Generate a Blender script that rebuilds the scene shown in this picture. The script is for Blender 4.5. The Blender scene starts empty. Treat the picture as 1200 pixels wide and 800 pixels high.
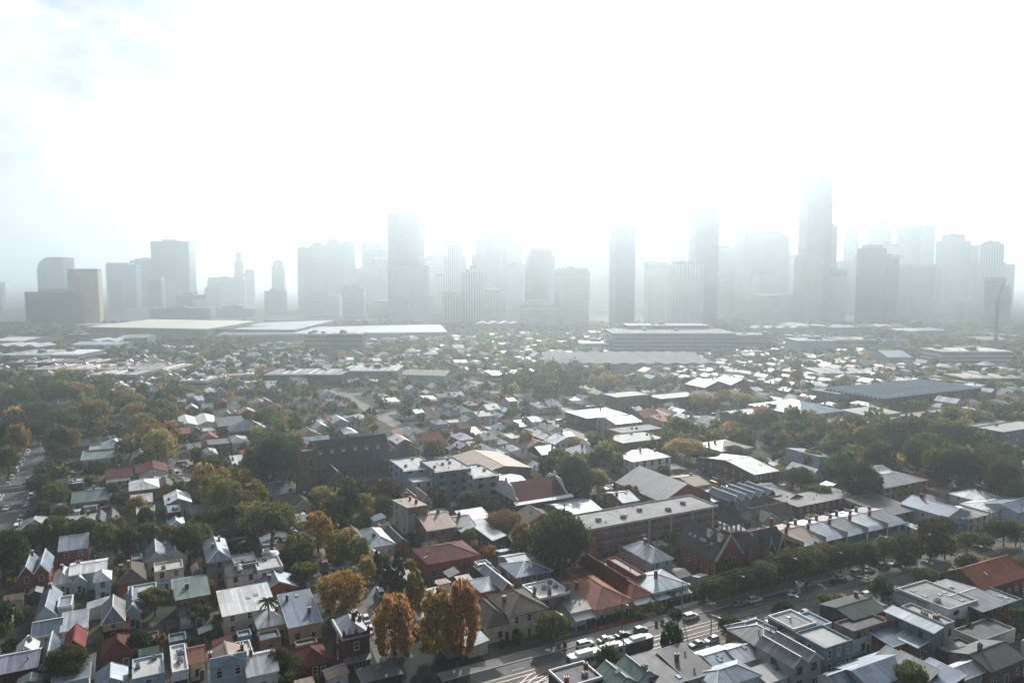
import bpy, math, random, bisect
import numpy as np
from mathutils import Vector, Matrix
R = math.radians
random.seed(7)
scn = bpy.context.scene
col = scn.collection
# ---------------------------------------------------------------- camera
CH, PITCH, FPX = 90.0, R(4.94), 867.0
cam = bpy.data.cameras.new('camera'); camo = bpy.data.objects.new('camera', cam); col.objects.link(camo)
camo.location = (0, 0, CH); camo.rotation_euler = (R(90) - PITCH, 0, 0)
cam.sensor_width = 36; cam.lens = 36 * FPX / 1200; cam.clip_start = 1; cam.clip_end = 30000
scn.camera = camo
# ---------------------------------------------------------------- sun, sky, exposure
SUN_EL, SUN_AZ = R(29), R(7)
SUN = Vector((math.cos(SUN_EL) * math.sin(SUN_AZ), math.cos(SUN_EL) * math.cos(SUN_AZ), math.sin(SUN_EL)))
sl = bpy.data.lights.new('sun', 'SUN'); sl.energy = 5.0; sl.angle = R(0.5); sl.color = (1.0, 0.955, 0.895)
so = bpy.data.objects.new('sun', sl); col.objects.link(so); so.rotation_euler = SUN.to_track_quat('Z', 'Y').to_euler()
wd = bpy.data.worlds.new('World'); scn.world = wd; wd.use_nodes = True
nt = wd.node_tree; nt.nodes.clear()
def N(t, tree=None, **k):
    n = (tree or nt).nodes.new(t)
    for a, b in k.items(): setattr(n, a, b)
    return n
wo = N('ShaderNodeOutputWorld'); bg = N('ShaderNodeBackground'); bg.inputs['Strength'].default_value = 0.1
sky = N('ShaderNodeTexSky', sky_type='NISHITA', sun_disc=False, sun_elevation=SUN_EL, sun_rotation=SUN_AZ, altitude=50, air_density=1.0, dust_density=2.0, ozone_density=1.8)
tc = N('ShaderNodeTexCoord'); mp = N('ShaderNodeMapping'); mp.inputs['Scale'].default_value = (1.0, 1.0, 2.4); mp.inputs['Location'].default_value = (0.35, 0.0, 0.1)
ns = N('ShaderNodeTexNoise'); ns.inputs['Scale'].default_value = 3.1; ns.inputs['Detail'].default_value = 9; ns.inputs['Roughness'].default_value = 0.55
rp = N('ShaderNodeValToRGB'); rp.color_ramp.elements[0].position = 0.43; rp.color_ramp.elements[1].position = 0.61
dt = N('ShaderNodeVectorMath', operation='DOT_PRODUCT'); dt.inputs[1].default_value = SUN
ab = N('ShaderNodeMath', operation='MAXIMUM'); ab.inputs[1].default_value = 0.0
pw = N('ShaderNodeMath', operation='POWER'); pw.inputs[1].default_value = 3.0
ml = N('ShaderNodeMath', operation='MULTIPLY_ADD'); ml.inputs[1].default_value = 23.0; ml.inputs[2].default_value = 2.2
cv = N('ShaderNodeVectorMath', operation='SCALE'); cv.inputs[0].default_value = (0.96, 1.0, 1.03)
mx = N('ShaderNodeMix', data_type='RGBA')
L = nt.links.new
L(tc.outputs['Generated'], mp.inputs['Vector']); L(mp.outputs[0], ns.inputs['Vector']); L(ns.outputs['Fac'], rp.inputs[0])
L(tc.outputs['Generated'], dt.inputs[0]); L(dt.outputs['Value'], ab.inputs[0]); L(ab.outputs[0], pw.inputs[0]); L(pw.outputs[0], ml.inputs[0]); L(ml.outputs[0], cv.inputs['Scale'])
L(rp.outputs[0], mx.inputs[0]); L(sky.outputs[0], mx.inputs[6]); L(cv.outputs[0], mx.inputs[7])
L(mx.outputs[2], bg.inputs[0]); L(bg.outputs[0], wo.inputs[0])
scn.view_settings.view_transform = 'Standard'; scn.view_settings.look = 'None'; scn.view_settings.exposure = 0.04; scn.view_settings.gamma = 1.0
scn.view_settings.use_curve_mapping = False
cy = scn.cycles
cy.use_denoising = True; cy.volume_bounces = 4; cy.max_bounces = 8; cy.diffuse_bounces = 3; cy.glossy_bounces = 2; cy.transmission_bounces = 2; cy.transparent_max_bounces = 4
cy.sample_clamp_indirect = 6; cy.caustics_reflective = False; cy.caustics_refractive = False
# ---------------------------------------------------------------- pixel of the 1200x800 photograph -> place on the ground
GA = R(27); GC, GS = math.cos(GA), math.sin(GA)      # the street grid is turned 27 degrees
def P(px, py, h=0.0):
    a, b = (px - 600) / FPX, (400 - py) / FPX
    d = (a, math.cos(PITCH) + b * math.sin(PITCH), -math.sin(PITCH) + b * math.cos(PITCH))
    t = (h - CH) / d[2]
    return d[0] * t, d[1] * t
def PX(x, y, z):
    cz = y * math.cos(PITCH) - (z - CH) * math.sin(PITCH); cyy = y * math.sin(PITCH) + (z - CH) * math.cos(PITCH)
    return 600 + FPX * x / cz, 400 - FPX * cyy / cz
def UV(x, y): return GC * x + GS * y, -GS * x + GC * y
def XY(u, v): return GC * u - GS * v, GS * u + GC * v
def PUV(px, py, h=0.0): return UV(*P(px, py, h))
# ---------------------------------------------------------------- materials
MATS = {}
def mat(name, c, rough=0.7, metal=0.0, noise=0.25, scale=0.35, kind='plain', bump=0.0, c2=None, rnd=0.12, spec=None):
    if spec is None: spec = {'sheet': .45, 'tile': .2, 'brick': .2, 'glassgrid': .4}.get(kind, .2)
    m = bpy.data.materials.new(name); m.use_nodes = True; MATS[name] = m
    t = m.node_tree; t.nodes.clear(); l = t.links.new
    out = N('ShaderNodeOutputMaterial', t); b = N('ShaderNodeBsdfPrincipled', t); l(b.outputs[0], out.inputs[0])
    b.inputs['Roughness'].default_value = rough; b.inputs['Metallic'].default_value = metal; b.inputs['Specular IOR Level'].default_value = spec
    uv = N('ShaderNodeUVMap', t); geo = N('ShaderNodeNewGeometry', t); oi = N('ShaderNodeObjectInfo', t)
    n1 = N('ShaderNodeTexNoise', t); n1.inputs['Scale'].default_value = scale; n1.inputs['Detail'].default_value = 6; n1.inputs['Roughness'].default_value = 0.65
    l(geo.outputs['Position'], n1.inputs['Vector'])
    mr = N('ShaderNodeMapRange', t); l(n1.outputs['Fac'], mr.inputs[0]); mr.inputs[1].default_value = 0.3; mr.inputs[2].default_value = 0.7
    mr.inputs[3].default_value = 1 - noise; mr.inputs[4].default_value = 1 + noise
    rv = N('ShaderNodeMapRange', t); l(oi.outputs['Random'], rv.inputs[0]); rv.inputs[3].default_value = 1 - rnd; rv.inputs[4].default_value = 1 + rnd
    mm = N('ShaderNodeMath', t, operation='MULTIPLY'); l(mr.outputs[0], mm.inputs[0]); l(rv.outputs[0], mm.inputs[1])
    last = mm
    if kind in ('sheet', 'tile', 'brick', 'glassgrid', 'board'):
        br = N('ShaderNodeTexBrick', t); l(uv.outputs[0], br.inputs['Vector']); br.offset = 0.5 if kind in ('tile', 'brick') else 0.0
        w, h, ms, dk = {'sheet': (0.8, 7.0, .03, .72), 'tile': (0.34, 0.34, .03, .6), 'brick': (0.5, 0.17, .012, 1.35), 'glassgrid': (1.6, 3.4, .12, 1.6), 'board': (4.0, 0.3, .03, .7)}[kind]
        br.inputs['Scale'].default_value = 1.0; br.inputs['Brick Width'].default_value = w; br.inputs['Row Height'].default_value = h; br.inputs['Mortar Size'].default_value = ms
        lo, hi = (.74, 1.26) if kind == 'sheet' else (.86, 1.14); br.inputs['Color1'].default_value = (lo,) * 3 + (1,); br.inputs['Color2'].default_value = (hi,) * 3 + (1,); br.inputs['Mortar'].default_value = (dk,) * 3 + (1,)
        m2 = N('ShaderNodeMath', t, operation='MULTIPLY'); l(mm.outputs[0], m2.inputs[0]); l(br.outputs['Color'], m2.inputs[1]); last = m2
        # streaks that run down the slope / wall
        n2 = N('ShaderNodeTexNoise', t); mp2 = N('ShaderNodeMapping', t); mp2.inputs['Scale'].default_value = (1.3, 0.12, 1); l(uv.outputs[0], mp2.inputs[0]); l(mp2.outputs[0], n2.inputs['Vector']); n2.inputs['Scale'].default_value = 1.0; n2.inputs['Detail'].default_value = 4
        m3 = N('ShaderNodeMapRange', t); l(n2.outputs['Fac'], m3.inputs[0]); m3.inputs[1].default_value = .35; m3.inputs[2].default_value = .65; m3.inputs[3].default_value = 1 - noise * .7; m3.inputs[4].default_value = 1 + noise * .5
        m4 = N('ShaderNodeMath', t, operation='MULTIPLY'); l(last.outputs[0], m4.inputs[0]); l(m3.outputs[0], m4.inputs[1]); last = m4
        if kind == 'sheet':      # roughness wanders with the weathering
            m5 = N('ShaderNodeMapRange', t); l(n1.outputs['Fac'], m5.inputs[0]); m5.inputs[3].default_value = rough - .08; m5.inputs[4].default_value = rough + .2; l(m5.outputs[0], b.inputs['Roughness'])
    sc = N('ShaderNodeVectorMath', t, operation='SCALE'); l(last.outputs[0], sc.inputs['Scale'])
    if c2 is None: sc.inputs[0].default_value = c
    else:
        n3 = N('ShaderNodeTexNoise', t); n3.inputs['Scale'].default_value = scale * .45; n3.inputs['Detail'].default_value = 5; l(geo.outputs['Position'], n3.inputs['Vector'])
        r3 = N('ShaderNodeValToRGB', t); r3.color_ramp.elements[0].position = .42; r3.color_ramp.elements[1].position = .58; r3.color_ramp.elements[0].color = (*c, 1); r3.color_ramp.elements[1].color = (*c2, 1)
        l(n3.outputs['Fac'], r3.inputs[0]); l(r3.outputs[0], sc.inputs[0])
    if kind == 'sheet':          # rust and lichen in a few patches
        n5 = N('ShaderNodeTexNoise', t); n5.inputs['Scale'].default_value = .22; n5.inputs['Detail'].default_value = 8; n5.inputs['Roughness'].default_value = .7; l(geo.outputs['Position'], n5.inputs['Vector'])
        m6 = N('ShaderNodeMapRange', t); l(n5.outputs['Fac'], m6.inputs[0]); m6.inputs[1].default_value = .56; m6.inputs[2].default_value = .72; m6.inputs[3].default_value = 0; m6.inputs[4].default_value = .55
        mx_ = N('ShaderNodeMix', t, data_type='RGBA'); l(m6.outputs[0], mx_.inputs[0]); l(sc.outputs[0], mx_.inputs[6]); mx_.inputs[7].default_value = (c[0] * .45 + .05, c[1] * .42 + .02, c[2] * .38, 1); l(mx_.outputs[2], b.inputs['Base Color'])
    else: l(sc.outputs[0], b.inputs['Base Color'])
    if bump:
        bp = N('ShaderNodeBump', t); bp.inputs['Strength'].default_value = bump; bp.inputs['Distance'].default_value = .05
        n4 = N('ShaderNodeTexNoise', t); n4.inputs['Scale'].default_value = 2.5; l(geo.outputs['Position'], n4.inputs['Vector']); l(n4.outputs['Fac'], bp.inputs['Height']); l(bp.outputs[0], b.inputs['Normal'])
    return m
# roofs
mat('r_zinc', (.37, .39, .41), .42, .35, .22, .3, 'sheet'); mat('r_white', (.64, .64, .62), .45, 0, .16, .3, 'sheet'); mat('r_blue', (.105, .145, .20), .42, .2, .22, .3, 'sheet')
mat('r_pale', (.24, .29, .33), .42, .25, .2, .3, 'sheet'); mat('r_grey', (.17, .175, .185), .5, .1, .25, .3, 'sheet'); mat('r_rust', (.25, .18, .14), .6, .1, .35, .4, 'sheet')
mat('r_slate', (.075, .08, .09), .55, 0, .3, .4, 'tile'); mat('r_dark', (.05, .055, .06), .55, 0, .3, .4, 'sheet'); mat('r_tc', (.30, .10, .06), .75, 0, .28, .5, 'tile')
mat('r_pink', (.34, .15, .11), .75, 0, .22, .5, 'tile'); mat('r_maroon', (.10, .022, .02), .7, 0, .25, .4, 'sheet', spec=.15); mat('r_red', (.22, .028, .02), .65, 0, .25, .4, 'sheet', spec=.2)
mat('r_brown', (.12, .10, .085), .75, 0, .3, .5, 'tile'); mat('r_green', (.10, .15, .13), .5, .1, .25, .4, 'sheet'); mat('r_lav', (.40, .37, .46), .5, .1, .18, .3, 'sheet')
mat('r_flat', (.30, .30, .295), .8, 0, .3, .25); mat('r_flatw', (.50, .495, .475), .75, 0, .22, .25); mat('r_flatd', (.13, .13, .135), .7, 0, .35, .3); mat('r_tan', (.40, .34, .27), .7, 0, .3, .4)
# walls
mat('w_red', (.25, .075, .048), .85, 0, .22, .5, 'brick'); mat('w_dred', (.12, .045, .035), .85, 0, .25, .5, 'brick'); mat('w_brown', (.23, .14, .09), .85, 0, .22, .5, 'brick'); mat('w_buff', (.42, .30, .20), .85, 0, .22, .5, 'brick')
mat('w_cream', (.58, .50, .37), .8, 0, .15, .3, 'board'); mat('w_white', (.72, .72, .70), .75, 0, .13, .3, 'board'); mat('w_blue', (.42, .50, .56), .75, 0, .14, .3, 'board'); mat('w_bluegrey', (.20, .25, .30), .75, 0, .18, .3, 'board')
mat('w_grey', (.34, .34, .33), .8, 0, .22, .3); mat('w_conc', (.43, .41, .37), .85, 0, .22, .25); mat('w_dgreen', (.06, .10, .09), .7, 0, .25, .3, 'board'); mat('w_black', (.04, .042, .045), .65, 0, .25, .3, 'board')
mat('w_teal', (.15, .22, .24), .75, 0, .18, .3, 'board'); mat('w_beige', (.50, .44, .35), .8, 0, .18, .3); mat('w_stone', (.20, .15, .12), .9, 0, .3, .5, 'brick'); mat('w_palegreen', (.42, .47, .40), .8, 0, .18, .3, 'board')
mat('trim', (.74, .73, .70), .55, 0, .08, .5); mat('trimd', (.10, .10, .10), .6, 0, .1, .5); mat('timber', (.20, .14, .09), .85, 0, .3, .6); mat('metal', (.26, .27, .28), .6, .2, .12, .6)
mat('glass', (.025, .032, .04), .08, 0, .3, .3, spec=.8); mat('sky_glass', (.30, .36, .42), .1, 0, .1, .5, spec=.8); mat('black', (.02, .02, .021), .6, 0, .2, .6); mat('rubber', (.025, .025, .025), .85)
mat('asphalt', (.085, .084, .084), .68, 0, .32, .16, c2=(.125, .12, .112), bump=.2); mat('footpath', (.22, .21, .19), .8, 0, .2, .3, c2=(.18, .17, .16)); mat('kerb', (.36, .35, .33), .8); mat('paint', (.72, .72, .68), .7, 0, .25, 1.2)
mat('rail', (.22, .21, .20), .45, .7, .2, 1.0); mat('trackbed', (.16, .135, .115), .75, 0, .25, .4); mat('gravel', (.30, .26, .20), .9, 0, .3, .2, c2=(.24, .20, .15))
mat('soil', (.075, .065, .05), .95, 0, .45, .13, c2=(.032, .042, .022)); mat('lawn', (.075, .10, .035), .95, 0, .35, .3, c2=(.10, .11, .05))
mat('bark', (.10, .075, .055), .9, 0, .35, 1.2); mat('barkpale', (.26, .22, .18), .9, 0, .3, 1.2)
mat('awn_g', (.28, .38, .36), .6); mat('tarmac_red', (.26, .12, .09), .8)
def leafmat(name, tint_attr=False):
    m = bpy.data.materials.new(name); m.use_nodes = True; MATS[name] = m
    t = m.node_tree; t.nodes.clear(); l = t.links.new
    out = N('ShaderNodeOutputMaterial', t); d = N('ShaderNodeBsdfDiffuse', t); tr = N('ShaderNodeBsdfTranslucent', t); ms = N('ShaderNodeMixShader', t); ms.inputs[0].default_value = .48
    l(d.outputs[0], ms.inputs[1]); l(tr.outputs[0], ms.inputs[2]); l(ms.outputs[0], out.inputs[0])
    geo = N('ShaderNodeNewGeometry', t); n1 = N('ShaderNodeTexNoise', t); n1.inputs['Scale'].default_value = .42; n1.inputs['Detail'].default_value = 3; l(geo.outputs['Position'], n1.inputs['Vector'])
    hs = N('ShaderNodeHueSaturation', t)
    if tint_attr:
        at = N('ShaderNodeAttribute', t, attribute_name='tint'); l(at.outputs['Color'], hs.inputs['Color'])
    else:
        oi = N('ShaderNodeObjectInfo', t); l(oi.outputs['Color'], hs.inputs['Color'])
    a = N('ShaderNodeMapRange', t); l(n1.outputs['Fac'], a.inputs[0]); a.inputs[1].default_value = .3; a.inputs[2].default_value = .7; a.inputs[3].default_value = .478; a.inputs[4].default_value = .522; l(a.outputs[0], hs.inputs['Hue'])
    n2 = N('ShaderNodeTexNoise', t); n2.inputs['Scale'].default_value = 1.7; n2.inputs['Detail'].default_value = 2; l(geo.outputs['Position'], n2.inputs['Vector'])
    b = N('ShaderNodeMapRange', t); l(n2.outputs['Fac'], b.inputs[0]); b.inputs[1].default_value = .3; b.inputs[2].default_value = .7; b.inputs[3].default_value = .45; b.inputs[4].default_value = 1.6; l(b.outputs[0], hs.inputs['Value'])
    l(hs.outputs[0], d.inputs[0]); l(hs.outputs[0], tr.inputs[0])
    return m
leafmat('leaf'); leafmat('leaf_far', True)
def objcol(name, rough=.3, attr=False, metal=0.0):
    m = bpy.data.materials.new(name); m.use_nodes = True; MATS[name] = m
    t = m.node_tree; b = t.nodes['Principled BSDF']; b.inputs['Roughness'].default_value = rough; b.inputs['Metallic'].default_value = metal
    geo = N('ShaderNodeNewGeometry', t); n1 = N('ShaderNodeTexNoise', t); n1.inputs['Scale'].default_value = .6; n1.inputs['Detail'].default_value = 5; t.links.new(geo.outputs['Position'], n1.inputs['Vector'])
    mr = N('ShaderNodeMapRange', t); t.links.new(n1.outputs['Fac'], mr.inputs[0]); mr.inputs[1].default_value = .3; mr.inputs[2].default_value = .7; mr.inputs[3].default_value = .85; mr.inputs[4].default_value = 1.15
    s = N('ShaderNodeVectorMath', t, operation='SCALE'); t.links.new(mr.outputs[0], s.inputs['Scale'])
    if attr: at = N('ShaderNodeAttribute', t, attribute_name='tint'); t.links.new(at.outputs['Color'], s.inputs[0])
    else: oi = N('ShaderNodeObjectInfo', t); t.links.new(oi.outputs['Color'], s.inputs[0])
    t.links.new(s.outputs[0], b.inputs['Base Color'])
objcol('carpaint', .45, False, .05); objcol('far_tint', .5, True)
# ---------------------------------------------------------------- mesh builder
class MB:
    def __init__(s): s.v = []; s.f = []; s.m = []
    def poly(s, pts, m=0):
        k = len(s.v); s.v += [tuple(p) for p in pts]; s.f.append(tuple(range(k, k + len(pts)))); s.m.append(m)
    def box(s, x0, x1, y0, y1, z0, z1, m=0, top=None, bottom=False):
        k = len(s.v); s.v += [(x0, y0, z0), (x1, y0, z0), (x1, y1, z0), (x0, y1, z0), (x0, y0, z1), (x1, y0, z1), (x1, y1, z1), (x0, y1, z1)]
        F = [(0, 1, 5, 4), (1, 2, 6, 5), (2, 3, 7, 6), (3, 0, 4, 7), (4, 5, 6, 7)] + ([(3, 2, 1, 0)] if bottom else [])
        s.f += [tuple(k + i for i in f) for f in F]; s.m += [m] * 4 + [m if top is None else top] + ([m] if bottom else [])
    def prism(s, pts, z0, z1, m=0, top=None):          # pts anticlockwise from above
        n = len(pts); k = len(s.v); s.v += [(x, y, z0) for x, y in pts] + [(x, y, z1) for x, y in pts]
        for i in range(n): s.f.append((k + i, k + (i + 1) % n, k + n + (i + 1) % n, k + n + i)); s.m.append(m)
        s.f.append(tuple(k + n + i for i in range(n))); s.m.append(m if top is None else top)
    def slab(s, pts, t, m=0, ms=None):                 # pts anticlockwise seen from above: the upper face of a plate t thick
        n = len(pts); k = len(s.v); s.v += [tuple(p) for p in pts] + [(p[0], p[1], p[2] - t) for p in pts]
        s.f.append(tuple(range(k, k + n))); s.m.append(m); s.f.append(tuple(k + n + i for i in reversed(range(n)))); s.m.append(m if ms is None else ms)
        for i in range(n): j = (i + 1) % n; s.f.append((k + n + i, k + n + j, k + j, k + i)); s.m.append(m if ms is None else ms)
    def bar(s, p, q, w, h, m=0):
        p, q = Vector(p), Vector(q); d = (q - p).normalized(); a = d.cross(Vector((0, 0, 1)))
        a = a.normalized() if a.length > 1e-3 else Vector((1, 0, 0)); b = a.cross(d).normalized()
        k = len(s.v)
        for c in (p, q): s.v += [tuple(c + a * x * w / 2 + b * y * h / 2) for x, y in ((-1, -1), (1, -1), (1, 1), (-1, 1))]
        for f in ((0, 1, 5, 4), (1, 2, 6, 5), (2, 3, 7, 6), (3, 0, 4, 7), (3, 2, 1, 0), (4, 5, 6, 7)): s.f.append(tuple(k + i for i in f)); s.m.append(m)
    def cyl(s, p, q, r0, r1, n=8, m=0, cap=True):
        p, q = Vector(p), Vector(q); d = (q - p).normalized(); a = d.cross(Vector((0, 0, 1)))
        a = a.normalized() if a.length > 1e-3 else Vector((1, 0, 0)); b = a.cross(d).normalized(); k = len(s.v)
        for c, r in ((p, r0), (q, r1)): s.v += [tuple(c + (a * math.cos(2 * math.pi * i / n) + b * math.sin(2 * math.pi * i / n)) * r) for i in range(n)]
        for i in range(n): j = (i + 1) % n; s.f.append((k + i, k + j, k + n + j, k + n + i)); s.m.append(m)
        if cap: s.f.append(tuple(k + n + i for i in range(n))); s.m.append(m); s.f.append(tuple(k + i for i in reversed(range(n)))); s.m.append(m)
    def mesh(s, name, mats, smooth=False):
        me = bpy.data.meshes.new(name); me.from_pydata(s.v, [], s.f)
        for m in (mats if isinstance(mats, (list, tuple)) else [mats]): me.materials.append(MATS[m])
        me.polygons.foreach_set('material_index', s.m)
        ul = me.uv_layers.new(name='UVMap'); uv = []
        for f in s.f:
            a, b, c = (Vector(s.v[f[i]]) for i in (0, 1, 2)); n = (b - a).cross(c - b)
            if n.length < 1e-9 and len(f) > 3: n = (c - b).cross(Vector(s.v[f[3]]) - c)
            n = n.normalized() if n.length > 1e-12 else Vector((0, 0, 1))
            t = Vector((0, 0, 1)).cross(n); t = t.normalized() if t.length > .05 else Vector((1, 0, 0)); w = n.cross(t)
            for i in f: p = Vector(s.v[i]); uv += [p.dot(t), p.dot(w)]
        ul.data.foreach_set('uv', uv)
        if smooth: me.polygons.foreach_set('use_smooth', [True] * len(s.f))
        return me
    def build(s, name, mats, parent=None, loc=None, rotz=0.0, smooth=False):
        return link(name, s.mesh(name, mats, smooth), parent, loc, rotz)
def link(name, me, parent=None, loc=None, rotz=0.0, scale=None):
    o = bpy.data.objects.new(name, me); col.objects.link(o)
    if parent is not None: o.parent = parent
    if loc is not None: o.location = loc
    if rotz: o.rotation_euler = (0, 0, rotz)
    if scale is not None: o.scale = scale
    return o
THINGS = []      # things whose label is worked out at the end from what they look like and what they stand by
def thing(name, cat, loc, rotz=0.0, label=None, group=None, desc=None, data=None):
    o = bpy.data.objects.new(name, data); col.objects.link(o); o.location = loc; o.rotation_euler = (0, 0, rotz); o['category'] = cat
    if group: o['group'] = group
    if label: o['label'] = label
    else: THINGS.append((o, desc))
    return o
def structure(o): o['kind'] = 'structure'; return o
def uvpoly(b, uvs, z, m=0): b.poly([(*XY(u, v), z) for u, v in uvs], m)
CACHE = {}
def cached(key, fn):
    if key not in CACHE: CACHE[key] = fn()
    return CACHE[key]
# ---------------------------------------------------------------- ground, roads, paths
b = MB(); E = 5200
b.poly([(-E, -300, 0), (E, -300, 0), (E, 9000, 0), (-E, 9000, 0)]); structure(b.build('ground', 'soil'))
V0, V1 = 133.5, 148.3          # kerbs of the tram road
def strip(name, pts, w, z, m, kind=None):       # a ribbon along a polyline in u,v
    q = MB(); n = len(pts); Ls, Rs = [], []
    for i, p in enumerate(pts):
        a, c = pts[max(0, i - 1)], pts[min(n - 1, i + 1)]; d = Vector((c[0] - a[0], c[1] - a[1])).normalized(); nn = Vector((-d.y, d.x)) * w / 2
        Ls.append((p[0] + nn.x, p[1] + nn.y)); Rs.append((p[0] - nn.x, p[1] - nn.y))
    for i in range(n - 1): uvpoly(q, [Rs[i], Rs[i + 1], Ls[i + 1], Ls[i]], z)
    return q.build(name, m)
structure(strip('road', [(-140, 140.9), (420, 140.9)], V1 - V0, .012, 'asphalt'))
LANE = [(51, 148.5), (51.8, 165), (54.5, 186), (56, 202), (53, 228), (47, 250), (30, 310), (14, 380), (0, 440), (-14, 520)]
structure(strip('road', LANE, 8.5, .008, 'asphalt'))
structure(strip('road', [(68, 146), (71, 110), (76, 40)], 11, .016, 'asphalt'))
structure(strip('road', [(-46, 200), (-46.5, 330), (-46.5, 470), (-47, 640)], 13.5, .008, 'asphalt'))
structure(strip('road', [(-110, 330), (-60, 318), (-48, 312)], 34, .004, 'asphalt'))
structure(strip('road', [(-46, 208), (-20, 207), (60, 204)], 6, .004, 'asphalt'))
for k, (p, w) in enumerate([([(225, 150), (225, 420)], 11), ([(140, 262), (330, 262)], 9), ([(330, 100), (330, 560)], 12), ([(60, 395), (330, 395)], 9), ([(140, 395), (140, 760)], 9), ([(-20, 470), (420, 470)], 10), ([(260, 300), (260, 700)], 8), ([(60, 560), (420, 560)], 9)]):
    structure(strip('road', p, w, .020 + .004 * k, 'asphalt'))
# a pale gravel square beside the tree-lined street and a paved forecourt
def patch(name, pts, z, m): q = MB(); q.poly([(*P(*p), z) for p in pts]); return structure(q.build(name, m))
patch('gravel_square', [(238, 575), (198, 566), (205, 541), (238, 536), (262, 548)], .06, 'gravel')
patch('gravel_square', [(410, 668), (372, 668), (335, 645), (352, 622), (392, 640)], .07, 'gravel')
patch('church_path', [(312, 590), (318, 572), (348, 560), (347, 576)], .07, 'gravel')
mat('bitumen_shade', (.03, .03, .032), .85, 0, .3, .2, spec=.1); patch('shade_patch', [(14, 752), (4, 702), (30, 690), (46, 702), (38, 748)], .05, 'bitumen_shade'); patch('shade_patch', [(440, 800), (445, 770), (560, 768), (590, 790), (560, 806)], .028, 'bitumen_shade')  # near-black patches paint the shade of trees and houses onto the yard and corner
patch('lawn', [(98, 662), (110, 654), (116, 656), (106, 664)], .05, 'lawn')
patch('lawn', [(64, 560), (66, 548), (73, 550), (72, 566)], .05, 'lawn')
# pavements with kerbs
def pave(u0, u1, va, vb): q = MB(); pts = [XY(u0, va), XY(u1, va), XY(u1, vb), XY(u0, vb)]; q.prism(pts, -.1, .13); return structure(q.build('pavement', 'footpath'))
pave(77, 400, V0 - 3.4, V0); pave(-130, 62, V0 - 3.4, V0); pave(58, 218, V1, V1 + 3.6); pave(232, 400, V1, V1 + 3.6); pave(-130, 46, V1, V1 + 3.6)
def kerb(u0, u1, va): q = MB(); q.prism([XY(u0, va), XY(u1, va), XY(u1, va + .22), XY(u0, va + .22)], -.1, .145); return structure(q.build('kerb', 'kerb'))
kerb(77, 400, V0 + .004); kerb(58, 218, V1 - .224); kerb(-130, 62, V0 + .004); kerb(-130, 46, V1 - .224)
# tram tracks: two beds with two rails each, one pair swinging round the corner
for vc in (139.2, 142.7):
    structure(strip('track_bed', [(64, vc), (400, vc)], 2.5, .040, 'trackbed'))
    for dv in (-.72, .72): structure(strip('tram_rail', [(64, vc + dv), (400, vc + dv)], .10, .062, 'rail'))
    arc = [(84 - 20 * math.sin(a), vc - 26 + 26 * math.cos(a)) for a in np.linspace(0, 1.35, 14)]
    structure(strip('track_bed', arc, 2.5, .046, 'trackbed'))
    for dv in (-.72, .72):
        arc = [(84 - (20 + dv) * math.sin(a), vc - 26 + (26 + dv) * math.cos(a)) for a in np.linspace(0, 1.35, 14)]
        structure(strip('tram_rail', arc, .12, .068, 'rail'))
for u0 in (150, 205, 260):
    for k in range(4): structure(strip('lane_marking', [(u0 + k * 9, 136.3), (u0 + k * 9 + 3, 136.3)], .14, .034, 'paint'))
for k in range(20): structure(strip('lane_marking', [(74 + k * 15, 145.2), (77 + k * 15, 145.2)], .14, .034, 'paint'))
structure(strip('stop_line', [(79, 134), (79, 138)], .5, .036, 'paint'))
for k in range(14): structure(strip('lane_marking', [(-46.5, 345 + k * 9), (-46.5, 349 + k * 9)], .16, .034, 'paint'))
for a, c in (((-58, 300), (-50, 316)), ((-62, 304), (-54, 322)), ((-70, 300), (-60, 322))): structure(strip('lane_marking', [a, c], .3, .034, 'paint'))
# ---------------------------------------------------------------- house builder
def window_mesh(w, h, fm, arched=False):
    def f():
        q = MB(); t = .09
        q.box(-w/2 - t, -w/2, -.07, .0, -h/2, h/2, 0); q.box(w/2, w/2 + t, -.07, .0, -h/2, h/2, 0)
        q.box(-w/2 - t, w/2 + t, -.075, .0, h/2, h/2 + t, 0, bottom=True); q.box(-w/2 - .16, w/2 + .16, -.16, .0, -h/2 - t, -h/2, 0, bottom=True)
        q.box(-w/2, w/2, -.055, .0, -.03, .03, 0, bottom=True)
        q.poly([(-w/2, -.02, -h/2), (w/2, -.02, -h/2), (w/2, -.02, h/2), (-w/2, -.02, h/2)], 1)
        if arched:
            n = 8; pts = [(math.cos(math.pi * i / n) * w/2, math.sin(math.pi * i / n) * w/2 + h/2 + t) for i in range(n + 1)]
            q.poly([(x, -.025, z) for x, z in reversed(pts)][::-1], 1)
            for (x0, z0), (x1, z1) in zip(pts, pts[1:]): q.bar((x0 * 1.1, -.05, h/2 + t + (z0 - h/2 - t) * 1.1), (x1 * 1.1, -.05, h/2 + t + (z1 - h/2 - t) * 1.1), .12, .12, 0)
        return q.mesh('window', [fm, 'glass'])
    return cached(('win', w, h, fm, arched), f)
def chimney_mesh(hh, m):
    def f():
        q = MB(); q.box(-.42, .42, -.32, .32, 0, hh, 0); q.box(-.5, .5, -.4, .4, hh, hh + .16, 1, bottom=True)
        for x in (-.2, .2): q.cyl((x, 0, hh + .16), (x, 0, hh + .55), .13, .1, 6, 2)
        return q.mesh('chimney', [m, 'trim' if m != 'w_stone' else 'w_stone', 'r_tc'])
    return cached(('chim', hh, m), f)
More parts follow.
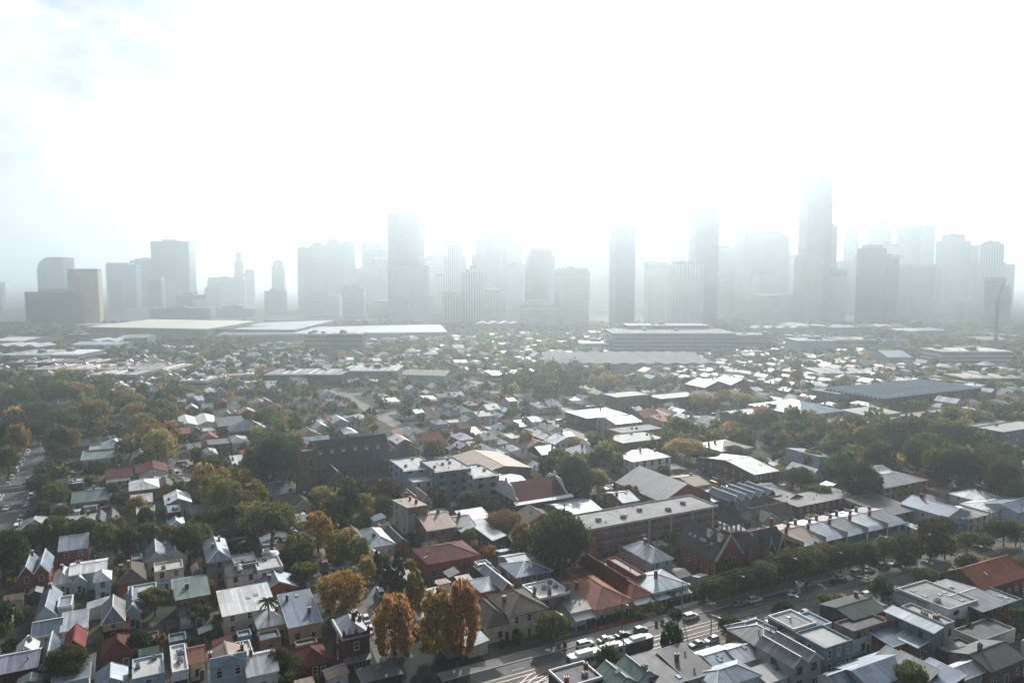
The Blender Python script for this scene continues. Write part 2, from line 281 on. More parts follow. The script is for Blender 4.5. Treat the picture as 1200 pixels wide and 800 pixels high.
def small_mesh(kind):
    def f():
        q = MB()
        if kind == 'ac_unit': q.box(-.6, .6, -.5, .5, 0, .12, 1); q.box(-.55, .55, -.45, .45, .12, .95, 0); q.cyl((0, 0, .95), (0, 0, 1.02), .34, .34, 8, 1); return q.mesh(kind, ['metal', 'black'])
        if kind == 'skylight': q.box(-.5, .5, -.65, .65, 0, .16, 0); q.poly([(-.42, -.57, .17), (.42, -.57, .17), (.42, .57, .17), (-.42, .57, .17)], 1); return q.mesh(kind, ['metal', 'sky_glass'])
        if kind == 'roof_vent': q.cyl((0, 0, 0), (0, 0, .55), .16, .16, 8, 0); q.cyl((0, 0, .5), (0, 0, .62), .3, .3, 8, 0); q.cyl((0, 0, .62), (0, 0, .75), .3, .05, 8, 0); return q.mesh(kind, ['metal'])
        if kind == 'dome_skylight':
            for i in range(4):
                a0, a1 = i * math.pi / 8, (i + 1) * math.pi / 8; q.cyl((0, 0, .75 * math.sin(a0)), (0, 0, .75 * math.sin(a1)), .85 * math.cos(a0), max(.02, .85 * math.cos(a1)), 10, 0, cap=False)
            return q.mesh(kind, ['trim'])
        if kind == 'plant_box': q.box(-1.6, 1.6, -1.1, 1.1, 0, 1.5, 0); q.box(-1.2, 1.2, -.7, .7, 1.5, 1.75, 1); q.box(1.62, 2.6, -.4, .4, 0, .7, 1); return q.mesh(kind, ['metal', 'trim'])
        if kind == 'solar_panel': q.slab([(-.8, -.5, .15), (.8, -.5, .15), (.8, .5, .5), (-.8, .5, .5)], .05, 0, 1); return q.mesh(kind, ['glass', 'metal'])
    return cached(kind, f)
def roof_z(roof, W, D, h, rise, x, y):
    if roof == 'gv': return h + rise * (1 - abs(x) / (W / 2))
    if roof == 'gu': return h + rise * (1 - abs(y) / (D / 2))
    if roof == 'twin': return h + rise * (1 - abs(abs(x) - W / 4) / (W / 4))
    if roof == 'hip': m = min(W, D) / 2; return h + rise * max(0, min(1, (W / 2 - abs(x)) / m, (D / 2 - abs(y)) / m))
    if roof == 'skf': return h + rise * (y / D + .5)
    if roof == 'skb': return h + rise * (.5 - y / D)
    if roof == 'skl': return h + rise * (x / W + .5)
    if roof == 'skr': return h + rise * (.5 - x / W)
    return h
WR = {'w_red', 'w_dred', 'w_brown', 'w_stone'}
def house(u0, v0, W, D, h, roof, rise, rm, wm, label=None, name='house', cat='house', group=None, desc=None, rot=0.0, chim=None, ver=None, sky=0, ac=0, vent=0, wins=True, fm=None, parapet=None,
          arched=False, light=False, winw=1.0, winh=1.5, storeys=None, dome=0, solar=0, door=True, cap=None, extra=None, gap=3.1, seed=None, ridgecap=True, veru=False, bay=0, aerial=False):
    rng = random.Random(seed if seed is not None else hash((round(u0, 1), round(v0, 1))) & 0xffff)
    c = XY(u0 + W / 2, v0 + D / 2)
    t = thing(name, cat, (c[0], c[1], 0), GA + rot, label, group, desc)
    o, th = (.35, .14); hw, hd = W / 2, D / 2; pitched = roof != 'flat'
    fm = fm or rng.choice(('trim', 'trim', 'trimd', 'timber')); nst = storeys or max(1, round(h / 3.3))
    # walls, with their gables
    q = MB(); q.box(-hw, hw, -hd, hd, -.3, h); q.f.pop(); q.m.pop()
    if roof == 'gv':
        for y in (-hd, hd): q.poly([(-hw, y, h), (hw, y, h), (0, y, h + rise)][::1 if y < 0 else -1])
    elif roof == 'gu':
        for x in (-hw, hw): q.poly([(x, -hd, h), (x, hd, h), (x, 0, h + rise)][::1 if x > 0 else -1])
    elif roof == 'twin':
        for s in (-1, 1):
            for y in (-hd, hd): q.poly([(min(0, s * hw), y, h), (max(0, s * hw), y, h), (s * hw / 2, y, h + rise)][::1 if y < 0 else -1])
    elif roof in ('skf', 'skb'):
        s = 1 if roof == 'skf' else -1
        for x in (-hw, hw): q.poly([(x, -hd, h), (x, hd, h), (x, s * hd, h + rise)])
        q.poly([(-hw, s * hd, h), (hw, s * hd, h), (hw, s * hd, h + rise), (-hw, s * hd, h + rise)])
    elif roof in ('skl', 'skr'):
        s = 1 if roof == 'skl' else -1
        for y in (-hd, hd): q.poly([(-hw, y, h), (hw, y, h), (s * hw, y, h + rise)])
        q.poly([(s * hw, -hd, h), (s * hw, hd, h), (s * hw, hd, h + rise), (s * hw, -hd, h + rise)])
    q.build('wall', wm, t)
    # roof plates
    q = MB(); k = MB(); a, d = hw + o, hd + o; e = th + .01
    def Z(z): return z + e
    if roof == 'gv':
        zl = Z(h - o * rise / hw); zr = Z(h + rise); d = hd + (o if not parapet else -.15)
        q.slab([(-a, -d, zl), (0, -d, zr), (0, d, zr), (-a, d, zl)], th); q.slab([(0, -d, zr), (a, -d, zl), (a, d, zl), (0, d, zr)], th)
        k.bar((0, -d, zr + .05), (0, d, zr + .05), .34, .1)
        for y in (-d - .03, d + .03): k.bar((-a, y, zl - .03), (0, y, zr - .03), .06, .26); k.bar((0, y, zr - .031), (a, y, zl - .031), .06, .26)
    elif roof == 'gu':
        zl = Z(h - o * rise / hd); zr = Z(h + rise); a = hw + (o if not parapet else -.15)
        q.slab([(-a, -d, zl), (a, -d, zl), (a, 0, zr), (-a, 0, zr)], th); q.slab([(-a, 0, zr), (a, 0, zr), (a, d, zl), (-a, d, zl)], th)
        k.bar((-a, 0, zr + .05), (a, 0, zr + .05), .34, .1); k.bar((-a, -d - .06, zl - .1), (a, -d - .06, zl - .1), .12, .14)
        for x in (-a - .03, a + .03): k.bar((x, -d, zl - .03), (x, 0, zr - .03), .06, .26); k.bar((x, 0, zr - .031), (x, d, zl - .031), .06, .26)
    elif roof == 'twin':
        zl = Z(h - o * rise / (hw / 2)); zr = Z(h + rise); zm = Z(h)
        for s in (-1, 1):
            if s < 0: q.slab([(-a, -d, zl), (-hw/2, -d, zr), (-hw/2, d, zr), (-a, d, zl)], th); q.slab([(-hw/2, -d, zr), (0, -d, zm), (0, d, zm), (-hw/2, d, zr)], th)
            else: q.slab([(0, -d, zm), (hw/2, -d, zr), (hw/2, d, zr), (0, d, zm)], th); q.slab([(hw/2, -d, zr), (a, -d, zl), (a, d, zl), (hw/2, d, zr)], th)
            k.bar((s * hw/2, -d, zr + .05), (s * hw/2, d, zr + .05), .34, .1); k.bar((s * a, -d - .03, zl - .03), (s * hw/2, -d - .03, zr - .03), .06, .26); k.bar((s * hw/2, -d - .03, zr - .031), (0, -d - .03, zm - .031), .06, .26)
    elif roof == 'hip':
        m = min(hw, hd); zl = Z(h - o * rise / m); zr = Z(h + rise)
        rx, ry = (max(hw - hd, 0.02), 0) if hw > hd else (0, max(hd - hw, .02))
        A, B_, C_, D_ = (-a, -d, zl), (a, -d, zl), (a, d, zl), (-a, d, zl)
        if hw > hd:
            p, r = (-rx, 0, zr), (rx, 0, zr); q.slab([A, B_, r, p], th); q.slab([C_, D_, p, r], th); q.slab([B_, C_, r], th); q.slab([D_, A, p], th)
            hips = ((A, p), (B_, r), (C_, r), (D_, p))
        else:
            p, r = (0, -ry, zr), (0, ry, zr); q.slab([A, B_, p], th); q.slab([C_, D_, r], th); q.slab([B_, C_, r, p], th); q.slab([D_, A, p, r], th)
            hips = ((A, p), (B_, p), (C_, r), (D_, r))
        for x, y in hips + ((p, r),): k.bar((x[0], x[1], x[2] + .04), (y[0], y[1], y[2] + .04), .26, .09)
        g = zl - .12
        for x, y in (((-a, -d), (a, -d)), ((-a, -d), (-a, d)), ((a, -d), (a, d))): k.bar((*x, g), (*y, g), .13, .13)
    elif pitched:
        pts = [(x, y, Z(h + (roof_z(roof, W, D, 0, rise, x, y)))) for x, y in ((-a, -d), (a, -d), (a, d), (-a, d))]; q.slab(pts, th)
        for i in range(4): k.bar(Vector(pts[i]) + Vector((0, 0, -.06)), Vector(pts[(i + 1) % 4]) + Vector((0, 0, -.06)), .1, .2)
    else:
        q.box(-hw + .15, hw - .15, -hd + .15, hd - .15, h - .5, h - .12)
        for i in range(rng.randint(1, 3) if not light else 0):       # membrane laps and patches
            x = rng.uniform(-hw * .7, hw * .5); q.box(x, x + .12, -hd + .3, hd - .3, h - .12, h - .08)
    q.build('roof', rm, t)
    if pitched and ridgecap and k.f and not light: k.build('ridge_cap', cap or ('trim' if rm in ('r_white', 'r_zinc', 'r_pale', 'r_blue', 'r_grey', 'r_lav', 'r_flat') else rm), t)
    if roof == 'flat' or parapet:
        q = MB(); pm = parapet if isinstance(parapet, str) else wm; w, zz = .28, h + (.35 if roof == 'flat' else .25)
        if roof == 'flat':
            for x0, x1, y0, y1 in ((-hw - .03, hw + .03, -hd - .03, -hd + w), (-hw - .03, hw + .03, hd - w, hd + .03), (-hw - .03, -hw + w, -hd + w, hd - w), (hw - w, hw + .03, -hd + w, hd - w)): q.box(x0, x1, y0, y1, h - .3, zz, bottom=True)
        elif roof == 'gv':
            q.box(-hw - .05, hw + .05, -hd - .12, -hd + .2, h - .5, h + rise + .35, bottom=True)
        elif roof == 'gu':
            for x in (-hw - .03, hw - .22):
                n = len(q.v); y0, y1, zt, zp = -hd - .1, hd + .1, h - .2, h + rise + .55
                q.slab([(x, y0, h + .5), (x + .25, y0, h + .5), (x + .25, 0, zp), (x, 0, zp)], .7); q.slab([(x, 0, zp), (x + .25, 0, zp), (x + .25, y1, h + .5), (x, y1, h + .5)], .7)
        else: q.box(-hw - .05, hw + .05, -hd - .12, -hd + .2, h - .6, h + rise * .8 + .5, bottom=True)
        q.build('parapet', pm, t)
    # windows and a door, on the street front and one flank
    if wins:
        wm_ = window_mesh(winw, winh, fm, arched)
        for side in ((0,) if light else (0, 1, 2)):
            Lh = (W, D, D)[side]; n = int((Lh - .8) / (gap if side == 0 else gap * 1.7))
            n = max(1 if side == 0 else 0, n); 
            if side == 2: n = min(n, 2)
            for s in range(nst):
                z = 1.75 + s * h / nst if nst > 1 else min(1.75, h * .5)
                if ver and s == 0 and light: continue
                if z + winh / 2 > h - .15: z = h - .2 - winh / 2
                for i in range(n):
                    p = -Lh / 2 + Lh * (i + .5) / n
                    if side == 0 and s == 0 and door and i == n // 2 and n > 1: continue
                    loc, rz = ((p, -hd - .004, z), 0) if side == 0 else ((-hw - .004, -p, z), -R(90)) if side == 1 else ((hw + .004, p, z), R(90))
                    link('window', wm_, t, loc, rz)
        if door and not light:
            def dm():
                q = MB(); q.box(-.5, .5, -.06, 0, 0, 2.1, 1, bottom=True); q.box(-.6, -.5, -.1, 0, 0, 2.2, 0); q.box(.5, .6, -.1, 0, 0, 2.2, 0); q.box(-.6, .6, -.1, 0, 2.1, 2.22, 0, bottom=True); q.box(.3, .36, -.1, -.06, .95, 1.1, 0, bottom=True)
                return q.mesh('door', ['trim', 'w_dgreen'])
            n = max(1, int((W - .8) / gap)); link('door', cached('door', dm), t, (-hw + W * (n // 2 + .5) / n if n > 1 else hw * .55, -hd - .005, 0), 0)
    for fx, fy, *hh in (chim or []):
        x, y = (fx - .5) * W, (fy - .5) * D; z = roof_z(roof, W, D, h, rise, x, y)
        link('chimney', chimney_mesh(hh[0] if hh else 2.0, 'w_red' if wm not in ('w_dred', 'w_stone') else wm), t, (x, y, z - .5), rng.choice((0, R(90))))
    def scatter(kind, n):
        for i in range(n):
            x, y = rng.uniform(-hw + .9, hw - .9), rng.uniform(-hd + .9, hd - .9)
            z = roof_z(roof, W, D, h, rise, x, y) + (.14 if pitched else -.11); ob = link(kind, small_mesh(kind), t, (x, y, z), rng.choice((0, R(90))))
            if pitched and kind in ('skylight', 'solar_panel'):
                ex = .05; gx = (roof_z(roof, W, D, h, rise, x + ex, y) - roof_z(roof, W, D, h, rise, x - ex, y)) / (2 * ex); gy = (roof_z(roof, W, D, h, rise, x, y + ex) - roof_z(roof, W, D, h, rise, x, y - ex)) / (2 * ex)
                ob.rotation_euler = Vector((-gx, -gy, 1)).to_track_quat('Z', 'Y').to_euler()
    scatter('skylight', sky); scatter('ac_unit', ac); scatter('roof_vent', vent); scatter('dome_skylight', dome); scatter('solar_panel', solar)
    if ver:                      # a verandah along the front: a sloping roof on posts
        def verandah(nm, Lh, rz, off):
            q = MB(); zt, dp = min(3.2, h - .15), 2.0; x0 = Lh / 2 - .05
            q.slab([(-x0, -dp, zt - .55), (x0, -dp, zt - .55), (x0, 0, zt), (-x0, 0, zt)], .08); q.bar((-x0, -dp - .05, zt - .62), (x0, -dp - .05, zt - .62), .08, .2)
            vr = link('verandah', q.mesh('verandah', [ver if isinstance(ver, str) else rm]), t, off, rz)
            pm = cached('post', lambda: (lambda q: (q.box(-.06, .06, -.06, .06, 0, 2.5), q.mesh('post', ['trim']))[1])(MB()))
            if not light:
                for i in range(max(2, int(Lh / 3) + 1)): n = max(2, int(Lh / 3) + 1); link('post', pm, vr, (-x0 + .1 + (2 * x0 - .2) * i / (n - 1), -dp + .1, 0))
        verandah('verandah', W, 0, (0, -hd - .01, 0))
    if bay and roof in ('gu', 'hip') and W > 6:        # a projecting front room under its own gable
        q = MB(); k = MB(); bw = W * .46; x0 = (-hw + .02) if bay > 0 else hw - .02 - bw; x1 = x0 + bw; xm = (x0 + x1) / 2; y0 = -hd - 1.5; zr = h + min(rise * .8, bw * .42)
        q.box(x0, x1, y0, -hd - .01, -.3, h - .02); q.f.pop(); q.m.pop(); q.poly([(x0, y0, h - .02), (x1, y0, h - .02), (xm, y0, zr - .02)]); bo = q.build('front_room', wm, t); q = MB()
        ov = .3; zl = h - ov * (zr - h) / (bw / 2)
        q.slab([(x0 - ov, y0 - .3, zl + .15), (xm, y0 - .3, zr + .15), (xm, -hd * .1, zr + .15), (x0 - ov, -hd * .1, zl + .15)], .13); q.slab([(xm, y0 - .3, zr + .15), (x1 + ov, y0 - .3, zl + .15), (x1 + ov, -hd * .1, zl + .15), (xm, -hd * .1, zr + .15)], .13)
        q.build('gable_roof', rm, bo)
        for xa, xb in ((x0 - ov, xm), (xm, x1 + ov)): k.bar((xa, y0 - .33, zl + .1 if xa < xm else zr + .1), (xb, y0 - .33, zr + .1 if xb == xm else zl + .1), .07, .24)
        k.build('bargeboard', 'trim', bo); link('window', window_mesh(winw, winh, fm), bo, (xm, y0 - .005, min(1.7, h * .5)))
    if aerial: q = MB(); z = roof_z(roof, W, D, h, rise, 0, hd * .3); q.bar((0, 0, 0), (0, 0, 2.6), .05, .05); q.bar((-.7, 0, 2.5), (.7, 0, 2.5), .04, .04); [q.bar((x, -.4, 2.5), (x, .4, 2.5), .03, .03) for x in (-.6, -.2, .2, .6)]; q.build('aerial', 'metal', t, (0, hd * .3, z), rng.uniform(0, 3))
    if extra: extra(t, W, D, h, rise)
    t['fp'] = (u0, v0, W, D)
    return t
FOOT = []      # footprints in u,v that the fill-in houses and trees keep clear of
HAND = []
def solve(f, lo, hi, tgt):
    s = 1 if f(hi) > f(lo) else -1
    for _ in range(40):
        m = (lo + hi) / 2
        if s * (f(m) - tgt) < 0: lo = m
        else: hi = m
    return (lo + hi) / 2
def rect(ax, ay, bx, cy_, h):
    u0, v0 = PUV(ax, ay, h); x0 = PX(*XY(u0, v0), h)[0]
    W = solve(lambda w: PX(*XY(u0 + w, v0), h)[0], 0, 160, bx); D = solve(lambda d: PX(*XY(u0, v0 + d), h)[1], 0, 160, cy_)
    return u0, v0, W, D
def H(ax, ay, bx, cy_, h, roof, rise, rm, wm, label, **k):
    u0, v0, W, D = rect(ax, ay, bx, cy_, h)
    D = k.pop('D', min(D, max(12, 1.45 * W)) if v0 > 270 or u0 > 300 else min(D, 19)); W = k.pop('W', W)
    HAND.append((label, round(W, 1), round(D, 1), round(u0), round(v0)))
    FOOT.append((u0 - 1, v0 - 1, u0 + W + 1, v0 + D + 1))
    k.setdefault('name', 'house'); k.setdefault('cat', 'house')
    return house(u0, v0, W, D, h, roof, rise, rm, wm, label, **k)
# ---------------------------------------------------------------- buildings one can make out in the foreground (A corner pixel, right-hand pixel, far pixel row)
mat('r_slateb', (.075, .058, .052), .6, 0, .35, .4, 'tile'); mat('r_dgreen', (.035, .055, .05), .65, 0, .3, .4, 'sheet', spec=.2)
BK = dict(name='brick_house', cat='house'); CT = dict(name='cottage', cat='cottage'); WHs = dict(name='white_house', cat='house')
H(22, 675, 57, 656, 6.2, 'twin', 2.4, 'r_blue', 'w_red', 'red brick house with twin slate-blue gables beside the dark lane', chim=[(.3, .8)], **BK)
H(41, 682, 56, 673, 3.2, 'hip', 1.4, 'r_blue', 'w_dred', 'small hip-roofed brick wing with a red front below the twin-gabled house', **BK)
H(62, 684, 84, 669, 3.6, 'hip', 1.9, 'r_white', 'w_cream', 'cream cottage with a bright white hip roof behind a pale paling fence', chim=[(.4, .6)], **CT)
H(86, 683, 101, 673, 3.7, 'gv', 1.6, 'r_zinc', 'w_blue', 'pale blue cottage with a small grey front gable and white bargeboards', **CT)
H(82, 674, 124, 660, 5.2, 'gu', 1.0, 'r_white', 'w_blue', 'long house with two bright white roof strips behind the pale blue cottage', ac=1, **WHs)
H(111, 681, 129, 671, 6.0, 'hip', 1.4, 'r_white', 'w_blue', 'two-storey pale blue house with a white hip roof and corner window', **WHs)
H(138, 684, 170, 664, 4.0, 'hip', 2.4, 'r_brown', 'w_red', 'brown hip-roofed brick house with a tall chimney beside the palm', chim=[(.4, .45, 2.6), (.1, .7)], **BK)
H(172, 658, 217, 643, 4.6, 'twin', 2.6, 'r_blue', 'w_white', 'white house with twin blue-grey gables behind a white box extension', chim=[(.9, .7)], **WHs)
H(181, 671, 215, 661, 5.6, 'flat', 0, 'r_flatw', 'w_cream', 'boxy cream extension with a white flat roof below the twin blue gables', sky=1, ac=1, fm='trimd', **WHs)
H(184, 683, 206, 678, 2.8, 'skf', .5, 'r_pale', 'w_blue', 'low pale blue lean-to in front of the boxy cream extension', door=False, name='lean_to', cat='shed')
H(42, 724, 66, 697, 3.6, 'gv', 2.5, 'r_blue', 'w_white', 'long cottage with a blue-grey gable roof running up to white dormer boxes', chim=[(.5, .8)], **CT)
H(67, 712, 84, 700, 4.6, 'flat', 0, 'r_pale', 'w_palegreen', 'boxy pale green extension with a light flat roof beside the long blue-roofed cottage', parapet='trim', **CT)
H(38, 746, 71, 729, 3.2, 'gu', 1.7, 'r_blue', 'w_grey', 'low shed-like house half blue and half grey on its gable roof', **CT)
H(72, 740, 101, 723, 3.6, 'skf', 1.0, 'r_zinc', 'w_white', 'white-walled house under one broad light grey sloping roof', cap='trim', **WHs)
H(120, 730, 145, 707, 5.4, 'hip', 2.8, 'r_grey', 'w_cream', 'tall cream house with a steep grey hip roof bright on one side', cap='trim', **WHs)
H(121, 741, 150, 734, 3.0, 'skf', .9, 'r_maroon', 'w_dred', 'maroon lean-to roof along the front of the tall cream house', name='lean_to', cat='shed')
H(120, 771, 155, 750, 3.2, 'hip', 2.3, 'r_maroon', 'w_dred', 'cottage with a dark maroon hip roof below the tall cream house', **CT)
H(146, 719, 165, 698, 4.4, 'gv', 2.0, 'r_blue', 'w_blue', 'narrow house with a steep blue gable and white vents beside the olive tree', vent=2, **CT)
H(150, 697, 184, 688, 5.2, 'flat', 0, 'r_flatw', 'w_blue', 'rear wing with a rounded white roof edge and pale blue wall', **WHs)
H(207, 703, 245, 686, 6.6, 'skf', 1.0, 'r_green', 'w_red', 'two-storey brick terrace house with a grey-green roof and a red flank wall', ac=1, chim=[(.35, .5)], **BK)
H(211, 722, 240, 707, 3.6, 'gu', 1.8, 'r_dark', 'w_white', 'black-roofed cottage with a white gabled dormer behind the palms', **CT)
H(267, 676, 303, 662, 5.6, 'gu', 1.6, 'r_slate', 'w_white', 'long white house with two dome skylights on its dark roof', dome=2, **WHs)
H(275, 664, 302, 652, 7.0, 'flat', 0, 'r_flatw', 'w_grey', 'tall grey block with a white roof behind the dome-skylight house', ac=1, fm='trimd', **WHs)
H(244, 658, 270, 632, 6.4, 'hip', 2.0, 'r_pale', 'w_grey', 'grey two-storey house with a crowded pale hip roof beside dark trees', chim=[(.3, .4), (.7, .7)], **WHs)
H(302, 669, 332, 656, 6.6, 'flat', 0, 'r_flatw', 'w_white', 'white two-storey house with a stepped white flat roof beside the parking square', ac=1, **WHs)
H(306, 694, 348, 680, 3.8, 'gv', 2.2, 'r_blue', 'w_red', 'brick cottage with a blue-grey front gable below the stepped white house', chim=[(.3, .5)], **BK)
H(262, 722, 322, 697, 5.4, 'skf', .9, 'r_white', 'w_beige', 'long beige house under a wide bright white two-step roof', sky=2, cap='trim', **WHs)
H(303, 735, 338, 718, 3.8, 'hip', 1.9, 'r_white', 'w_cream', 'cream house with a white hip roof behind the tallest palm', winw=1.1, chim=[(.7, .5)], fm='trimd', **WHs)
H(339, 735, 376, 708, 4.4, 'skf', 2.4, 'r_blue', 'w_buff', 'buff wing with a slate-blue sloping roof and red chimney beside the corner pub', chim=[(.75, .3), (.2, .8)], sky=1, **WHs)
def pub(t, W, D, h, rise):
    q = MB(); q.box(-W/2 - .12, W/2 + .12, -D/2 - .12, -D/2 + .3, h + .2, h + .9, 0, bottom=True); q.box(-W/2 - .14, -W/2 + .25, -D/2 + .3, D/2, h + .1, h + .5, 1, bottom=True)
    for x in (-W/2 + .2, 0, W/2 - .2): q.box(x - .3, x + .3, -D/2 - .2, -D/2 + .4, h + .9, h + 1.7, 0); q.cyl((x, -D/2 + .1, h + 1.7), (x, -D/2 + .1, h + 2.2), .25, .05, 6, 0)
    q.build('parapet', ['w_dred', 'trim'], t)
    q = MB(); q.slab([(-W/2, -D/2 - 2.4, 3.0), (W/2, -D/2 - 2.4, 3.0), (W/2, -D/2 - .02, 3.3), (-W/2, -D/2 - .02, 3.3)], .12); q.build('awning', 'r_grey', t)
    for x in (W * .2, W * .38): q = MB(); q.box(x - .8, x + .8, -D/2 - .04, -D/2, .6, 2.7, 0, bottom=True); q.build('window', 'glass', t)
H(402, 749, 433, 727, 7.8, 'hip', 2.2, 'r_zinc', 'w_dred', 'dark brick corner pub with a pale hip roof behind its parapet', name='corner_pub', cat='pub', chim=[(.55, .35, 2.8), (.9, .6), (.85, .85)], extra=pub, ridgecap=False, winh=1.8)
H(352, 781, 386, 762, 3.2, 'hip', 2.0, 'r_maroon', 'w_dred', 'maroon-roofed house between the hedge and the corner pub', **CT)
H(312, 722, 345, 706, 3.4, 'gu', 1.6, 'r_grey', 'w_grey', 'grey-roofed back wing between the cream house and the slate-blue roof', **CT)
H(-8, 790, 43, 768, 3.8, 'gu', 1.7, 'r_lav', 'w_dred', 'maroon brick house with a lavender-white roof by the lane end', vent=2, **BK)
H(18, 768, 42, 756, 4.2, 'gv', 1.8, 'r_white', 'w_white', 'small white gable rising behind the lavender-white roof', ac=1, **WHs)
H(48, 781, 64, 752, 3.6, 'gv', 2.2, 'r_blue', 'w_grey', 'blue-roofed cottage with a white slope beside the round dark tree', **CT)
H(75, 762, 98, 743, 3.6, 'gv', 2.0, 'r_red', 'w_dred', 'cottage with a bright red gable roof behind the round dark tree', **CT)
H(62, 801, 104, 790, 3.8, 'skf', .8, 'r_pale', 'w_white', 'pale roof with heavy white edging below the round dark tree', cap='trim', **WHs)
H(112, 806, 148, 789, 4.0, 'gv', 1.6, 'r_blue', 'w_white', 'blue gable roof with a white far slope beside the blue parapet house', **WHs)
H(155, 797, 193, 774, 6.0, 'flat', 0, 'r_flatw', 'w_blue', 'blue-walled house with a white roof terrace inside high parapets', ac=2, **WHs)
H(202, 789, 221, 758, 8.0, 'flat', 0, 'r_flatw', 'w_white', 'tall narrow white block with pipes and ducts on its roof', ac=3, vent=3, fm='trimd', winw=2.4, winh=.8, gap=4, **WHs)
H(223, 777, 240, 759, 4.2, 'gu', 1.6, 'r_pink', 'w_cream', 'pink-roofed house between the tall white block and the arched facade', **CT)
def pediment(t, W, D, h, rise):
    q = MB(); y = -D/2 - .3; q.poly([(-W*.25, y, h + .6), (W*.4, y, h + .6), (W*.08, y, h + 2.0)]); q.bar((-W*.27, y, h + .6), (W*.08, y, h + 2.1), .5, .2); q.bar((W*.08, y, h + 2.1), (W*.42, y, h + .6), .5, .2); q.box(-W/2 - .1, W/2 + .1, y - .15, y + .4, h + .25, h + .6, bottom=True); q.build('pediment', 'w_blue', t)
H(246, 783, 289, 764, 7.0, 'gv', 1.8, 'r_rust', 'w_blue', 'pale blue terrace facade with arched upstairs windows and a pediment', name='terrace_house', arched=True, winw=1.1, winh=1.5, chim=[(.05, .5), (.95, .6)], extra=pediment, parapet=True, fm='trim')
H(291, 792, 325, 768, 4.6, 'gu', 2.0, 'r_white', 'w_white', 'white-gabled house beside the arched blue facade', chim=[(.2, .5)], **WHs)
H(270, 778, 299, 756, 5.8, 'flat', 0, 'r_flatw', 'w_white', 'white parapet house with a long ridge wall behind the arched facade', chim=[(.1, .6)], **WHs)
H(425, 800, 470, 788, 3.0, 'skf', .6, 'r_dark', 'w_black', 'dark awning roof at the street corner below the pub', name='kiosk', cat='kiosk', wins=False)
# --- middle, between the tree-lined street and the tram road
H(502, 661, 562, 643, 4.6, 'hip', 2.2, 'r_maroon', 'w_red', 'long brick hall with a maroon hip roof and white roof vents', name='brick_hall', cat='hall', vent=3, sky=2, cap='r_maroon')
H(436, 641, 463, 622, 3.8, 'hip', 1.8, 'r_pale', 'w_white', 'white cottage with a pale grey hip roof beside the blank wall', ac=1, **CT)
H(418, 640, 434, 622, 3.6, 'gv', 1.7, 'r_slate', 'w_grey', 'grey cottage with white-edged dark gables beside the white cottage', **CT)
H(464, 640, 480, 624, 3.4, 'gv', 2.0, 'r_dark', 'w_red', 'small red brick gabled shop under the blank wall', **BK)
H(478, 601, 500, 586, 9.0, 'skb', 1.8, 'r_rust', 'w_conc', 'tall terrace end with a blank pale wall and brick front', name='terrace_house', chim=[(.7, .3), (.7, .7)], sky=1, fm='w_brown', parapet='w_brown')
H(501, 622, 535, 600, 6.0, 'gu', 2.2, 'r_rust', 'w_stone', 'rust-roofed brick terrace with cluttered parapets beside the blank wall', name='terrace_house', chim=[(.3, .5), (.7, .5)], vent=3)
H(536, 618, 556, 606, 5.0, 'gu', 1.6, 'r_dark', 'w_brown', 'dark-roofed brown house between the brick terrace and purple roof', chim=[(.5, .5)], **BK)
H(545, 611, 575, 603, 4.4, 'skf', 1.2, 'r_lav', 'w_grey', 'shed with a pale purple sheet roof beside the brown-leaved tree', name='shed', cat='shed', wins=False)
H(578, 633, 592, 612, 4.6, 'skl', .9, 'r_white', 'w_dgreen', 'long dark green shed with a glaring white roof', name='shed', cat='shed', cap='trim')
H(541, 623, 556, 612, 4.4, 'skl', 1.2, 'r_pale', 'w_grey', 'pale blue lean-to roof joined to the white-roofed green shed', name='shed', cat='shed', wins=False)
H(564, 693, 600, 680, 4.6, 'hip', 1.7, 'r_zinc', 'w_red', 'brick shop with a grey hip roof beside the tallest autumn trees', cap='trim', **BK)
H(589, 690, 600, 668, 6.0, 'gv', 1.6, 'r_pale', 'w_red', 'tall narrow brick gable behind the grey-hipped brick shop', **BK)
H(568, 676, 587, 664, 4.4, 'flat', 0, 'r_flat', 'w_black', 'dark flat-roofed annexe with ducts behind the brick shop', ac=3, vent=2, **BK)
H(606, 676, 646, 661, 5.6, 'hip', 1.8, 'r_blue', 'w_stone', 'dark brick building with a blue hip roof under the huge dark tree', cap='trim', **BK)
H(600, 664, 622, 652, 4.6, 'gu', 1.4, 'r_pale', 'w_grey', 'pale-roofed house under the yellowing tree', **CT)
H(598, 722, 642, 698, 6.2, 'hip', 2.6, 'r_brown', 'w_cream', 'two-storey cream house with a brown tiled roof and paired windows', winw=1.2, winh=1.6, gap=2.6, chim=[(.15, .5)], **WHs)
H(572, 734, 600, 708, 4.4, 'hip', 2.4, 'r_brown', 'w_cream', 'low brown-tiled wing behind bare twigs beside the cream house', **WHs)
H(632, 702, 668, 686, 6.4, 'flat', 0, 'r_flatw', 'w_stone', 'stone-walled building with white louvred plant on its flat roof', ac=3, chim=[(.02, .3, 2.4), (.35, .05, 2.4), (.97, .1, 2.6)], sky=2, parapet='trim', name='terrace_house')
H(670, 718, 694, 694, 4.0, 'skf', 1.6, 'r_dark', 'w_white', 'black-roofed cottage with a striped verandah beside the terracotta roof', ver='trim', **CT)
H(698, 714, 742, 683, 4.2, 'hip', 2.9, 'r_pink', 'w_buff', 'house with a wide faded terracotta tiled hip roof beside the tram road', chim=[(.12, .62, 2.6)], cap='r_pink', name='tiled_house')
H(682, 682, 710, 669, 4.6, 'flat', 0, 'r_maroon', 'w_red', 'flat-roofed brick annexe framed by a broad pale pink parapet', parapet='r_pink', name='brick_house')
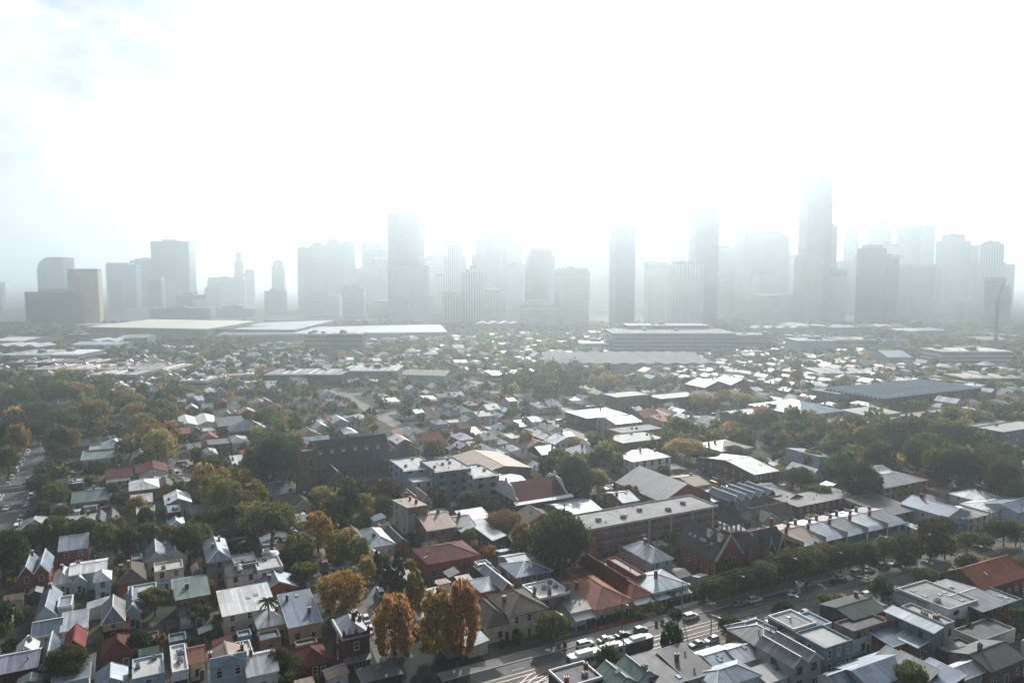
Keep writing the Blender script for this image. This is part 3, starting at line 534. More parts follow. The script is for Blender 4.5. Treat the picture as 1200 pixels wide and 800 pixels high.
H(724, 688, 738, 657, 5.0, 'gv', 2.6, 'r_maroon', 'w_red', 'long brick house with a dark maroon gable roof behind the terracotta roof', **BK)
H(746, 676, 757, 655, 5.6, 'flat', 0, 'r_flatw', 'w_red', 'long flat building with a bright white roof beside the maroon gable', vent=1, **BK)
H(740, 700, 762, 684, 4.0, 'hip', 1.8, 'r_tc', 'w_cream', 'small cottage with an orange hip roof and striped verandah', ver='trim', **CT)
H(765, 694, 806, 676, 4.2, 'hip', 1.8, 'r_pale', 'w_blue', 'pale blue cottage with a silvery hip roof and white-capped chimney', chim=[(.38, .4, 2.6)], ver='r_pale', cap='trim', **CT)
# the long three-storey block
def bands(t, W, D, h, rise):
    for z in (2.2, 5.3, 8.3):
        for side in (0, 1):
            q = MB(); Lh = W if side == 0 else D; x0 = -Lh/2 + (Lh * .1 if side == 0 else .8); x1 = Lh/2 - .4
            q.box(x0, x1, -.12, 0, z - 1.2, z - .35, 0, bottom=True); o = q.build('spandrel', 'w_teal', t, ((0, -D/2 - .01, 0) if side == 0 else (-W/2 - .01, 0, 0)), 0 if side == 0 else -R(90))
        n = int(W / 2.4)
        for i in range(1, n): link('window', window_mesh(1.9, 1.2, 'metal'), t, (-W/2 + W * (i + .5) / n, -D/2 - .006, z + .3))
    for i in range(6): q = MB(); x = -W/2 + W * (.1 + .17 * i); q.box(x - .35, x + .35, -D/2 - .3, -D/2 - .005, 0, h - .2, 0); q.build('pier', 'w_red' if i < 2 else 'w_conc', t)
    for i in range(5): link('plant_box', small_mesh('ac_unit'), t, (-W * .35 + W * .17 * i, random.uniform(-D * .2, D * .25), h - .1), 0, (1.4, 1.4, 1.2))
H(690, 621, 842, 606, 9.6, 'flat', 0, 'r_flat', 'w_red', 'long three-storey brick block with a pale flat roof and window bands', D=15, name='apartment_block', cat='apartment block', wins=False, extra=bands, vent=4, parapet='w_conc')
# brick school with slate roofs, stone-trimmed gables and a belfry
def gableface(t, W, D, h, rise):
    q = MB(); y = -D/2 - .25
    q.bar((-W/2 - .3, y, h - .2), (0, y, h + rise + .5), .5, .55); q.bar((0, y, h + rise + .5), (W/2 + .3, y, h - .2), .5, .55); q.bar((0, y, h + rise + .4), (0, y, h + rise + 2.0), .3, .3); q.bar((-.5, y, h + rise + 1.4), (.5, y, h + rise + 1.4), .25, .25)
    q.build('coping', 'w_conc', t)
    for x, hh in ((-1.5, 3.4), (0, 4.6), (1.5, 3.4)): link('window', window_mesh(.9, hh, 'w_conc', True), t, (x, -D/2 - .01, 4.6 + hh * .2))
    for i in range(7): link('window', window_mesh(.8, 2.2, 'w_conc'), t, (-W/2 - .01, -D/2 + D * (i + .5) / 7, 4.4), -R(90)); q = MB(); q.box(-W/2 - .5, -W/2, -D/2 + D * i / 7 - .3, -D/2 + D * i / 7 + .3, 0, h - .6); q.build('buttress', 'w_red', t)
    for f in (.25, .42, .5, .66, .78): ob = link('skylight', small_mesh('skylight'), t, (-W * .27, -D/2 + D * f, h + rise * .46 + .25)); ob.rotation_euler = (0, -math.atan2(rise, W/2), 0)
    for f in (.35, .6): q = MB(); q.box(-.6, .6, -.6, .6, 0, 1.7); q.slab([(-.8, -.8, 1.7), (.8, -.8, 1.7), (.8, .8, 2.3), (-.8, .8, 2.3)], .15, 1); q.build('dormer', ['trim', 'r_slate'], t, (-W * .15, -D/2 + D * f - 4, h + rise * .68))
H(839, 657, 871, 634, 7.2, 'gv', 6.6, 'r_slateb', 'w_red', 'slate-roofed brick school wing with a stone-edged street gable', name='school', cat='school', wins=False, extra=gableface, ridgecap=False)
def gablets(t, W, D, h, rise):
    for f in (.55, .8):
        x = -W/2 + W * f; q = MB(); q.box(x - 1.7, x + 1.7, -D/2 - .6, -D/2 - .01, 0, h + .6, 0); q.poly([(x - 1.7, -D/2 - .6, h + .6), (x + 1.7, -D/2 - .6, h + .6), (x, -D/2 - .6, h + 4.2)], 0); q.slab([(x - 2, -D/2 - .9, h + .2), (x, -D/2 - .9, h + 4.5), (x, -D * .1, h + 4.5), (x - 2, -D * .1, h + .2)], .2, 1); q.slab([(x, -D/2 - .9, h + 4.5), (x + 2, -D/2 - .9, h + .2), (x + 2, -D * .1, h + .2), (x, -D * .1, h + 4.5)], .2, 1)
        q.bar((x - 2, -D/2 - .95, h + .2), (x, -D/2 - .95, h + 4.6), .3, .4, 2); q.bar((x, -D/2 - .95, h + 4.6), (x + 2, -D/2 - .95, h + .2), .3, .4, 2); q.cyl((x, -D/2 - .8, h + 4.4), (x, -D/2 - .8, h + 6.4), .22, .04, 6, 2); g = q.build('gablet', ['w_red', 'r_slate', 'w_conc'], t); link('window', window_mesh(1.0, 3.4, 'w_conc', True), g, (x, -D/2 - .62, h - 1.4))
    for f in (.06, .42): q = MB(); x = -W/2 + W * f; q.cyl((x, -D/2 - .5, 0), (x, -D/2 - .5, h + 2.4), .8, .8, 8, 0, False); q.cyl((x, -D/2 - .5, h + 2.4), (x, -D/2 - .5, h + 6), 1.0, .04, 8, 1); q.build('turret', ['w_red', 'r_slate'], t)
H(872, 655, 924, 641, 6.6, 'gu', 5.4, 'r_slateb', 'w_red', 'slate-roofed brick school range running along the tram road', name='school', cat='school', extra=gablets, sky=2, winw=.9, winh=2.2, fm='w_conc', gap=2.8, chim=[(.9, .5, 3.5)])
def belfry(t, W, D, h, rise):
    q = MB()
    for z, r, m in ((h, 2.4, 0), (h + 1.6, 2.9, 0)): pass
    q.box(-2.2, 2.2, -2.2, 2.2, h - 1, h + .5, 0); q.box(-2.45, 2.45, -2.45, 2.45, h + 3.0, h + 3.3, 0, bottom=True)
    for x in (-2.0, 0, 2.0):
        for y in (-2.0, 0, 2.0):
            if x or y: q.box(x - .22, x + .22, y - .22, y + .22, h + .5, h + 3.0, 0)
    q.build('belfry', 'w_conc', t)
    q = MB(); P4 = [(-3.2, -3.2), (3.2, -3.2), (3.2, 3.2), (-3.2, 3.2)]; mid = [(x * .45, y * .45) for x, y in P4]
    for i in range(4):
        j = (i + 1) % 4; q.slab([(*P4[i], h + 3.3), (*P4[j], h + 3.3), (*mid[j], h + 6.2), (*mid[i], h + 6.2)], .15); q.slab([(*mid[i], h + 6.2), (*mid[j], h + 6.2), (0, 0, h + 10.2)], .15)
    q.cyl((0, 0, h + 10), (0, 0, h + 11.6), .12, .04, 6); q.build('spire_roof', 'r_slate', t)
u_, v_ = PUV(857, 622, 11); FOOT.append((u_ - 4, v_ - 4, u_ + 4, v_ + 4))
house(u_ - 2.3, v_ - 2.3, 4.6, 4.6, 11, 'flat', 0, 'r_flatd', 'w_red', 'brick tower with a slatted belfry and steep slate cap above the school', name='bell_tower', cat='tower', wins=False, extra=belfry)
# terrace row with tall white verandah posts
def balcony(t, W, D, h, rise):
    q = MB(); y = -D/2
    q.slab([(-W/2, y - 2.2, h - .5), (W/2, y - 2.2, h - .5), (W/2, y - .01, h + .2), (-W/2, y - .01, h + .2)], .1); q.box(-W/2, W/2, y - 2.2, y - .01, 3.3, 3.5, 0, bottom=True); q.build('balcony', 'r_pale', t)
    q = MB(); q.box(-W/2 + .1, W/2 - .1, y - 2.18, y - 2.12, 3.5, 4.4, 0, bottom=True); q.build('railing', 'w_bluegrey', t)
    for x in (-W/2 + .12, W/2 - .12): q = MB(); q.box(x - .12, x + .12, y - 2.2, y - 1.96, 0, h - .5); q.build('post', 'trim', t)
    q = MB(); q.box(-W/2 - .14, -W/2 + .14, y - 2.3, D/2, h - .3, h + 1.2, 0, bottom=True); q.build('party_wall', 'w_conc', t)
ua, va, Wt, Dt = rect(935, 636, 1056, 611, 7.4); Dt = 15; FOOT.append((ua - 1, va - 4, ua + Wt + 1, va + Dt + 1))
for i in range(5):
    rm = ['r_rust', 'r_pale', 'r_grey', 'r_zinc', 'r_grey'][i]
    house(ua + Wt * i / 5 + .05, va, Wt / 5 - .1, Dt, 7.4, 'gu', 1.5, rm, 'w_stone' if i < 1 else 'w_bluegrey', ['brown-roofed end terrace beside the school with a white arched verandah', 'second terrace from the school with a pale roof and white posts', 'middle house of the white-posted terrace row', 'fourth terrace from the school with a bright zinc roof', 'far end terrace with a grey roof and tall white posts'][i],
          name='terrace_house', group='terrace row beside the school', extra=balcony, chim=[(.05, .35, 2.4), (.05, .7, 2.4), (.55, .6)], sky=i % 2, winw=1.1, winh=2.0)
H(935, 595, 1010, 583, 5.6, 'flat', 0, 'r_flat', 'w_dred', 'low brick hall with a broad pale flat roof behind the terrace row', name='hall', cat='hall', vent=3)
H(1036, 572, 1087, 559, 8.4, 'hip', 1.8, 'r_grey', 'w_brown', 'three-storey brown brick flats with a grey hip roof', name='apartment_block', cat='apartment block', winw=1.6, winh=1.3, gap=3.4, cap='r_grey')
H(1030, 556, 1047, 549, 8.4, 'gu', 1.6, 'r_pale', 'w_buff', 'buff flats with a pale gable behind the brown brick flats', name='apartment_block', cat='apartment block')
H(1042, 604, 1076, 588, 5.6, 'skf', 1.0, 'r_dark', 'w_stone', 'dark-walled shop with a white roof edge below the brown flats', name='shop', cat='shop', cap='trim')
H(1110, 606, 1137, 590, 6.6, 'gv', 2.2, 'r_blue', 'w_blue', 'tall pale blue terrace with a blue-grey gable and front balcony', name='terrace_house', cat='terrace house', ver='r_pale', chim=[(.5, .8)])
H(1134, 608, 1158, 598, 5.2, 'hip', 1.6, 'r_white', 'w_cream', 'small cream house with a bright white roof beside the blue terrace', chim=[(.1, .5)], **CT)
H(1158, 590, 1180, 578, 5.0, 'hip', 2.4, 'r_zinc', 'w_blue', 'pale blue house with a steep hip roof and a big chimney', chim=[(.5, .5, 2.6)], **WHs)
H(1162, 600, 1196, 590, 4.6, 'hip', 1.4, 'r_white', 'w_beige', 'beige house with a wide white hip roof beside the steep blue one', **WHs)
H(1192, 600, 1220, 590, 6.0, 'gu', 1.6, 'r_blue', 'w_blue', 'pale blue house at the edge of the row beside the white hip roof', **WHs)
H(1098, 590, 1112, 582, 3.6, 'hip', 1.6, 'r_dark', 'w_brown', 'dark-roofed cottage beside the steep blue hip roof', **CT)
# --- below the tram road
H(1150, 690, 1205, 672, 4.6, 'gu', 3.6, 'r_tc', 'w_dred', 'dark brick house with a steep orange-red tiled roof', name='tiled_house', sky=2, cap='r_tc')
H(1112, 715, 1146, 690, 5.8, 'flat', 0, 'r_flat', 'w_white', 'modern white house with skylights on a grey roof beside the tram road', sky=4, ac=2, fm='trimd', winw=2.0, winh=.9, gap=5, **WHs)
H(1086, 716, 1108, 694, 3.2, 'skr', 2.0, 'r_dark', 'w_white', 'black sloping roof leaning against the modern white house', wins=False, name='lean_to', cat='shed')
H(1150, 716, 1180, 688, 5.0, 'gu', .7, 'r_grey', 'w_teal', 'long grey-roofed house with pale roof seams beside the modern white house', sky=1, dome=1, cap='trim', **WHs)
H(1182, 708, 1198, 692, 4.4, 'flat', 0, 'r_flat', 'w_teal', 'small flat roof edged in white beside the long grey roof', sky=2, **WHs)
H(1094, 741, 1103, 716, 7.0, 'skl', .6, 'r_pale', 'w_bluegrey', 'blue-grey half of the tall modern pair with a pale sloping roof', fm='trimd', name='modern_house', cap='trim')
H(1107, 733, 1119, 711, 7.6, 'flat', 0, 'r_flatw', 'w_grey', 'white-roofed half of the tall modern pair with dark chimneys', ac=2, chim=[(.4, .3, 1.4), (.6, .3, 1.4)], fm='trimd', name='modern_house')
H(999, 726, 1038, 708, 5.8, 'gu', 1.0, 'r_dgreen', 'w_black', 'black-walled house with a dark green roof beside the tram road', fm='trimd', chim=[(.9, .8)], name='dark_house')
H(1000, 741, 1040, 730, 5.6, 'flat', 0, 'r_flatd', 'w_stone', 'dark flat-roofed rear block of the black-walled house', name='dark_house')
H(1041, 732, 1051, 714, 4.4, 'skr', 1.2, 'r_tc', 'w_red', 'narrow orange-red wall between the black house and modern pair', wins=False, name='lean_to', cat='shed')
H(960, 735, 975, 721, 6.0, 'flat', 0, 'r_flat', 'w_blue', 'pale blue block with a gravelled flat roof beside the tram road', **WHs)
H(930, 738, 957, 722, 6.4, 'flat', 0, 'r_flat', 'w_teal', 'blue-grey block with a bright strip along its flat roof edge', sky=1, vent=1, parapet='trim', **WHs)
H(967, 761, 999, 742, 6.4, 'flat', 0, 'r_flatw', 'w_teal', 'teal shop with tall white-framed windows and a white flat roof', name='shop', cat='shop', winw=1.0, winh=2.0, gap=2.4)
H(1001, 752, 1022, 740, 3.6, 'flat', 0, 'r_green', 'w_blue', 'low pale block with a green roof beside the teal shop', **WHs)
H(940, 757, 962, 741, 5.0, 'flat', 0, 'r_tan', 'w_stone', 'tan gravel roof tucked behind the teal shop', name='shop', cat='shop')
H(895, 761, 928, 737, 5.6, 'hip', 2.0, 'r_grey', 'w_brown', 'brown brick house with a grey hip roof and white ridges', vent=3, cap='trim', **BK)
H(873, 746, 908, 733, 5.2, 'hip', 1.6, 'r_blue', 'w_brown', 'smaller blue-grey hip roof beside the brown brick house', vent=2, **BK)
H(929, 781, 962, 756, 6.2, 'twin', 1.7, 'r_grey', 'w_grey', 'two-storey grey house with a double grey roof and white gutters', fm='trimd', winw=1.5, **WHs)
H(866, 776, 894, 759, 3.8, 'gu', 1.2, 'r_zinc', 'w_grey', 'silvery sheet roof below the brown brick house', sky=1, **CT)
H(838, 782, 868, 765, 3.8, 'gu', 1.0, 'r_pale', 'w_grey', 'pale ribbed roof with a bright glare below the smaller hip roof', sky=2, **CT)
H(900, 800, 930, 787, 3.4, 'skf', .6, 'r_flatw', 'w_white', 'white roof terrace with potted plants below the grey house', ac=1, **CT)
H(1075, 758, 1087, 746, 3.8, 'skl', .6, 'r_pale', 'w_stone', 'grey lean-to roof with a parapet below the modern pair', cap='trim', name='lean_to', cat='shed')
H(1046, 757, 1074, 743, 3.6, 'skf', .8, 'r_blue', 'w_dred', 'blue sheet roof over a brick outbuilding below the black house', name='outbuilding', cat='shed')
H(1060, 786, 1072, 769, 4.2, 'skl', 1.4, 'r_grey', 'w_black', 'first of three black sheds with tilted white-edged roofs', name='shed', cat='shed', group='three tilted-roof sheds', cap='trim', wins=False)
H(1087, 797, 1099, 775, 4.6, 'skl', 1.4, 'r_grey', 'w_black', 'middle of three black sheds with tilted white-edged roofs', name='shed', cat='shed', group='three tilted-roof sheds', cap='trim', wins=False)
H(1108, 806, 1130, 786, 4.4, 'skl', 1.2, 'r_blue', 'w_black', 'largest of three black sheds, its tilted roof bluish', name='shed', cat='shed', group='three tilted-roof sheds', cap='trim', wins=False)
H(1128, 774, 1157, 758, 2.8, 'flat', 0, 'r_flat', 'w_black', 'single garage with a grey slab roof in a weedy yard', name='garage', cat='garage', wins=False)
H(1126, 796, 1152, 784, 4.0, 'gu', 1.2, 'r_zinc', 'w_grey', 'pale roof beside the largest of the tilted sheds', **CT)
H(1020, 806, 1078, 782, 3.8, 'gu', 1.6, 'r_blue', 'w_grey', 'broad dark blue sheet roof beside the tilted sheds', ridgecap=False, **CT)
H(982, 806, 1016, 792, 3.4, 'gu', 1.4, 'r_blue', 'w_white', 'cottage with a streaked blue roof below the dark courtyard', **CT)
H(1160, 786, 1200, 764, 4.4, 'gu', 1.6, 'r_dark', 'w_stone', 'dark-roofed brick house in the shaded yards near the picture corner', chim=[(.3, .5)], **BK)
H(1150, 752, 1190, 738, 3.2, 'flat', 0, 'r_flatd', 'w_grey', 'low dark carport roof behind the garage', name='garage', cat='garage', wins=False)
H(664, 806, 706, 786, 4.6, 'flat', 0, 'r_flatd', 'w_black', 'black flat roof with a white parapet and chimneys facing the tram', parapet='trim', chim=[(.1, .2), (.85, .6)], ac=1, name='shop', cat='shop')
H(722, 806, 770, 786, 4.8, 'twin', 1.6, 'r_green', 'w_white', 'white-edged building with green-grey twin roofs facing the tram', sky=2, ac=1, name='shop', cat='shop')
H(775, 806, 806, 776, 4.4, 'skf', 1.0, 'r_dark', 'w_black', 'black sheet roof with a white skylight facing the tram road', sky=1, name='shop', cat='shop')
H(806, 796, 836, 770, 4.4, 'skf', 1.4, 'r_dark', 'w_grey', 'dark slate roof with white party-wall edges facing the tram road', chim=[(.3, .6)], vent=2, cap='trim', name='shop', cat='shop')
H(840, 806, 890, 788, 4.0, 'hip', 1.4, 'r_pale', 'w_white', 'white-trimmed hip roof in glare below the pale ribbed roof', **CT)
# --- the dark stone church
def nave(t, W, D, h, rise):
    for i in range(9): q = MB(); x = -W/2 + W * (i + .5) / 9; q.box(x - .35, x + .35, -D/2 - 1.0, -D/2, 0, h - 1.5); q.build('buttress', 'w_stone', t)
    for i in range(8): link('window', window_mesh(1.3, 3.2, 'w_conc', True), t, (-W/2 + W * (i + 1) / 9, -D/2 - .01, h * .5))
    for i in range(6): q = MB(); q.box(-.6, .6, -1.2, .8, 0, 1.1); q.slab([(-.8, -1.4, 1.1), (.8, -1.4, 1.1), (.8, .8, 1.6), (-.8, .8, 1.6)], .12, 1); q.build('dormer', ['trim', 'r_slate'], t, (-W * .4 + W * .15 * i, -D * .24, h + rise * .52))
    q = MB(); q.slab([(-W/2 + 4, -D/2 - 6, 4.8), (W/2 - 1, -D/2 - 6, 4.8), (W/2 - 1, -D/2 - .02, 7.2), (-W/2 + 4, -D/2 - .02, 7.2)], .2, 0); q.box(-W/2 + 4.2, W/2 - 1.2, -D/2 - 5.7, -D/2 - .03, 0, 4.9, 1); q.build('aisle', ['r_slate', 'w_stone'], t)
H(369, 550, 459, 533, 11.0, 'gu', 10.0, 'r_slate', 'w_stone', 'dark stone church nave with a huge steep slate roof', name='church', cat='church', D=18, wins=False, extra=nave, ridgecap=False)
H(461, 546, 496, 528, 9.0, 'hip', 8.0, 'r_slate', 'w_stone', 'steep-roofed chancel at the far end of the dark church', name='church', cat='church', D=16, winw=1.1, winh=3, ridgecap=False)
def ctower(t, W, D, h, rise):
    q = MB()
    for x in (-W/2, W/2):
        for y in (-D/2, D/2): q.box(x - .6, x + .6, y - .6, y + .6, 0, h + 1.4, 0); q.cyl((x, y, h + 1.4), (x, y, h + 3.0), .6, .05, 6)
    q.build('pinnacle', 'w_stone', t)
    for z in (h - 4.5,):
        for x in (-1.3, 1.3): link('window', window_mesh(.9, 3.0, 'w_conc', True), t, (x, -D/2 - .01, z))
H(351, 530, 369, 522, 20.0, 'flat', 0, 'r_flatd', 'w_stone', 'square battlemented stone tower at the end of the dark church', name='church_tower', cat='tower', D=6, wins=False, extra=ctower)
H(384, 567, 408, 550, 7.6, 'gv', 4.6, 'r_slate', 'w_brown', 'banded brick church hall with pale gable edges below the nave', name='church_hall', cat='hall', D=15, winw=1.0, winh=2.2, fm='w_conc', cap='w_conc')
H(360, 563, 383, 553, 7.0, 'gu', 4.0, 'r_green', 'w_stone', 'greenish-roofed wing joining the church tower to the brick hall', name='church_hall', cat='hall', winw=.9, winh=2.4, fm='w_conc', cap='w_conc')
H(411, 571, 431, 564, 4.0, 'flat', 0, 'r_flatw', 'w_brown', 'small porch with a white flat roof below the church nave', name='porch', cat='porch')
H(450, 568, 466, 561, 5.6, 'flat', 0, 'r_flatw', 'w_brown', 'brick stair block with a white flat roof beside the stepped flats', name='porch', cat='porch')
# --- stepped modern flats
def flats(t, W, D, h, rise):
    n = max(2, int(W / 4.2))
    for s in range(4):
        for i in range(n): link('window', window_mesh(1.9, 1.5, 'trimd'), t, (-W/2 + W * (i + .5) / n, -D/2 - .006, 1.9 + s * 3.1))
        m = max(1, int(D / 6))
        for i in range(m): link('window', window_mesh(1.5, 1.5, 'trimd'), t, (-W/2 - .006, -D/2 + D * (i + .5) / m, 1.9 + s * 3.1), -R(90))
    for s in (1, 2, 3):
        for i in range(0, n, 2): q = MB(); x = -W/2 + W * (i + .5) / n; q.box(x - 1.4, x + 1.4, -D/2 - 1.4, -D/2 - .01, s * 3.1 + .3, s * 3.1 + .5, 0, bottom=True); q.box(x - 1.4, x + 1.4, -D/2 - 1.4, -D/2 - 1.34, s * 3.1 + .5, s * 3.1 + 1.4, 1); q.build('balcony', ['w_conc', 'sky_glass'], t)
    q = MB(); q.box(-W/2 - .7, W/2 + .7, -D/2 - .9, -D/2 + .5, h - .05, h + .25, 0, bottom=True); q.build('eave', 'trim', t)
FL = dict(name='apartment_block', cat='apartment block', group='stepped modern flats beside the church', wins=False, extra=flats)
H(474, 552, 512, 539, 11.6, 'flat', 0, 'r_flatw', 'w_blue', 'pale end block of the stepped modern flats nearest the church', ac=2, **FL)
H(511, 553, 552, 537, 13.2, 'flat', 0, 'r_flatw', 'w_bluegrey', 'tallest middle block of the stepped modern flats', ac=4, vent=4, **FL)
H(556, 560, 585, 546, 11.6, 'flat', 0, 'r_flatw', 'w_grey', 'far block of the stepped modern flats with wide eaves', ac=2, **FL)
H(484, 566, 508, 560, 9.0, 'flat', 0, 'r_flatw', 'w_blue', 'low front wing of the stepped flats with two dark eaves', name='apartment_block', cat='apartment block', group='stepped modern flats beside the church', fm='trimd')
# --- hotel with stepped gables
def dutch(t, W, D, h, rise):
    for x in (-W/2 - .35, W/2 - .05):
        q = MB(); prof = [(-D/2 - .3, h - .5), (D/2 + .3, h - .5), (D/2 + .3, h + .6), (D/2 - 1.6, h + 1.2), (D/2 - 3.2, h + rise * .75), (D/2 - 5, h + rise + .2), (1.2, h + rise + .6), (.6, h + rise + 2.0), (-.6, h + rise + 2.0), (-1.2, h + rise + .6), (-D/2 + 5, h + rise + .2), (-D/2 + 3.2, h + rise * .75), (-D/2 + 1.6, h + 1.2), (-D/2 - .3, h + .6)]
        k = len(q.v); n = len(prof); q.v += [(x, y, z) for y, z in prof] + [(x + .4, y, z) for y, z in prof]
        q.f.append(tuple(k + i for i in reversed(range(n)))); q.f.append(tuple(k + n + i for i in range(n))); q.m += [0, 0]
        for i in range(n): j = (i + 1) % n; q.f.append((k + i, k + j, k + n + j, k + n + i)); q.m.append(0)
        q.build('dutch_gable', 'trim', t)
    q = MB(); q.slab([(-W/2 - 2, -D/2 - 2.5, h - .7), (W/2 + 2, -D/2 - 2.5, h - .7), (W/2 + 2, -D/2 - .02, h - .1), (-W/2 - 2, -D/2 - .02, h - .1)], .15); q.build('awning', 'trim', t)
    n = 5
    for i in range(n):
        q = MB(); xs = [-W/2 + W * (i + .08) / n, -W/2 + W * (i + .92) / n]; c = (xs[0] + xs[1]) / 2; rr = (xs[1] - xs[0]) / 2
        for j in range(8): a0, a1 = math.pi * j / 8, math.pi * (j + 1) / 8; q.bar((c + rr * math.cos(a0), -D/2 - .15, 1.6 + 1.6 * math.sin(a0)), (c + rr * math.cos(a1), -D/2 - .15, 1.6 + 1.6 * math.sin(a1)), .3, .3)
        q.build('arch', 'w_conc', t)
H(607, 587, 664, 566, 7.2, 'gu', 4.6, 'r_maroon', 'w_dred', 'hotel with a maroon roof between two curved white gables', name='hotel', cat='hotel', extra=dutch, gap=2.5, winw=1.4, winh=1.6, ridgecap=False, vent=4)
H(596, 572, 622, 555, 6.0, 'gu', 1.6, 'r_pale', 'w_bluegrey', 'pale blue-roofed building behind the hotel with white gables', name='shop', cat='shop')
H(560, 556, 622, 536, 6.4, 'gv', 2.2, 'r_rust', 'w_stone', 'long rusty roof behind the hotel and stepped flats', name='warehouse', cat='warehouse', wins=False)
H(664, 605, 706, 590, 4.4, 'gu', 1.6, 'r_pale', 'w_brown', 'pale blue shed roof beside the hotel with white gables', name='shed', cat='shed')
# --- the big grey-roofed hall and its neighbours
H(776, 588, 833, 571, 6.4, 'gv', 5.4, 'r_grey', 'w_red', 'big brick hall with a wide grey ribbed roof and red gable', name='hall', cat='hall', ridgecap=False, winw=1.4, winh=2, ac=0, D=30)
H(755, 584, 774, 556, 5.0, 'gv', 2.6, 'r_slate', 'w_stone', 'dark-gabled side range of the big grey-roofed hall', name='hall', cat='hall', wins=False)
H(742, 541, 786, 531, 7.2, 'hip', 1.8, 'r_white', 'w_white', 'white two-storey villa with arched windows and a white roof', name='villa', cat='villa', winw=1.1, winh=1.9, gap=3.6, arched=True, chim=[(.5, .5), (.9, .5)])
H(812, 570, 832, 559, 6.0, 'gu', 1.6, 'r_tan', 'w_cream', 'cream house with a tan roof behind the big grey hall', ac=1, **WHs)
H(884, 556, 912, 533, 7.0, 'gu', 2.4, 'r_white', 'w_dred', 'brick warehouse flats with a bright white roof and ribbon windows', name='warehouse', cat='warehouse', cap='trim', sky=2, gap=2.6, D=34)
H(846, 529, 882, 517, 7.2, 'hip', 2.0, 'r_grey', 'w_cream', 'old two-storey post office block with a grey hip roof', winw=1.2, winh=2, name='civic_building', cat='building', chim=[(.1, .6), (.3, .6)])
H(960, 539, 981, 527, 7.6, 'skr', 1.6, 'r_grey', 'w_blue', 'blue-walled hall with an upturned wedge roof and brick end', name='hall', cat='hall', cap='trim', wins=False)
ua, va = PUV(858, 588, 5.2)
for i in range(6):
    house(ua + i * 4.6, va + i * .1, 4.4, 13, 5.2, 'gv' if i < 5 else 'gu', 1.9, 'r_blue', 'w_bluegrey', ['nearest blue gable of the sawtooth cottage row below the warehouse flats', 'second blue gable of the sawtooth cottage row', 'third blue gable of the sawtooth cottage row', 'fourth blue gable of the sawtooth cottage row, with roof domes', 'fifth blue gable of the sawtooth cottage row', 'end roof of the sawtooth cottage row, its ridge turned sideways'][i], name='cottage', cat='cottage', group='sawtooth row of blue-roofed cottages', sky=1 if i in (1, 3) else 0)
FOOT.append((ua - 1, va - 3, ua + 29, va + 15))
H(836, 588, 858, 577, 3.8, 'skf', .8, 'r_lav', 'w_red', 'low lavender sheet roof on brick beside the sawtooth row', name='shed', cat='shed', wins=False)
H(920, 588, 945, 574, 4.6, 'gv', 2.2, 'r_dark', 'w_red', 'dark double-gabled brick house with white verges below the wedge hall', **BK)
# --- left, between the tree-lined street and the left road
H(57 + 22, 568, 97, 555, 6.2, 'flat', 0, 'r_flatw', 'w_black', 'dark tall-fronted block with white rooftop blocks beside the rail bridge', ac=2, **WHs)
H(84, 590, 126, 574, 3.6, 'gu', 2.0, 'r_green', 'w_bluegrey', 'long dull green roof below the dark tall-fronted block', vent=1, **CT)
H(104, 583, 130, 570, 4.0, 'gu', 1.6, 'r_white', 'w_cream', 'cluster of bright white roofs behind the long dull green roof', chim=[(.2, .5)], **CT)
H(124, 560, 155, 546, 4.0, 'gu', 2.0, 'r_maroon', 'w_white', 'white-fronted villa with a maroon roof between hedges', chim=[(.5, .6)], ver='trim', **WHs)
H(163, 556, 196, 543, 4.4, 'gv', 2.2, 'r_maroon', 'w_white', 'white-columned villa with a maroon gable beside the gravel square', ver='trim', **WHs)
H(152, 575, 186, 562, 4.4, 'hip', 1.8, 'r_white', 'w_brown', 'house with a large blank white hip roof below the maroon-roofed villas', **WHs)
H(186, 573, 204, 562, 3.8, 'gv', 1.8, 'r_brown', 'w_brown', 'brown gabled cottage with a white verge beside the gravel square', **CT)
H(194, 592, 224, 576, 4.8, 'gv', 2.0, 'r_white', 'w_palegreen', 'pale green house with a wide white gable beside the gold trees', ac=1, **WHs)
H(154, 590, 178, 580, 4.0, 'gu', 1.4, 'r_white', 'w_blue', 'pale blue house with a white ribbed roof beside the pale green one', **WHs)
H(160, 606, 182, 594, 5.0, 'flat', 0, 'r_flatw', 'w_palegreen', 'pale boxy house with a white cornice below the white ribbed roof', **WHs)
H(196, 602, 212, 590, 6.0, 'flat', 0, 'r_pale', 'w_black', 'dark modern box with a slatted pale roof below the wide white gable', ac=2, **WHs)
H(198, 618, 216, 608, 3.6, 'hip', 1.4, 'r_pale', 'w_dred', 'small pale hip roof in front of the dark modern box', **CT)
H(226, 603, 250, 590, 3.8, 'gu', 1.4, 'r_dark', 'w_white', 'black roof with a bright white lean-to beside the gold trees', **CT)
H(165, 628, 184, 618, 3.8, 'hip', 1.6, 'r_blue', 'w_blue', 'blue roof with a bright slope among dark trees', **CT)
H(22, 622, 56, 604, 3.8, 'hip', 2.2, 'r_grey', 'w_grey', 'broad grey hip roof beside the left road', **CT)
H(20, 640, 50, 626, 3.8, 'gu', 1.8, 'r_white', 'w_white', 'white-roofed cottage with a curved porch in front of the dark trees', **CT)
H(62, 626, 94, 608, 3.8, 'hip', 2.0, 'r_rust', 'w_grey', 'rusty brown hip roof beside the broad grey one', chim=[(.5, .5)], **CT)
H(72, 620, 110, 606, 3.8, 'gu', 1.8, 'r_white', 'w_cream', 'cream cottage with ragged white roofs behind the dark trees', chim=[(.8, .5)], **CT)
H(110, 616, 138, 602, 4.4, 'twin', 2.0, 'r_slate', 'w_stone', 'twin dark roofs with white edges beside the ragged white roofs', **CT)
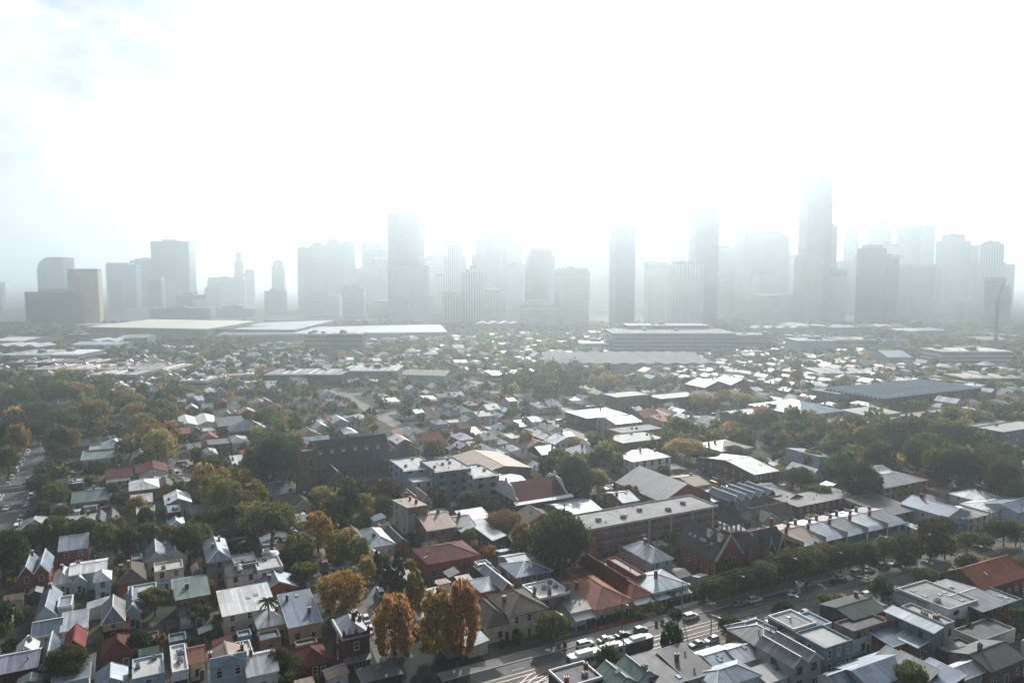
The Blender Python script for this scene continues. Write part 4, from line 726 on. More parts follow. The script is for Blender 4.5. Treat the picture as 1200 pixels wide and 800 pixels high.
H(118, 636, 140, 624, 3.8, 'hip', 1.8, 'r_zinc', 'w_grey', 'zinc hip roof peeping out between two dark trees', **CT)
H(84, 524, 105, 514, 4.6, 'gu', 2.2, 'r_slate', 'w_brown', 'dark steep-roofed house below the left tree cluster', **BK)
H(104, 528, 118, 518, 4.0, 'flat', 0, 'r_flat', 'w_grey', 'pale flat-roofed addition beside the dark steep-roofed house', **WHs)
H(118, 526, 148, 510, 4.4, 'hip', 3.0, 'r_zinc', 'w_white', 'sprawling house of white-edged grey gables beside the rusty autumn trees', chim=[(.5, .5)], sky=2, **WHs)
H(94, 540, 136, 528, 3.6, 'flat', 0, 'r_green', 'w_grey', 'long low green-grey roof behind the villas', **WHs)
H(154, 538, 176, 527, 4.2, 'gv', 2.4, 'r_grey', 'w_dred', 'brick house with a white-edged front gable behind the villas', **BK)
H(208, 500, 255, 490, 4.4, 'twin', 1.8, 'r_white', 'w_white', 'row of white pointed gables behind the tree-lined street', name='terrace_house', cat='terrace house')
H(256, 500, 288, 486, 5.0, 'skf', 1.4, 'r_dark', 'w_stone', 'dark roof with two big white skylights behind the white pointed gables', sky=3, name='warehouse', cat='warehouse')
H(244, 522, 272, 510, 5.6, 'flat', 0, 'r_flatd', 'w_dred', 'plain dark red brick block behind the gravel square', **BK)
H(266, 520, 292, 506, 4.4, 'hip', 2.0, 'r_grey', 'w_white', 'grey hip roof beside the plain dark red block', **CT)
# --- right middle distance
H(722, 466, 764, 452, 10, 'flat', 0, 'r_flatw', 'w_stone', 'large dark brick mill with a white roof and few windows', name='mill', cat='warehouse', ac=2, winw=1.6, winh=1.6, gap=6, D=20)
H(775, 468, 826, 456, 9, 'flat', 0, 'r_flatw', 'w_dred', 'lower dark brick mill wing beside the large white-roofed mill', name='mill', cat='warehouse', ac=2, winw=1.6, winh=1.6, gap=6, D=20)
H(826, 454, 885, 444, 8, 'twin', 4, 'r_grey', 'w_dred', 'pair of dark gabled brick buildings beyond the mills', name='mill', cat='warehouse', gap=6, D=22)
H(688, 490, 736, 482, 7, 'hip', 2.4, 'r_pale', 'w_dred', 'two-storey brick house with a pale hip roof in front of the mills', chim=[(.6, .5, 3)], **BK)
H(722, 497, 752, 490, 6.4, 'gu', 2.0, 'r_zinc', 'w_grey', 'pale grey twin-roofed house beside the brick hip-roofed one', **WHs)
H(730, 520, 782, 511, 5.4, 'flat', 0, 'r_flatw', 'w_dred', 'low dark building with many white flat roofs beside the yellow tree', name='warehouse', cat='warehouse', ac=5, vent=4)
H(728, 508, 780, 502, 5.0, 'flat', 0, 'r_flat', 'w_red', 'low red brick row behind the many-roofed dark building', name='shop', cat='shop', ac=2)
def monitors(t, W, D, h, rise):
    for i in range(14): q = MB(); y = -D/2 + D * (i + .5) / 14; q.slab([(-W/2 + 2, y - 1.4, h), (W/2 - 2, y - 1.4, h), (W/2 - 2, y + 1.0, h + 1.5), (-W/2 + 2, y + 1.0, h + 1.5)], .2); q.box(-W/2 + 2, W/2 - 2, y + .8, y + 1.0, h - .2, h + 1.3, 1, bottom=True); q.build('roof_monitor', ['r_pale', 'glass'], t)
H(1033, 463, 1060, 455, 9, 'flat', 0, 'r_flat', 'w_stone', 'dark end pavilion of the long sawtooth factory', name='factory', cat='factory', gap=6, ac=3)
H(1032, 468, 1150, 452, 9, 'flat', 0, 'r_flat', 'w_dred', 'very long brick factory with a ridged pale roof and ribbon windows', extra=monitors, name='factory', cat='factory', ac=14, sky=10, vent=12, D=46, winw=2.2, winh=1.6, gap=6)
H(982, 462, 1030, 456, 9, 'flat', 0, 'r_flat', 'w_teal', 'blue-grey wing at the near end of the long factory', name='factory', cat='factory', ac=5, winw=2, winh=2, gap=7)
H(940, 487, 990, 474, 7, 'hip', 5.0, 'r_blue', 'w_bluegrey', 'big blue steep hip roof among trees in front of the factory', name='hall', cat='hall', ridgecap=False, gap=6)
H(1018, 488, 1055, 482, 5.6, 'skf', 1.0, 'r_flatw', 'w_buff', 'low buff hall with a bright white roof below the factory', name='hall', cat='hall', wins=False)
H(990, 500, 1066, 489, 4.0, 'flat', 0, 'r_tan', 'w_buff', 'wide tan flat roof beside the big blue hip roof', name='hall', cat='hall', wins=False)
H(1080, 492, 1140, 486, 4.0, 'flat', 0, 'r_tan', 'w_buff', 'second wide tan roof below the long factory', name='hall', cat='hall', wins=False)
H(862, 487, 905, 478, 5.0, 'gu', 1.4, 'r_white', 'w_teal', 'low hall with a glaring white roof beside the park trees', D=14, name='hall', cat='hall', wins=False)
H(1168, 512, 1230, 498, 9, 'flat', 0, 'r_flat', 'w_dred', 'dark brick library with stacked concrete bands beyond the park trees', name='library', cat='library', ac=3, winw=2.4, winh=1, gap=7, parapet='w_conc', D=26)
H(1176, 507, 1230, 492, 13, 'flat', 0, 'r_flatw', 'w_bluegrey', 'upper blue-grey block rising behind the dark brick library', name='library', cat='library', ac=3, winw=2.4, winh=1, gap=7, D=15)
# ---------------------------------------------------------------- fill-in houses, row by row on the street grid
ROADS = [([(-140, 140.9), (420, 140.9)], 11.5), (LANE, 5.5), ([(68, 146), (76, 40)], 7), ([(-46, 200), (-47, 640)], 8.5), ([(-110, 330), (-48, 312)], 18), ([(225, 150), (225, 420)], 7), ([(140, 262), (330, 262)], 6), ([(330, 100), (330, 560)], 7.5), ([(60, 395), (330, 395)], 6),
         ([(140, 395), (140, 760)], 6), ([(-20, 470), (420, 470)], 6.5), ([(260, 300), (260, 700)], 5.5), ([(60, 560), (420, 560)], 6), ([(-46, 208), (60, 204)], 4)]
def droad(u, v):
    best = 99
    for pts, w in ROADS:
        for (a, b_), (c, d) in zip(pts, pts[1:]):
            L2 = (c - a) ** 2 + (d - b_) ** 2; t = max(0, min(1, ((u - a) * (c - a) + (v - b_) * (d - b_)) / L2)); best = min(best, math.hypot(u - a - t * (c - a), v - b_ - t * (d - b_)) - w)
    return best
PARK = [(965, 492, 1200, 572), (0, 455, 128, 512), (840, 495, 965, 535), (690, 522, 740, 560), (780, 510, 850, 552), (300, 500, 350, 580), (352, 575, 460, 620), (640, 560, 700, 590), (230, 560, 312, 640), (100, 625, 172, 656), (190, 536, 240, 576), (340, 620, 412, 668), (0, 565, 72, 600), (135, 468, 210, 545), (590, 438, 720, 470), (440, 600, 480, 620)]
def inpark(x, y): a, b_ = PX(x, y, 0); return any(p[0] <= a <= p[2] and p[1] <= b_ <= p[3] for p in PARK)
def seen(x, y, m=30): a, b_ = PX(x, y, 4); return y > 100 and -m < a < 1200 + m and b_ < 820
GRIDF = {}
def addfoot(f):
    FOOT.append(f)
def regrid():
    GRIDF.clear()
    for f in FOOT:
        for i in range(int(f[0] // 20), int(f[2] // 20) + 1):
            for j in range(int(f[1] // 20), int(f[3] // 20) + 1): GRIDF.setdefault((i, j), []).append(f)
def hits(a0, b0, a1, b1):
    for i in range(int(a0 // 20), int(a1 // 20) + 1):
        for j in range(int(b0 // 20), int(b1 // 20) + 1):
            for f in GRIDF.get((i, j), ()):
                if a0 < f[2] and a1 > f[0] and b0 < f[3] and b1 > f[1]: return True
    return False
regrid()
rng = random.Random(11)
cand = []
v = 84.0
while v < 1000:
    u = -420.0; rowd = rng.choice((10, 11, 12, 13)); style = rng.random(); rw = rng.uniform(5.4, 8.5)
    while u < 760:
        W = rw * rng.uniform(.85, 1.25); D = rowd * rng.uniform(.85, 1.2)
        if rng.random() < .12: W *= 1.9
        c = XY(u + W / 2, v + D / 2)
        if seen(*c, 130) and not inpark(*c) and droad(u + W / 2, v + D / 2) > max(W, D) / 2 + .4 and not hits(u - .5, v - .5, u + W + .5, v + D + .5) and rng.random() < (.93 if c[1] < 480 else .64 if c[1] < 760 else .38):
            cand.append((c[1] * 1.0 + abs(c[0]) * .15 + (0 if seen(*c) else 5000), u, v, W, D, style)); 
        u += W + (rng.choice((.4, .7, 1.2, 2.5)) if rng.random() < .85 else rng.uniform(5, 10))
    v += rowd + rng.choice((4, 5, 7, 9))
cand.sort()
NIND = 285
ROOFS = ['r_zinc'] * 5 + ['r_pale'] * 3 + ['r_white'] * 2 + ['r_blue'] * 2 + ['r_grey'] * 4 + ['r_slate'] * 2 + ['r_brown'] * 2 + ['r_tc', 'r_tc', 'r_pink', 'r_brown', 'r_brown', 'r_maroon', 'r_rust', 'r_rust', 'r_green', 'r_lav']
WALLS = ['w_white'] * 3 + ['w_cream'] * 3 + ['w_red'] * 3 + ['w_blue'] * 2 + ['w_grey'] * 2 + ['w_brown', 'w_buff', 'w_beige', 'w_palegreen', 'w_dred']
CN = dict(r_zinc='zinc', r_pale='pale grey', r_white='white', r_blue='blue-grey', r_grey='grey', r_slate='black slate', r_brown='brown tiled', r_tc='terracotta', r_pink='faded pink', r_maroon='maroon', r_rust='rusty', r_green='grey-green', r_lav='lavender', r_flat='grey flat', r_flatw='white flat', r_flatd='dark flat', r_tan='tan',
          w_white='white', w_cream='cream', w_red='red brick', w_blue='pale blue', w_grey='grey', w_brown='brown brick', w_buff='buff brick', w_beige='beige', w_palegreen='pale green', w_dred='dark brick')
RN = dict(gv='gabled', gu='gabled', hip='hipped', flat='flat-topped', twin='twin-gabled', skf='sloping', skb='sloping', skl='sloping', skr='sloping')
far = []
for i, (dist, u, v, W, D, style) in enumerate(cand):
    hgt = rng.choice((3.4, 3.6, 3.8, 4.0, 4.2)) if rng.random() < .66 else rng.choice((5.8, 6.2, 6.6))
    roof = rng.choice(['gv', 'gv', 'hip', 'hip', 'gu', 'gu', 'skf', 'twin' if W > 8 else 'gv', 'flat' if rng.random() < .6 else 'hip']); rise = min(W, D) * rng.uniform(.22, .34) if roof in ('gv', 'gu', 'hip') else (1.2 if roof.startswith('sk') else 1.9)
    rm, wm = rng.choice(ROOFS), rng.choice(WALLS)
    if roof == 'flat': rm = rng.choice(('r_flat', 'r_flatw', 'r_flatw', 'r_flatd'))
    FOOT.append((u - .5, v - .5, u + W + .5, v + D + .5))
    if i < NIND:
        nm = 'terrace_house' if hgt > 5 else 'cottage'
        house(u, v, W, D, hgt, roof, rise, rm, wm, None, name=nm, cat=nm.replace('_', ' '), desc=f"{CN[wm]} {'two-storey house' if hgt > 5 else 'cottage'} with a {RN[roof] + ' ' if roof != 'flat' else ''}{CN[rm]} roof",
              chim=[(rng.choice((.05, .95, .5)), rng.uniform(.3, .8))] if rng.random() < .65 else None, ver=rng.random() < .3 and hgt < 5, sky=rng.choice((0, 0, 1, 2)), vent=rng.choice((0, 0, 1)), ac=rng.choice((0, 0, 1)) if roof == 'flat' else 0, solar=rng.choice((0, 0, 0, 2)) if roof != 'flat' else 0, bay=rng.choice((0, 1, -1)) if hgt < 5 and dist < 340 else 0, aerial=rng.random() < .4, light=dist > 330)
    else: far.append((u, v, W, D, hgt, roof, rise, rm, wm))
regrid()
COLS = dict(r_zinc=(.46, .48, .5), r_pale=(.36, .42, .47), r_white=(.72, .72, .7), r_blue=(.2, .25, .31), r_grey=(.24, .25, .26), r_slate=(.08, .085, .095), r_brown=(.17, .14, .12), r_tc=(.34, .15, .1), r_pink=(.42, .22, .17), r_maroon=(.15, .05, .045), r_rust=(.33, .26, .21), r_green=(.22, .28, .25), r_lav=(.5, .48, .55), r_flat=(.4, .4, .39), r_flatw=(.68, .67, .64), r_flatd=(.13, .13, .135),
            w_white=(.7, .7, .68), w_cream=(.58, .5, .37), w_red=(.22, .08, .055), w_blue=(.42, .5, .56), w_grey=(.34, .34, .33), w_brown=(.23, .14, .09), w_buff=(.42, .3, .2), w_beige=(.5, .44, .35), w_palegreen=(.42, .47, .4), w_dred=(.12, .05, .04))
def tint(me, cols):
    at = me.attributes.new('tint', 'FLOAT_COLOR', 'FACE'); at.data.foreach_set('color', [x for c in cols for x in (*c, 1.0)])
vv, ff, cc = [], [], []
for u, v, W, D, h, roof, rise, rm, wm in far:
    k = len(vv); C4 = [XY(u, v), XY(u + W, v), XY(u + W, v + D), XY(u, v + D)]; wc, rc = COLS[wm], COLS[rm]; g = rng.uniform(.8, 1.15); rc = tuple(x * g for x in rc)
    vv += [(*p, -.2) for p in C4] + [(*p, h) for p in C4]
    for a, b_ in ((0, 1), (1, 2), (2, 3), (3, 0)): ff.append((k + a, k + b_, k + b_ + 4, k + a + 4)); cc.append(wc)
    if roof == 'gu' or (roof == 'hip' and W > D): r0, r1 = (0 if roof == 'gu' else D / 2), 0; m0, m1 = XY(u + r0, v + D / 2), XY(u + W - r0, v + D / 2); fa = ((4, 5, 9, 8), (6, 7, 8, 9), (5, 6, 9), (7, 4, 8))
    elif roof in ('gv', 'hip', 'twin'): r0 = 0 if roof != 'hip' else W / 2; m0, m1 = XY(u + W / 2, v + r0), XY(u + W / 2, v + D - r0); fa = ((4, 8, 9, 7), (5, 6, 9, 8), (4, 5, 8), (6, 7, 9))
    else: m0, m1 = XY(u + W / 2, v + D * .4), XY(u + W / 2, v + D * .6); rise = .1; fa = ((4, 8, 9, 7), (5, 6, 9, 8), (4, 5, 8), (6, 7, 9))
    vv += [(*m0, h + rise), (*m1, h + rise)]
    for f in fa: ff.append(tuple(k + x for x in f)); cc.append(rc if len(f) == 4 or roof in ('hip', 'flat', 'skf') else wc)
    if rng.random() < .6:       # a chimney
        k = len(vv); p = Vector((*m0, h + rise * .6)); vv += [tuple(p + Vector((x, y, z))) for z in (0, 2.2) for x, y in ((-.4, -.4), (.4, -.4), (.4, .4), (-.4, .4))]
        for f in ((0, 1, 5, 4), (1, 2, 6, 5), (2, 3, 7, 6), (3, 0, 4, 7), (4, 5, 6, 7)): ff.append(tuple(k + x for x in f)); cc.append((.22, .1, .07))
    for q in range(2):           # dark window openings that stand a little proud on the street front
        k = len(vv); p0, p1 = [XY(u + W * (.18 + .42 * q + d), v - .06) for d in (0, .2)]; zz = h * .5; vv += [(*p0, zz - .8), (*p1, zz - .8), (*p1, zz + .7), (*p0, zz + .7)]; ff.append((k, k + 1, k + 2, k + 3)); cc.append((.03, .035, .04))
me = bpy.data.meshes.new('distant_houses'); me.from_pydata(vv, [], ff); me.materials.append(MATS['far_tint']); tint(me, cc); o = link('distant_houses', me); o['kind'] = 'stuff'; o['label'] = 'far suburb of small pale-roofed houses in front of the towers'
print('houses', len(cand), 'far', len(far))
# small sheds, garages and lean-tos in the back yards of the near blocks
nsh = 0
for _ in range(9000):
    z = 150 + 190 * rng.random(); x = rng.uniform(-.72, .72) * z; u, v = UV(x, z); W, D = rng.uniform(2.6, 5.2), rng.uniform(2.8, 6.5)
    if nsh >= 170: break
    if not seen(x, z, 5) or inpark(x, z) or droad(u + W / 2, v + D / 2) < max(W, D) / 2 + .6 or hits(u - .3, v - .3, u + W + .3, v + D + .3): continue
    addfoot((u - .3, v - .3, u + W + .3, v + D + .3)); nsh += 1
    if nsh % 6 == 0: regrid()
    rm, wm = rng.choice(['r_zinc', 'r_pale', 'r_grey', 'r_rust', 'r_blue', 'r_white', 'r_green', 'r_flatd', 'r_maroon']), rng.choice(['w_grey', 'w_white', 'timber', 'w_red', 'w_cream', 'w_bluegrey', 'w_black']); rf = rng.choice(['skf', 'skb', 'skl', 'flat', 'gu', 'gv'])
    house(u, v, W, D, rng.uniform(2.3, 3.3), rf, rng.uniform(.4, .9), rm, wm, None, name='shed', cat='shed', desc=f"small {dict(timber='timber', w_bluegrey='slate-grey', w_black='black').get(wm) or CN[wm]} shed with a {CN[rm].replace(' flat', '')} {'flat' if rf == 'flat' else 'gabled' if rf[0] == 'g' else 'sloping'} roof", wins=rng.random() < .4, door=False, winw=.7, winh=.7, ridgecap=False)
regrid()
# ---------------------------------------------------------------- sheds, works and offices farther out, each a thing
def block(px1, px2, yb, h, D, rm, wm, label=None, name='warehouse', cat='warehouse', rot=0.0, roof='flat', rise=0, bands=0, desc=None, group=None, yoff=0, **k):
    x0, y0 = P(px1, yb); x1 = P(px2, yb)[0]; W = (x1 - x0) / math.cos(rot)
    t = thing(name, cat, ((x0 + x1) / 2 + math.sin(-rot) * D / 2, y0 + D / 2, 0), rot, label, group, desc)
    q = MB(); hw, hd = W / 2, D / 2; q.box(-hw, hw, -hd, hd, -.3, h); q.f.pop(); q.m.pop(); q.build('wall', wm, t); q = MB()
    if roof == 'flat': q.box(-hw - .3, hw + .3, -hd - .3, hd + .3, h, h + .5, bottom=True)
    elif roof == 'saw':
        n = max(2, int(W / 16))
        for i in range(n): x = -hw + W * i / n; m = W / n; q.slab([(x, -hd - 1, h), (x + m / 2, -hd - 1, h + rise), (x + m / 2, hd, h + rise), (x, hd, h)], .3); q.slab([(x + m / 2, -hd - 1, h + rise), (x + m, -hd - 1, h), (x + m, hd, h), (x + m / 2, hd, h + rise)], .3); q.poly([(x, -hd, h), (x + m, -hd, h), (x + m / 2, -hd, h + rise - .3)])
    elif roof == 'gu': q.slab([(-hw - .5, -hd - .5, h), (hw + .5, -hd - .5, h), (hw + .5, 0, h + rise), (-hw - .5, 0, h + rise)], .3); q.slab([(-hw - .5, 0, h + rise), (hw + .5, 0, h + rise), (hw + .5, hd + .5, h), (-hw - .5, hd + .5, h)], .3); [q.poly([(x, -hd, h - .01), (x, hd, h - .01), (x, 0, h + rise - .3)]) for x in (-hw, hw)]
    elif roof == 'tilt': q.slab([(-hw - 3, -hd - 4, h + rise), (hw + 3, -hd - 4, h), (hw + 3, hd, h), (-hw - 3, hd, h + rise)], 1.2); q.poly([(-hw, -hd, h - .01), (hw, -hd, h - .01), (-hw, -hd, h + rise - 1.2)])
    q.build('roof', rm, t)
    if bands:
        q = MB()
        for i in range(bands): z = h * (i + .5) / bands; q.box(-hw - .25, hw + .25, -hd - .25, hd, z - .55, z + .55, 0, bottom=True)
        o = q.build('window_band', 'glass', t); o['kind'] = 'stuff'
    rg = random.Random(int(px1 * 7 + yb))
    if roof == 'flat' and name in ('warehouse', 'office', 'market_shed', 'apartment_block') and D > 20:      # ridged roof lights and box gutters across the deck
        q = MB(); n = int(W / rg.choice((5, 7, 9)))
        for i in range(1, n):
            x = -hw + W * i / n; a = hd * rg.uniform(.6, .95); q.slab([(x - .8, -a, h + .55), (x, -a, h + 1.3), (x, a, h + 1.3), (x - .8, a, h + .55)], .05, rg.randrange(2)); q.slab([(x, -a, h + 1.3), (x + .8, -a, h + .55), (x + .8, a, h + .55), (x, a, h + 1.3)], .05, rg.randrange(2))
        if q.f: o = q.build('roof_light', ['r_flat', 'r_grey'], t); o['kind'] = 'stuff'
    for i in range(rg.randint(1, 4) if roof == 'flat' else 0): link('plant_box', small_mesh('plant_box'), t, (rg.uniform(-hw * .7, hw * .7), rg.uniform(-hd * .7, hd * .7), h + .5), 0, (rg.uniform(1, 2.4),) * 3)
    u_, v_ = UV((x0 + x1) / 2, y0 + D / 2); rr = max(W, D) / 2; FOOT.append((u_ - rr, v_ - rr, u_ + rr, v_ + rr)); FOOT.append((u_ - rr * .2, v_ - rr * .2, u_ + rr * .2, v_ + rr * .2))
    return t
mat('t_glass', (.17, .22, .26), .25, 0, .15, .02, 'glassgrid', rnd=.1); mat('t_pale', (.36, .39, .40), .6, 0, .1, .02, 'glassgrid', rnd=.1); mat('t_conc', (.29, .30, .30), .6, 0, .12, .02, 'glassgrid', rnd=.1); mat('t_dark', (.08, .095, .11), .3, 0, .15, .02, 'glassgrid'); mat('t_blue', (.17, .24, .29), .3, 0, .12, .02, 'glassgrid', rnd=.1)
mat('t_beige', (.56, .42, .22), .6, 0, .12, .02, 'glassgrid'); mat('t_white', (.72, .72, .70), .6, 0, .08, .05); mat('r_market', (.20, .21, .22), .9, 0, .25, .05, spec=.1); mat('silver', (.42, .44, .46), .5, .1, .12, .03)
SI = dict(name='convention_centre', cat='exhibition hall')
mat('r_cream', (.66, .58, .46), .42, 0, .06, .02, spec=.5)
block(105, 243, 399, 17, 190, 'r_cream', 'w_beige', 'exhibition hall with a broad white kite-shaped roof beside the beige tower', roof='tilt', rise=3, **SI)
block(246, 345, 397, 14, 240, 'silver', 'w_grey', 'silver roof with an upswept edge next to the white kite-shaped roof', roof='tilt', rise=-4, **SI)
block(262, 520, 400, 12, 170, 'silver', 'w_grey', 'very long low silver roof stretching towards the twin flats', roof='tilt', rise=-3, rot=R(9), **SI)
block(718, 862, 417, 26, 70, 'r_flat', 'w_bluegrey', 'broad dark office with stacked pale floors in front of the slim dark tower', name='office', cat='office', bands=6)
block(735, 830, 411, 31, 40, 'r_flatw', 'w_bluegrey', 'stepped upper floors on the broad dark office', name='office', cat='office', bands=7)
block(862, 905, 412, 20, 40, 'r_flatd', 'w_stone', 'small dark block beside the broad stepped office', name='office', cat='office', bands=3)
block(640, 842, 436, 8, 110, 'r_market', 'w_grey', 'market sheds under many ridged white roofs', roof='saw', rise=1.5, name='market_shed', cat='market')
block(680, 720, 414, 12, 30, 'r_white', 'w_white', 'white banded low building in front of the banded flats', bands=2, name='office', cat='office')
block(357, 384, 413, 22, 30, 'r_flatw', 'w_buff', 'buff and white block among trees in front of the silver roof', name='apartment_block', cat='apartment block', bands=4)
block(385, 425, 413, 22, 30, 'r_flat', 'w_brown', 'square brown block beside the buff one', name='apartment_block', cat='apartment block', bands=4)
block(1104, 1186, 431, 16, 40, 'r_flatw', 'w_white', 'long white office with dark windows below the crane', name='office', cat='office', bands=4)
block(982, 1028, 412, 14, 40, 'r_flat', 'w_bluegrey', 'low blue-grey office in front of the dark twin tower', name='office', cat='office', bands=2)
block(935, 980, 418, 18, 40, 'r_flatw', 'w_blue', 'pale blue hoarded building in front of the tower cluster', name='office', cat='office')
block(0, 92, 425, 8, 60, 'r_flatw', 'w_blue', 'long pale blue warehouse with dark hopper windows', bands=1)
block(4, 120, 433, 6, 40, 'r_maroon', 'w_dred', 'long low red-walled warehouse in front of the pale blue one')
block(35, 205, 441, 6, 45, 'r_tan', 'w_grey', 'very long tan-roofed shed on the flats')
block(105, 160, 452, 9, 30, 'r_flatw', 'w_blue', 'white and pale blue office with a square tower block', bands=2, name='office', cat='office')
block(210, 242, 460, 9, 25, 'r_flatw', 'w_cream', 'cream corner block beyond the rusty autumn trees', bands=2, name='office', cat='office')
block(310, 400, 452, 9, 40, 'r_flat', 'w_dgreen', 'long dark-walled works with a pale roof in front of the houses')
block(400, 465, 447, 9, 40, 'r_flatw', 'w_teal', 'white-roofed works beside the long dark-walled works')
block(470, 522, 452, 9, 24, 'r_tan', 'w_grey', 'long grey gabled shed running down towards the dense trees', roof='gu', rise=3, rot=R(-14))
block(1040, 1068, 430, 10, 40, 'r_pale', 'w_grey', 'pale tilted roof among trees in front of the crane', roof='gu', rise=5)
block(962, 1028, 447, 7, 40, 'r_flatw', 'w_grey', 'cluster of glaring white roofs behind the long factory', bands=1)
block(1130, 1200, 455, 8, 30, 'r_tan', 'w_stone', 'tan roof among trees at the end of the long factory')
rng = random.Random(23)
for i in range(135):
    yb = 388 + 66 * rng.random() ** 1.15; px = rng.uniform(-15, 1190); wpx = rng.uniform(22, 80) * (.65 + (yb - 385) / 90); 
    if 640 < px < 860 and 405 < yb < 445: continue
    D = rng.uniform(22, 60); x, y = P(px, yb); u, v = UV(x + wpx / 2 / FPX * y, y + D / 2)
    if hits(u - 14, v - 14, u + 14, v + 14): continue
    rm = rng.choice(['r_flatw', 'r_flatw', 'r_flat', 'r_flat', 'r_white', 'r_pale', 'r_tan', 'r_flatd', 'r_zinc']); wm = rng.choice(['w_grey', 'w_white', 'w_blue', 'w_dred', 'w_brown', 'w_beige', 'w_teal', 'w_conc']); rf = rng.choice(['flat', 'flat', 'gu', 'saw'])
    wn = CN.get(wm, {'w_teal': 'blue-grey', 'w_conc': 'concrete'}.get(wm))
    block(px, px + wpx, yb, rng.uniform(5, 9) if rng.random() < .75 else rng.uniform(10, 17), D, rm, wm, None, roof=rf, rise=rng.uniform(2, 3.5), rot=rng.choice((0, R(8), R(-8), R(15))), bands=rng.choice((0, 0, 1, 2)) if rf == 'flat' else 0, desc=f"{wn} warehouse with a {'ridged ' if rf == 'saw' else 'gabled ' if rf == 'gu' else ''}{CN[rm]} roof", group='warehouses on the flats')
    regrid()
# ---------------------------------------------------------------- towers
def tower(x1, x2, yt, z, m, label, style='glass', rot=None, r=.75, cut=None, mast=None, plant=True, name='tower', steps=None, yb=None, desc=None):
    rg = random.Random(int(x1 * 13 + yt)); a = R(rot if rot is not None else rg.choice((-20, -12, 10, 16, 24)))
    z = z if z < 2000 else 2000 + (z - 2000) * .35
    if x2 < 340 and yt < 337: z *= 1.18
    X1, X2 = (x1 - 600) / FPX * z, (x2 - 600) / FPX * z
    f = z * math.cos(PITCH); htop = CH + z * math.tan(math.atan((400 - yt) / FPX) - PITCH)
    tot = X2 - X1; W = tot / (math.cos(a) + r * abs(math.sin(a))); D = W * r; H_ = htop
    t = thing(name, 'tower' if H_ > 60 else 'building', ((X1 + X2) / 2, z, 0), a, label, None if label else 'towers crowding behind', desc); hw, hd = W / 2, D / 2
    q = MB()
    def ring(w, d, ch): return [(-w + ch, -d), (w - ch, -d), (w, -d + ch), (w, d - ch), (w - ch, d), (-w + ch, d), (-w, d - ch), (-w, -d + ch)]
    ch = W * rg.choice((.02, .02, .05, .12)); top = H_ - (6 if plant else 0)
    if cut == 'round':           # one shoulder curves over
        n = 10; prof = [(-hw, 0), (hw, 0), (hw, top)] + [(-hw + W * .5 * (1 - math.sin(i / n * math.pi / 2)), top - W * .55 * (1 - math.cos(i / n * math.pi / 2))) for i in range(n + 1)]
        k = len(q.v); m_ = len(prof); q.v += [(x, -hd, zz) for x, zz in prof] + [(x, hd, zz) for x, zz in prof]; q.f.append(tuple(range(k, k + m_))); q.f.append(tuple(k + m_ + i for i in reversed(range(m_)))); q.m += [0, 0]
        for i in range(m_): j = (i + 1) % m_; q.f.append((k + j, k + i, k + m_ + i, k + m_ + j)); q.m.append(0)
    elif steps:
        zb = 0
        for fr, sc in steps: q.prism(ring(hw * sc, hd * sc, ch * sc), zb, top * fr); zb = top * fr - .05
    else: q.prism(ring(hw, hd, ch), 0, top)
    q.build('facade', m, t)
    if style in ('bands', 'glass', 'plain') and cut != 'round' and not steps:
        q = MB(); fh = 3.6 if style != 'plain' else 11; n = int((top - 4) / fh); e = .7 if style == 'bands' else .22
        for i in range(1, n): zz = i * fh; q.prism(ring(hw + e, hd + e, ch), zz, zz + (1.25 if style == 'bands' else .5), 0)
        o = q.build('floor_band', 't_white' if style == 'bands' else m, t); o['kind'] = 'stuff'
    if style == 'fins':
        q = MB(); n = max(4, int(W / 5))
        for i in range(n + 1): x = -hw + ch + (W - 2 * ch) * i / n; q.box(x - .7, x + .7, -hd - 1.2, -hd, 2, top, 0)
        o = q.build('vertical_fin', 't_white' if m != 't_beige' else 't_beige', t); o['kind'] = 'stuff'
    if plant and cut != 'round':
        sc = steps[-1][1] if steps else 1
        q = MB(); pw_ = rg.choice((.5, .7, .9, .97)); q.box(-hw * pw_ * sc, hw * pw_ * rg.choice((1, .6)) * sc, -hd * pw_ * sc, hd * pw_ * sc, top, top + 6); q.build('plant_room', 't_conc', t)
        if rg.random() < .6: q = MB(); q.box(-hw * .3 * sc, hw * .1 * sc, -hd * .3, hd * .2, top + 6, top + 9); q.build('lift_motor_room', 't_conc', t)
    if mast:
        for x, hh in mast: q = MB(); q.cyl((x * W, 0, top), (x * W, 0, top + hh), 1.0, .35, 6); q.build('mast', 'metal', t)
    return t
T = tower
T(-12, 5, 328, 1700, 't_glass', 'dark tower cut off at the edge beside the domed-shoulder tower')
T(53, 83, 299, 1750, 't_blue', 'tower with one curved shoulder behind the low dark slab', cut='round', rot=0)
T(35, 92, 338, 1420, 't_dark', 'wide low dark glass slab in front of the curved-shoulder tower', rot=4, r=.4, name='office_tower')
T(84, 119, 315, 1230, 't_beige', 'narrow beige finned tower with a dark flank', style='fins', rot=14, r=.5, name='hotel_tower')
T(129, 165, 308, 1900, 't_blue', 'stepped pale tower left of the tallest far-left tower', rot=8)
T(158, 194, 303, 2000, 't_glass', 'rounded-top tower directly beside the tallest far-left tower', rot=-10)
T(176, 193, 325, 1600, 't_dark', 'slim dark block in front of the tallest far-left tower', rot=6)
T(183, 229, 281, 1850, 't_glass', 'tallest far-left tower, broad and topped by two thin antennas', rot=10, mast=[(-.1, 22), (.05, 30)])
T(130, 147, 328, 1650, 't_conc', 'small block at the foot of the stepped pale tower')
T(208, 240, 342, 1550, 't_pale', 'pale lower block at the foot of the twin-antenna tower', style='bands')
T(240, 262, 336, 1900, 't_conc', 'mid-height pale block beyond the twin-antenna tower')
